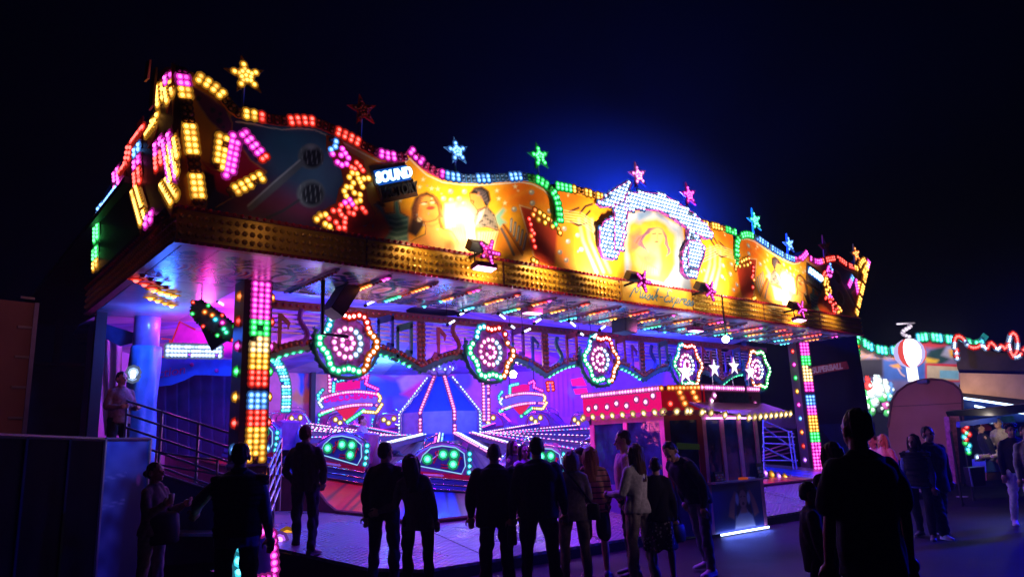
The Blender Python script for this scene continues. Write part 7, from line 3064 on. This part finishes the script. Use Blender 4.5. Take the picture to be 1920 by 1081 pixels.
    for sx in (1, -1):
        mb.sphere(Hd(sx * .083, .012, 1.615), .036 * s, sk, 8, 6, (.40, .68, 1), Rrot)
    for (sh, el, wr, f), sx in zip(armpts, (1, -1)):
        limb(mb, [sh, sh.lerp(el, .5), el, el.lerp(wr, .3), wr], [.050 * s, .044 * s, .036 * s, .038 * s, .025 * s], sk, 10)
        # hand: palm, four fingers, thumb
        side_v = f.cross(Vector((0, -1, 0)))
        if side_v.length < .2:
            side_v = f.cross(Vector((1, 0, 0)))
        side_v.normalize()
        nrm_v = f.cross(side_v).normalized()
        pc = wr + f * .05 * s
        mb.sphere(pc, .05 * s, sk, 10, 8, (1, 1, 1), None)
        mb.v[-len(mb.v):]
        for k, (o, ln) in enumerate(((-.030, .062), (-.010, .074), (.011, .070), (.030, .054))):
            r0 = pc + f * .035 * s + side_v * o * s
            r1 = r0 + (f * .8 + nrm_v * .35).normalized() * ln * .55 * s
            r2 = r1 + (f * .45 + nrm_v * .8).normalized() * ln * .45 * s
            limb(mb, [r0, r1, r2], [.0105 * s, .0095 * s, .008 * s], sk, 6)
        r0 = wr + f * .03 * s + side_v * (-.03 * s)
        limb(mb, [r0, r0 + (f * .6 - side_v * .7 + nrm_v * .3).normalized() * .05 * s, r0 + (f * .85 - side_v * .4 + nrm_v * .4).normalized() * .08 * s], [.013 * s, .011 * s, .009 * s], sk, 6)
    for hip, knee, ank in legpts:
        limb(mb, [hip, hip.lerp(knee, .4), knee, knee.lerp(ank, .3), ank], [.082 * s, .074 * s, .050 * s, .054 * s, .034 * s], sk, 12)
    queue(mb, "body", t, voxel * .62 if detail else voxel, 1)
    if detail:
        for sx in (1, -1):
            e = MB()
            e.sphere(Hd(sx * .031, -.080, 1.628), .0115 * s, EYE, 8, 6)
            e.build("eye", t, True, True)
        e = MB()
        e.sphere(Hd(0, -.092, 1.566), .02 * s, LIP, 8, 6, (1, .35, .42), Rrot)
        e.build("lips", t, True, True)
    # ---------------- upper garment
    mb = MB()
    g = .022 * loose
    mb.loft(rings(g + .006, hem, 1.455, 1.0, .12 if female else .05), top)
    for (sh, el, wr, f), sx in zip(armpts, (1, -1)):
        rs = [.068 * s * loose ** .5 * b ** .5, .062 * s * loose ** .5, .052 * s * loose ** .5, .052 * s * loose ** .5, .040 * s]
        if sleeve == 'long':
            limb(mb, [sh + Vector((-sx * .02 * s, 0, -.005)), sh.lerp(el, .5), el, el.lerp(wr, .4), el.lerp(wr, .96)], rs, top, 12)
        elif sleeve == 'short':
            limb(mb, [sh + Vector((-sx * .02 * s, 0, -.005)), sh.lerp(el, .4), sh.lerp(el, .78)], [rs[0], rs[0], rs[0] * .98], top, 12)
    for sx in (1, -1):                   # slope of the shoulders up to the neck
        limb(mb, [T(sx * .03, .022, 1.475), T(sx * .12, .012, 1.425)], [.048 * s, .052 * s], top, 10)
    if hood:
        mb.sphere(T(0, .085, 1.46), .10 * s, top, 12, 8, (1.25, .65, .75), R_l)
    elif sleeve == 'long':
        mb.loft([[T((.075 + .01 * k) * math.cos(a), .012 + (.075 + .008 * k) * math.sin(a), 1.50 - .025 * k) for a in np.linspace(0, 2 * np.pi, 16, endpoint=False)] for k in range(4)], top)
    queue(mb, "jacket" if sleeve == 'long' else "shirt", t, voxel, 2, .006, int(px), (16, 10))
    if vest is not None:
        mb = MB()
        mb.loft(rings(g + .030, hem + .03, 1.46, 1.0, .06), vest)
        mb.loft([[T((.085) * math.cos(a), .012 + .085 * math.sin(a), 1.53 - .03 * k) for a in np.linspace(0, 2 * np.pi, 16, endpoint=False)] for k in range(3)], vest)
        for sx in (1, -1):
            mb.sphere(T(sx * sw, 0, 1.40), .075 * s, vest, 10, 8)
        queue(mb, "vest", t, voxel, 1, .008, 3, (1.5, 62))
    if undershirt is not None:
        mb = MB()
        mb.loft(rings(g + .002, hem - .055, 1.0, 1.0, .10), undershirt)
        queue(mb, "shirt_hem", t, voxel, 1, .004, 5)
    # ---------------- lower garment
    mb = MB()
    if lower == 'trousers' or lower == 'shorts':
        top_z = .99
        mb.loft(rings(.012, .86, top_z), legs)
        for hip, knee, ank in legpts:
            k_ = legflare
            if lower == 'shorts':
                limb(mb, [hip, hip.lerp(knee, .5), hip.lerp(knee, .85)], [.098 * s, .095 * s, .090 * s], legs, 12)
            else:
                limb(mb, [hip + Vector((0, 0, -.01)), hip.lerp(knee, .4), knee, knee.lerp(ank, .35), ank + Vector((0, 0, .02))], [.098 * s * b ** .5, .088 * s * b ** .5, .066 * s * k_, .066 * s * k_, .055 * s * k_], legs, 14)
        queue(mb, "trousers" if lower == 'trousers' else "shorts", t, voxel, 2, .007, int(px) + 7, (20, 16))
    elif lower == 'skirt':
        mb.loft([[Vector(((r_ * 1.05) * math.cos(a) * s, r_ * .85 * math.sin(a) * s, z * s + base_dz)) for a in np.linspace(0, 2 * np.pi, 22, endpoint=False)] for z, r_ in ((.48, .22), (.62, .21), (.78, .19), (.90, .175), (1.0, .15))], legs)
        queue(mb, "skirt", t, voxel, 2, .010, 9, (26, 4))
    # ---------------- shoes
    SH = mat("shoe_%d_%d" % (int(shoes[0] * 100), int(shoes[2] * 100)), shoes, .5)
    SOLE = mat("sole_%d" % int(shoes[0] * 100), tuple(min(.7, x * 1.3 + .02) for x in shoes), .6)
    for i, (hip, knee, ank) in enumerate(legpts):
        sx = (1, -1)[i]
        d = Vector((sx * .22, -1, 0)).normalized()
        w = Vector((-d.y, d.x, 0))
        m2 = MB()
        secs = []
        z0_ = ank.z - .075 * s
        for k, (u, hw, h) in enumerate(((-.075, .020, .03), (-.065, .036, .075), (-.02, .040, .11), (.03, .042, .10), (.08, .046, .07), (.14, .048, .05), (.18, .040, .042), (.20, .018, .03))):
            c = Vector((ank.x, ank.y, 0)) + d * u * s
            ring = [c + w * (hw * s * math.cos(a)) + Vector((0, 0, z0_ + h * s * (.5 + .5 * math.sin(a)))) for a in np.linspace(0, 2 * np.pi, 12, endpoint=False)]
            secs.append(ring)
        m2.loft(secs, SH)
        sh_o = m2.build("shoe", t, True, True)
        m3 = MB()
        secs = []
        for k, (u, hw) in enumerate(((-.08, .02), (-.065, .040), (.0, .042), (.08, .050), (.14, .051), (.185, .040), (.205, .018))):
            c = Vector((ank.x, ank.y, 0)) + d * u * s
            secs.append([c - w * hw * s + Vector((0, 0, z0_)), c + w * hw * s + Vector((0, 0, z0_)), c + w * hw * s + Vector((0, 0, z0_ + .022 * s)), c - w * hw * s + Vector((0, 0, z0_ + .022 * s))])
        m3.loft(secs, SOLE)
        m3.build("sole", sh_o, False, True)
    # ---------------- hair
    if hairstyle != 'bald':
        mb = MB()
        if hairstyle == 'cap':
            mb.sphere(Hd(0, .012, 1.675), .1 * s, hair, 16, 10, (.84, 1.02, .88), Rrot)
            mb.loft([[Hd(.07 * math.cos(a), -.08 - .085 * k_ + .02 * math.sin(a), 1.672 - .012 * k_ + .010 * math.sin(a)) for a in np.linspace(0, 2 * np.pi, 12, endpoint=False)] for k_ in (0, 1)], hair)
            fold = .001
        else:
            mb.sphere(Hd(0, .026, 1.668), .1 * s, hair, 16, 12, (.82, .93, .93), Rrot)
            mb.sphere(Hd(0, .055, 1.625), .1 * s, hair, 14, 10, (.76, .62, .72), Rrot)
            fold = .003
            if hairstyle == 'curly':
                for k in range(14):
                    a = k * 2.4
                    mb.sphere(Hd(.075 * math.cos(a), .02 + .085 * math.sin(a), 1.70 + .03 * math.sin(k)), .032 * s, hair, 7, 5)
                fold = .004
            if hairstyle in ('long', 'bob', 'ponytail'):
                zl = dict(long=1.27, bob=1.49, ponytail=1.58)[hairstyle]
                secs = []
                for k in range(8):
                    u = k / 7
                    z = 1.70 + (zl - 1.70) * u
                    wd = .085 + .02 * math.sin(u * 3.1) - .02 * u * (hairstyle == 'long')
                    dp = .085 - .03 * u
                    yc = .045 + .045 * u
                    f_ = Hd if z > 1.50 else (lambda x, y, z_: T(x, y, z_))
                    secs.append([Hd(wd * math.cos(a), yc + dp * math.sin(a), z) if z > 1.48 else T(wd * math.cos(a), yc + .02 + dp * .7 * math.sin(a), z) for a in np.linspace(0, 2 * np.pi, 16, endpoint=False)])
                mb.loft(secs, hair)
                for sx in (1, -1):
                    if hairstyle != 'ponytail':
                        limb(mb, [Hd(sx * .072, .0, 1.69), Hd(sx * .088, .005, 1.60), Hd(sx * .085, .0, max(zl, 1.46))], [.03 * s, .034 * s, .026 * s], hair, 8)
            if hairstyle == 'ponytail':
                limb(mb, [Hd(0, .11, 1.66), Hd(0, .16, 1.60), Hd(0, .15, 1.46)], [.03 * s, .035 * s, .018 * s], hair, 8)
            if hairstyle == 'bun':
                mb.sphere(Hd(0, .135, 1.625), .042 * s, hair, 10, 8)
        queue(mb, "cap" if hairstyle == 'cap' else "hair", t, .0085, 1, fold, 17, (70, 14))
    # handy places for held things, in world space
    Mw = Matrix.Translation(t.location) @ Matrix.Rotation(yaw, 4, 'Z')
    return t, [Mw @ (a[2] + a[3] * .07 * s) for a in armpts], Mw, T


HD = dict(dark=cloth("hair_dark", (.018, .011, .009), .5, 60), brown=cloth("hair_brown", (.075, .032, .018), .5, 60), red=cloth("hair_red", (.16, .05, .02), .5, 60),
          blond=cloth("hair_blond", (.34, .20, .10), .5, 60), grey=cloth("hair_grey", (.22, .19, .18), .5, 60))
BLK = cloth("black", (.012, .012, .014))
NAVY = cloth("navy", (.016, .018, .032))
CHAR = cloth("charcoal", (.035, .034, .036))
OLIVE = cloth("olive_grey", (.085, .080, .065))
GREYJ = cloth("grey_jacket", (.075, .075, .085))
JEAN = cloth("dark_jeans", (.022, .026, .05))
WHITE = cloth("white", (.58, .55, .52))
CREAM = cloth("cream", (.46, .38, .33))
BEIGE = cloth("beige", (.26, .20, .17))
LILAC = cloth("lilac_knit", (.24, .19, .22))
PINK = cloth("pink_shirt", (.55, .30, .36))
GREYT = cloth("grey_trousers", (.16, .15, .15))
LIGHTG = cloth("light_grey", (.36, .35, .36))


def striped():
    if "cloth_striped" in MATS:
        return MATS["cloth_striped"]
    m = bpy.data.materials.new("cloth_striped")
    m.use_nodes = True
    nt = m.node_tree
    b = nt.nodes["Principled BSDF"]
    b.inputs["Roughness"].default_value = .85
    tc = nt.nodes.new("ShaderNodeTexCoord")
    sx = nt.nodes.new("ShaderNodeSeparateXYZ")
    nt.links.new(tc.outputs["Object"], sx.inputs[0])
    mu = nt.nodes.new("ShaderNodeMath")
    mu.operation = 'MULTIPLY'
    mu.inputs[1].default_value = 14.0
    nt.links.new(sx.outputs["Z"], mu.inputs[0])
    fr = nt.nodes.new("ShaderNodeMath")
    fr.operation = 'FRACT'
    nt.links.new(mu.outputs[0], fr.inputs[0])
    cr = nt.nodes.new("ShaderNodeValToRGB")
    cr.color_ramp.interpolation = 'CONSTANT'
    cr.color_ramp.elements[0].color = (.36, .16, .10, 1)
    cr.color_ramp.elements[1].position = .78
    cr.color_ramp.elements[1].color = (.02, .016, .02, 1)
    nt.links.new(fr.outputs[0], cr.inputs["Fac"])
    nt.links.new(cr.outputs["Color"], b.inputs["Base Color"])
    MATS["cloth_striped"] = m
    return m


def dotted():
    m = bpy.data.materials.new("cloth_dotted")
    m.use_nodes = True
    nt = m.node_tree
    b = nt.nodes["Principled BSDF"]
    b.inputs["Roughness"].default_value = .85
    tc = nt.nodes.new("ShaderNodeTexCoord")
    vo = nt.nodes.new("ShaderNodeTexVoronoi")
    vo.inputs["Scale"].default_value = 26
    nt.links.new(tc.outputs["Object"], vo.inputs["Vector"])
    cr = nt.nodes.new("ShaderNodeValToRGB")
    cr.color_ramp.interpolation = 'CONSTANT'
    cr.color_ramp.elements[0].color = (.40, .34, .34, 1)
    cr.color_ramp.elements[1].position = .32
    cr.color_ramp.elements[1].color = (.016, .014, .018, 1)
    nt.links.new(vo.outputs["Distance"], cr.inputs["Fac"])
    nt.links.new(cr.outputs["Color"], b.inputs["Base Color"])
    return m


POCK = (((.34, .10, -1), (-.30, -.62, -.62)), ((-.34, .10, -1), (.30, -.62, -.62)))       # hands in jacket pockets
FRONT = (((.22, -.05, -1), (-.35, -.9, .05)), ((-.22, -.05, -1), (.35, -.9, .05)))       # both hands raised in front


def bag(label, pos, w, h, d, strap=None, colour=(.012, .012, .014), cat="handbag"):
    t = thing("shoulder_bag", label, cat, pos)
    m_ = MB()
    mt = mat("bag_%d" % int(colour[0] * 1000), colour, .55)
    secs = []
    for z, k in ((-.5, .80), (-.42, .98), (0, 1.0), (.40, .90), (.5, .62)):
        secs.append([Vector(pos) + Vector((w / 2 * k * math.cos(a), d / 2 * k * math.sin(a), z * h)) for a in np.linspace(0, 2 * np.pi, 14, endpoint=False)])
    m_.loft(secs, mt)
    m_.build("bag_body", t, True)
    if strap:
        m_ = MB()
        m_.tube(strap, .013, mt, 6)
        m_.build("strap", t, True)
    return t


# woman with drink, facing right
t, hands, Mw, T = person("woman in profile at lower left wearing pale jacket and lifting a drink", 295, 862, 8.7, 1.67, 78, BEIGE, BEIGE, HD['dark'], female=True,
       hairstyle='bun', arms=(((.10, -.25, -1), (-.15, -1, .45)), ((-.14, -.20, -1), (.10, -1, .62))), hem=.90, headpitch=-4)
c = thing("drink_cup", "small light cup held by the woman at lower left", "cup", hands[1] + Vector((0, 0, .02)))
m_ = MB()
m_.tube([hands[1] + Vector((.02, -.02, -.03)), hands[1] + Vector((.02, -.02, .08))], [.026, .034], mat("cup_white", (.6, .55, .5), .4), 14)
m_.build("cup", c, True)
hipp = Mw @ Vector((.0, -.14, .92))
bag("large black shoulder bag at the hip of the woman with the drink", hipp, .36, .36, .16, [hipp + Vector((-.1, 0, .15)), Mw @ Vector((.10, -.03, 1.40)), Mw @ Vector((.05, .09, 1.35)), hipp + Vector((.12, .02, .12))])
# man in vest
person("man from behind in dark quilted vest with pale sleeves beside the near striped post", 452, 832, 7.3, 1.83, 183, LIGHTG, JEAN, HD['dark'], vest=BLK, undershirt=LILAC, build=1.08,
       arms=(((.85, -.35, -.8), (.35, -.75, -.35)), ((-.2, -.05, -1), (-.05, -.35, -1))), hem=.88, headyaw=8)
# man on the deck
DP = at(574, 1046, 2, .36)
person("man from behind standing alone on the deck in a hooded jacket and jeans", 574, 820, 10.4, 1.76, 172, OLIVE, JEAN, HD['red'], hood=True, z0=.36, build=1.04,
       arms=POCK, stance=((16, 6, 8), (-14, 8, 10)), hem=.86, headyaw=-8, shoes=(.10, .08, .08))
# couple
person("man from behind in black leaning towards the woman beside him", 724, 830, 9.4, 1.81, 172, BLK, JEAN, HD['dark'], arms=(((.2, 0, -1), (.02, -.3, -1)), ((-.45, -.1, -1), (-.3, -.5, -.4))), headyaw=-25, hem=.84, side=-2)
person("long haired woman from behind in grey jacket resting her head on the man in black", 770, 867, 9.1, 1.66, 182, GREYJ, BLK, HD['dark'], female=True, hairstyle='long', side=7, hem=.80,
       arms=(((.4, -.1, -1), (.75, -.35, -.15)), ((-.18, 0, -1), (-.02, -.2, -1))), headyaw=5)
# two men
person("broad man from behind in wide dark jacket with thin grey hair", 926, 835, 8.9, 1.74, 180, BLK, NAVY, HD['grey'], build=1.24, loose=1.5, hem=.80,
       arms=(((.30, -.02, -1), (.0, -.45, -.9)), ((-.30, -.02, -1), (.0, -.45, -.9))), legflare=1.15)
t, hands, Mw, T = person("tall man from behind in black jacket with a small bag in hand", 1005, 824, 8.7, 1.80, 180, NAVY, JEAN, HD['dark'], build=1.14, loose=1.25, hem=.86,
       arms=(((.24, .02, -1), (.12, -.05, -1)), ((-.24, -.02, -1), (-.08, -.4, -.9))), stance=((2, 3, 6), (-2, 3, 6)))
bag("small dark bag hanging from the hand of the tall man in black", hands[0] + Vector((0, 0, -.12)), .13, .22, .09, None, (.014, .014, .018), "bag")
# women group
t, hands, Mw, T = person("woman from behind with bobbed hair and dark strap across a pale knit top", 1070, 848, 9.3, 1.62, 176, LILAC, BEIGE, HD['blond'], female=True, hairstyle='bob', hem=.84,
       arms=(((.2, -.1, -1), (-.2, -.8, -.3)), ((-.2, -.1, -1), (.2, -.8, -.3))))
bag("dark crossbody bag of the woman in the pale knit top", Mw @ Vector((-.24, .02, .88)), .12, .20, .22, [Mw @ Vector((-.22, .03, .98)), Mw @ Vector((-.06, .155, 1.22)), Mw @ Vector((.13, .08, 1.45)), Mw @ Vector((.12, -.08, 1.38))])
person("red long haired woman from behind in orange top with dark stripes", 1106, 840, 9.9, 1.66, 172, striped(), BLK, HD['red'], female=True, hairstyle='long', lower='shorts', hem=.86, legflare=1.0,
       arms=(((.2, -.1, -1), (-.2, -.8, -.2)), ((-.25, .05, -1), (.1, -.6, -.6))), shoes=(.2, .18, .18))
person("brown long haired woman in white jacket and white trousers turned to the left", 1188, 836, 9.3, 1.68, -135, WHITE, CREAM, HD['brown'], female=True, hairstyle='long', hem=.88, loose=1.2,
       arms=(((.2, -.25, -1), (-.2, -1, -.05)), ((-.25, -.2, -1), (.1, -1, -.2))), stance=((4, 4, 3), (-5, 4, 3)), shoes=(.3, .28, .28))
person("tall young man in profile with short hair and pink shirt at the booth window", 1168, 802, 10.0, 1.86, -92, PINK, NAVY, HD['brown'], sleeve='short', hem=.90, headpitch=8)
t, hands, Mw, T = person("short dark haired woman in black top and dotted knee skirt from behind", 1228, 860, 9.3, 1.50, 165, BLK, dotted(), HD['dark'], female=True, lower='skirt', hem=.86, hairstyle='short')
bag("black handbag on the arm of the woman in the dotted skirt", hands[1] + Vector((.02, 0, -.10)), .26, .22, .12, [hands[1] + Vector((-.08, 0, .0)), hands[1] + Vector((0, 0, .16)), hands[1] + Vector((.10, 0, .0))])
person("man in black jacket and grey trousers bending down to the left with white trainers", 1254, 828, 9.7, 1.82, -62, BLK, GREYT, HD['dark'], lean=33, headyaw=18, headpitch=14, hem=.86, build=1.05, loose=1.3, z0=0,
       arms=(((.2, -.1, -1), (-.05, -.55, -.8)), ((-.2, .15, -1), (.2, -.5, -.8))), stance=((6, 10, 5), (-12, 6, 6)), shoes=(.5, .45, .45))
# big man, boy and woman in the right foreground
t, hands, Mw, T = person("large man seen from behind in dark shirt, tallest figure on the right", 1601, 778, 4.8, 1.86, 192, NAVY, BLK, HD['dark'], build=1.04, sleeve='short', loose=1.25, hem=.80, legflare=1.7,
       arms=(((.22, .02, -1), (.10, -.10, -1)), ((-.22, .02, -1), (-.08, -.12, -1))), skin='tan')
person("small boy with dark hair in profile looking right beside the large man", 1516, 899, 6.2, 1.32, 72, CHAR, BLK, HD['dark'], hem=.82, loose=1.2, skin='tan',
       arms=(((.2, -.05, -1), (.0, -.3, -1)), ((-.2, -.05, -1), (.0, -.3, -1))))
person("woman with reddish dark hair half hidden behind the large man", 1556, 832, 6.6, 1.64, 195, BLK, BLK, HD['brown'], female=True, hairstyle='long', hem=.82)
# far right people
person("girl with blond hair in pink light beyond the large man's shoulder", 1652, 806, 14.0, 1.68, -58, PINK, BLK, HD['blond'], female=True, hairstyle='long', hem=.85)
person("girl with dark hair next to the blond girl in pink light", 1634, 812, 14.4, 1.66, -70, PINK, BLK, HD['brown'], female=True, hairstyle='ponytail', hem=.85)
lamp('SPOT', atd(1600, 770, 12.4), atd(1648, 830, 14.1), (1, .10, .35), 60, .15, spot=40)
person("walking woman with long dark hair and blue sleeve in front of the old caravan", 1710, 814, 12.3, 1.68, -40, cloth("blue_sleeve", (.10, .13, .40)), BLK, HD['dark'], female=True, hairstyle='long', vest=BLK, hem=.86, headyaw=-15,
       stance=((14, 4, 2), (-12, 10, 2)), shoes=(.04, .04, .05))
person("walking man in long black clothes in front of the old caravan", 1738, 797, 12.4, 1.80, 15, BLK, BLK, HD['dark'], build=1.1, loose=1.3, hem=.72, legflare=1.5, stance=((-14, 6, 4), (14, 4, 4)), shoes=(.4, .4, .45))
person("dark haired man in black pullover and white trousers walking at right", 1893, 790, 13.4, 1.80, -18, BLK, WHITE, HD['dark'], hairstyle='curly', hem=.90, stance=((8, 4, 3), (-6, 8, 3)), shoes=(.5, .45, .45),
       arms=(((.3, -.05, -1), (-.2, -.6, -.7)), ((-.16, 0, -1), (-.02, -.15, -1))), skin='tan')
person("person in light grey shirt cut off by the right picture edge", 1925, 815, 12.6, 1.74, -10, LIGHTG, WHITE, HD['dark'], hem=.86)
person("seated figure in white sitting inside the dark game stall", 1868, 784, 17.6, 1.70, -60, CREAM, CREAM, HD['grey'], by_head=True, seated=True, arms=FRONT, lean=14, hem=.92, detail=False)
person("seated figure in dark top and blue trousers leaning back in the game stall", 1834, 792, 17.7, 1.72, 70, NAVY, cloth("bright_jeans", (.06, .14, .42)), HD['dark'], by_head=True, seated=True, lean=-12, hem=.95, stance=((66, 20), (60, 15)), detail=False)
# on the boarding platform
t, hands, Mw, T = person("man in pale pink jacket standing on the boarding platform at far left", 230, 696, 12.9, 1.76, 62, cloth("dusty_pink", (.22, .13, .13)), BLK, HD['dark'], by_head=True, hem=.86, arms=FRONT)
# riders
person("dark haired woman riding beside the lighter woman in a near car", 962, 824, 12.6, 1.66, 60, CHAR, BLK, HD['dark'], group="riders in the cars", by_head=True, female=True, hairstyle='long', seated=True, hem=.95, arms=FRONT)
person("smiling woman in white top riding in a near car", 982, 832, 12.2, 1.64, 25, WHITE, JEAN, HD['dark'], group="riders in the cars", by_head=True, female=True, hairstyle='long', seated=True, hem=.95, arms=FRONT)
person("person with dark cap between the booth and the striped top", 1086, 838, 11.0, 1.72, -120, GREYJ, BLK, HD['dark'], hairstyle='cap', hem=.85, by_head=True, seated=True)
person("far rider in white shirt left of the booth roof", 1142, 757, 20.2, 1.72, -20, LIGHTG, JEAN, HD['dark'], group="riders in the cars", by_head=True, seated=True, hem=.95, detail=False)
person("far rider with violet hair in front of the DISCO-BAHN sign", 680, 778, 17.5, 1.70, 90, LIGHTG, JEAN, HD['brown'], group="riders in the cars", by_head=True, seated=True, hem=.95, detail=False)
bake_people()


# ---------------------------------------------------------------- thin evening haze lit by the lamps
m = bpy.data.materials.new("haze_air")
m.use_nodes = True
nt = m.node_tree
nt.nodes.clear()
pv = nt.nodes.new("ShaderNodeVolumePrincipled")
pv.inputs["Color"].default_value = (.85, .88, 1, 1)
pv.inputs["Density"].default_value = HAZE
pv.inputs["Anisotropy"].default_value = .55
o_ = nt.nodes.new("ShaderNodeOutputMaterial")
nt.links.new(pv.outputs[0], o_.inputs["Volume"])
m.cycles.homogeneous_volume = True
mb = MB()
mb.box((50, 220, 6.5), (720, 590, 15), m)
mb.build("haze", kind="stuff")

# thicker haze added for the glow over the white notes, thinning outwards
m = bpy.data.materials.new("glow_haze")
m.use_nodes = True
nt = m.node_tree
nt.nodes.clear()
tc = nt.nodes.new("ShaderNodeTexCoord")
gr_ = nt.nodes.new("ShaderNodeTexGradient")
gr_.gradient_type = 'QUADRATIC_SPHERE'
nt.links.new(tc.outputs["Object"], gr_.inputs["Vector"])
mu_ = nt.nodes.new("ShaderNodeMath")
mu_.operation = 'MULTIPLY'
mu_.inputs[1].default_value = .035
nt.links.new(gr_.outputs["Fac"], mu_.inputs[0])
pv = nt.nodes.new("ShaderNodeVolumePrincipled")
pv.inputs["Color"].default_value = (.85, .90, 1, 1)
nt.links.new(mu_.outputs[0], pv.inputs["Density"])
o_ = nt.nodes.new("ShaderNodeOutputMaterial")
nt.links.new(pv.outputs[0], o_.inputs["Volume"])
mb = MB()
mb.sphere((0, 0, 0), 1.0, m, 24, 16)
so = mb.build("glow_patch", kind="stuff")
so.location = (14.2, 12.6, 7.1)
so.scale = (7.0, 3.0, 3.8)
sc.cycles.volume_step_rate = 2.0

finish_bulbs()
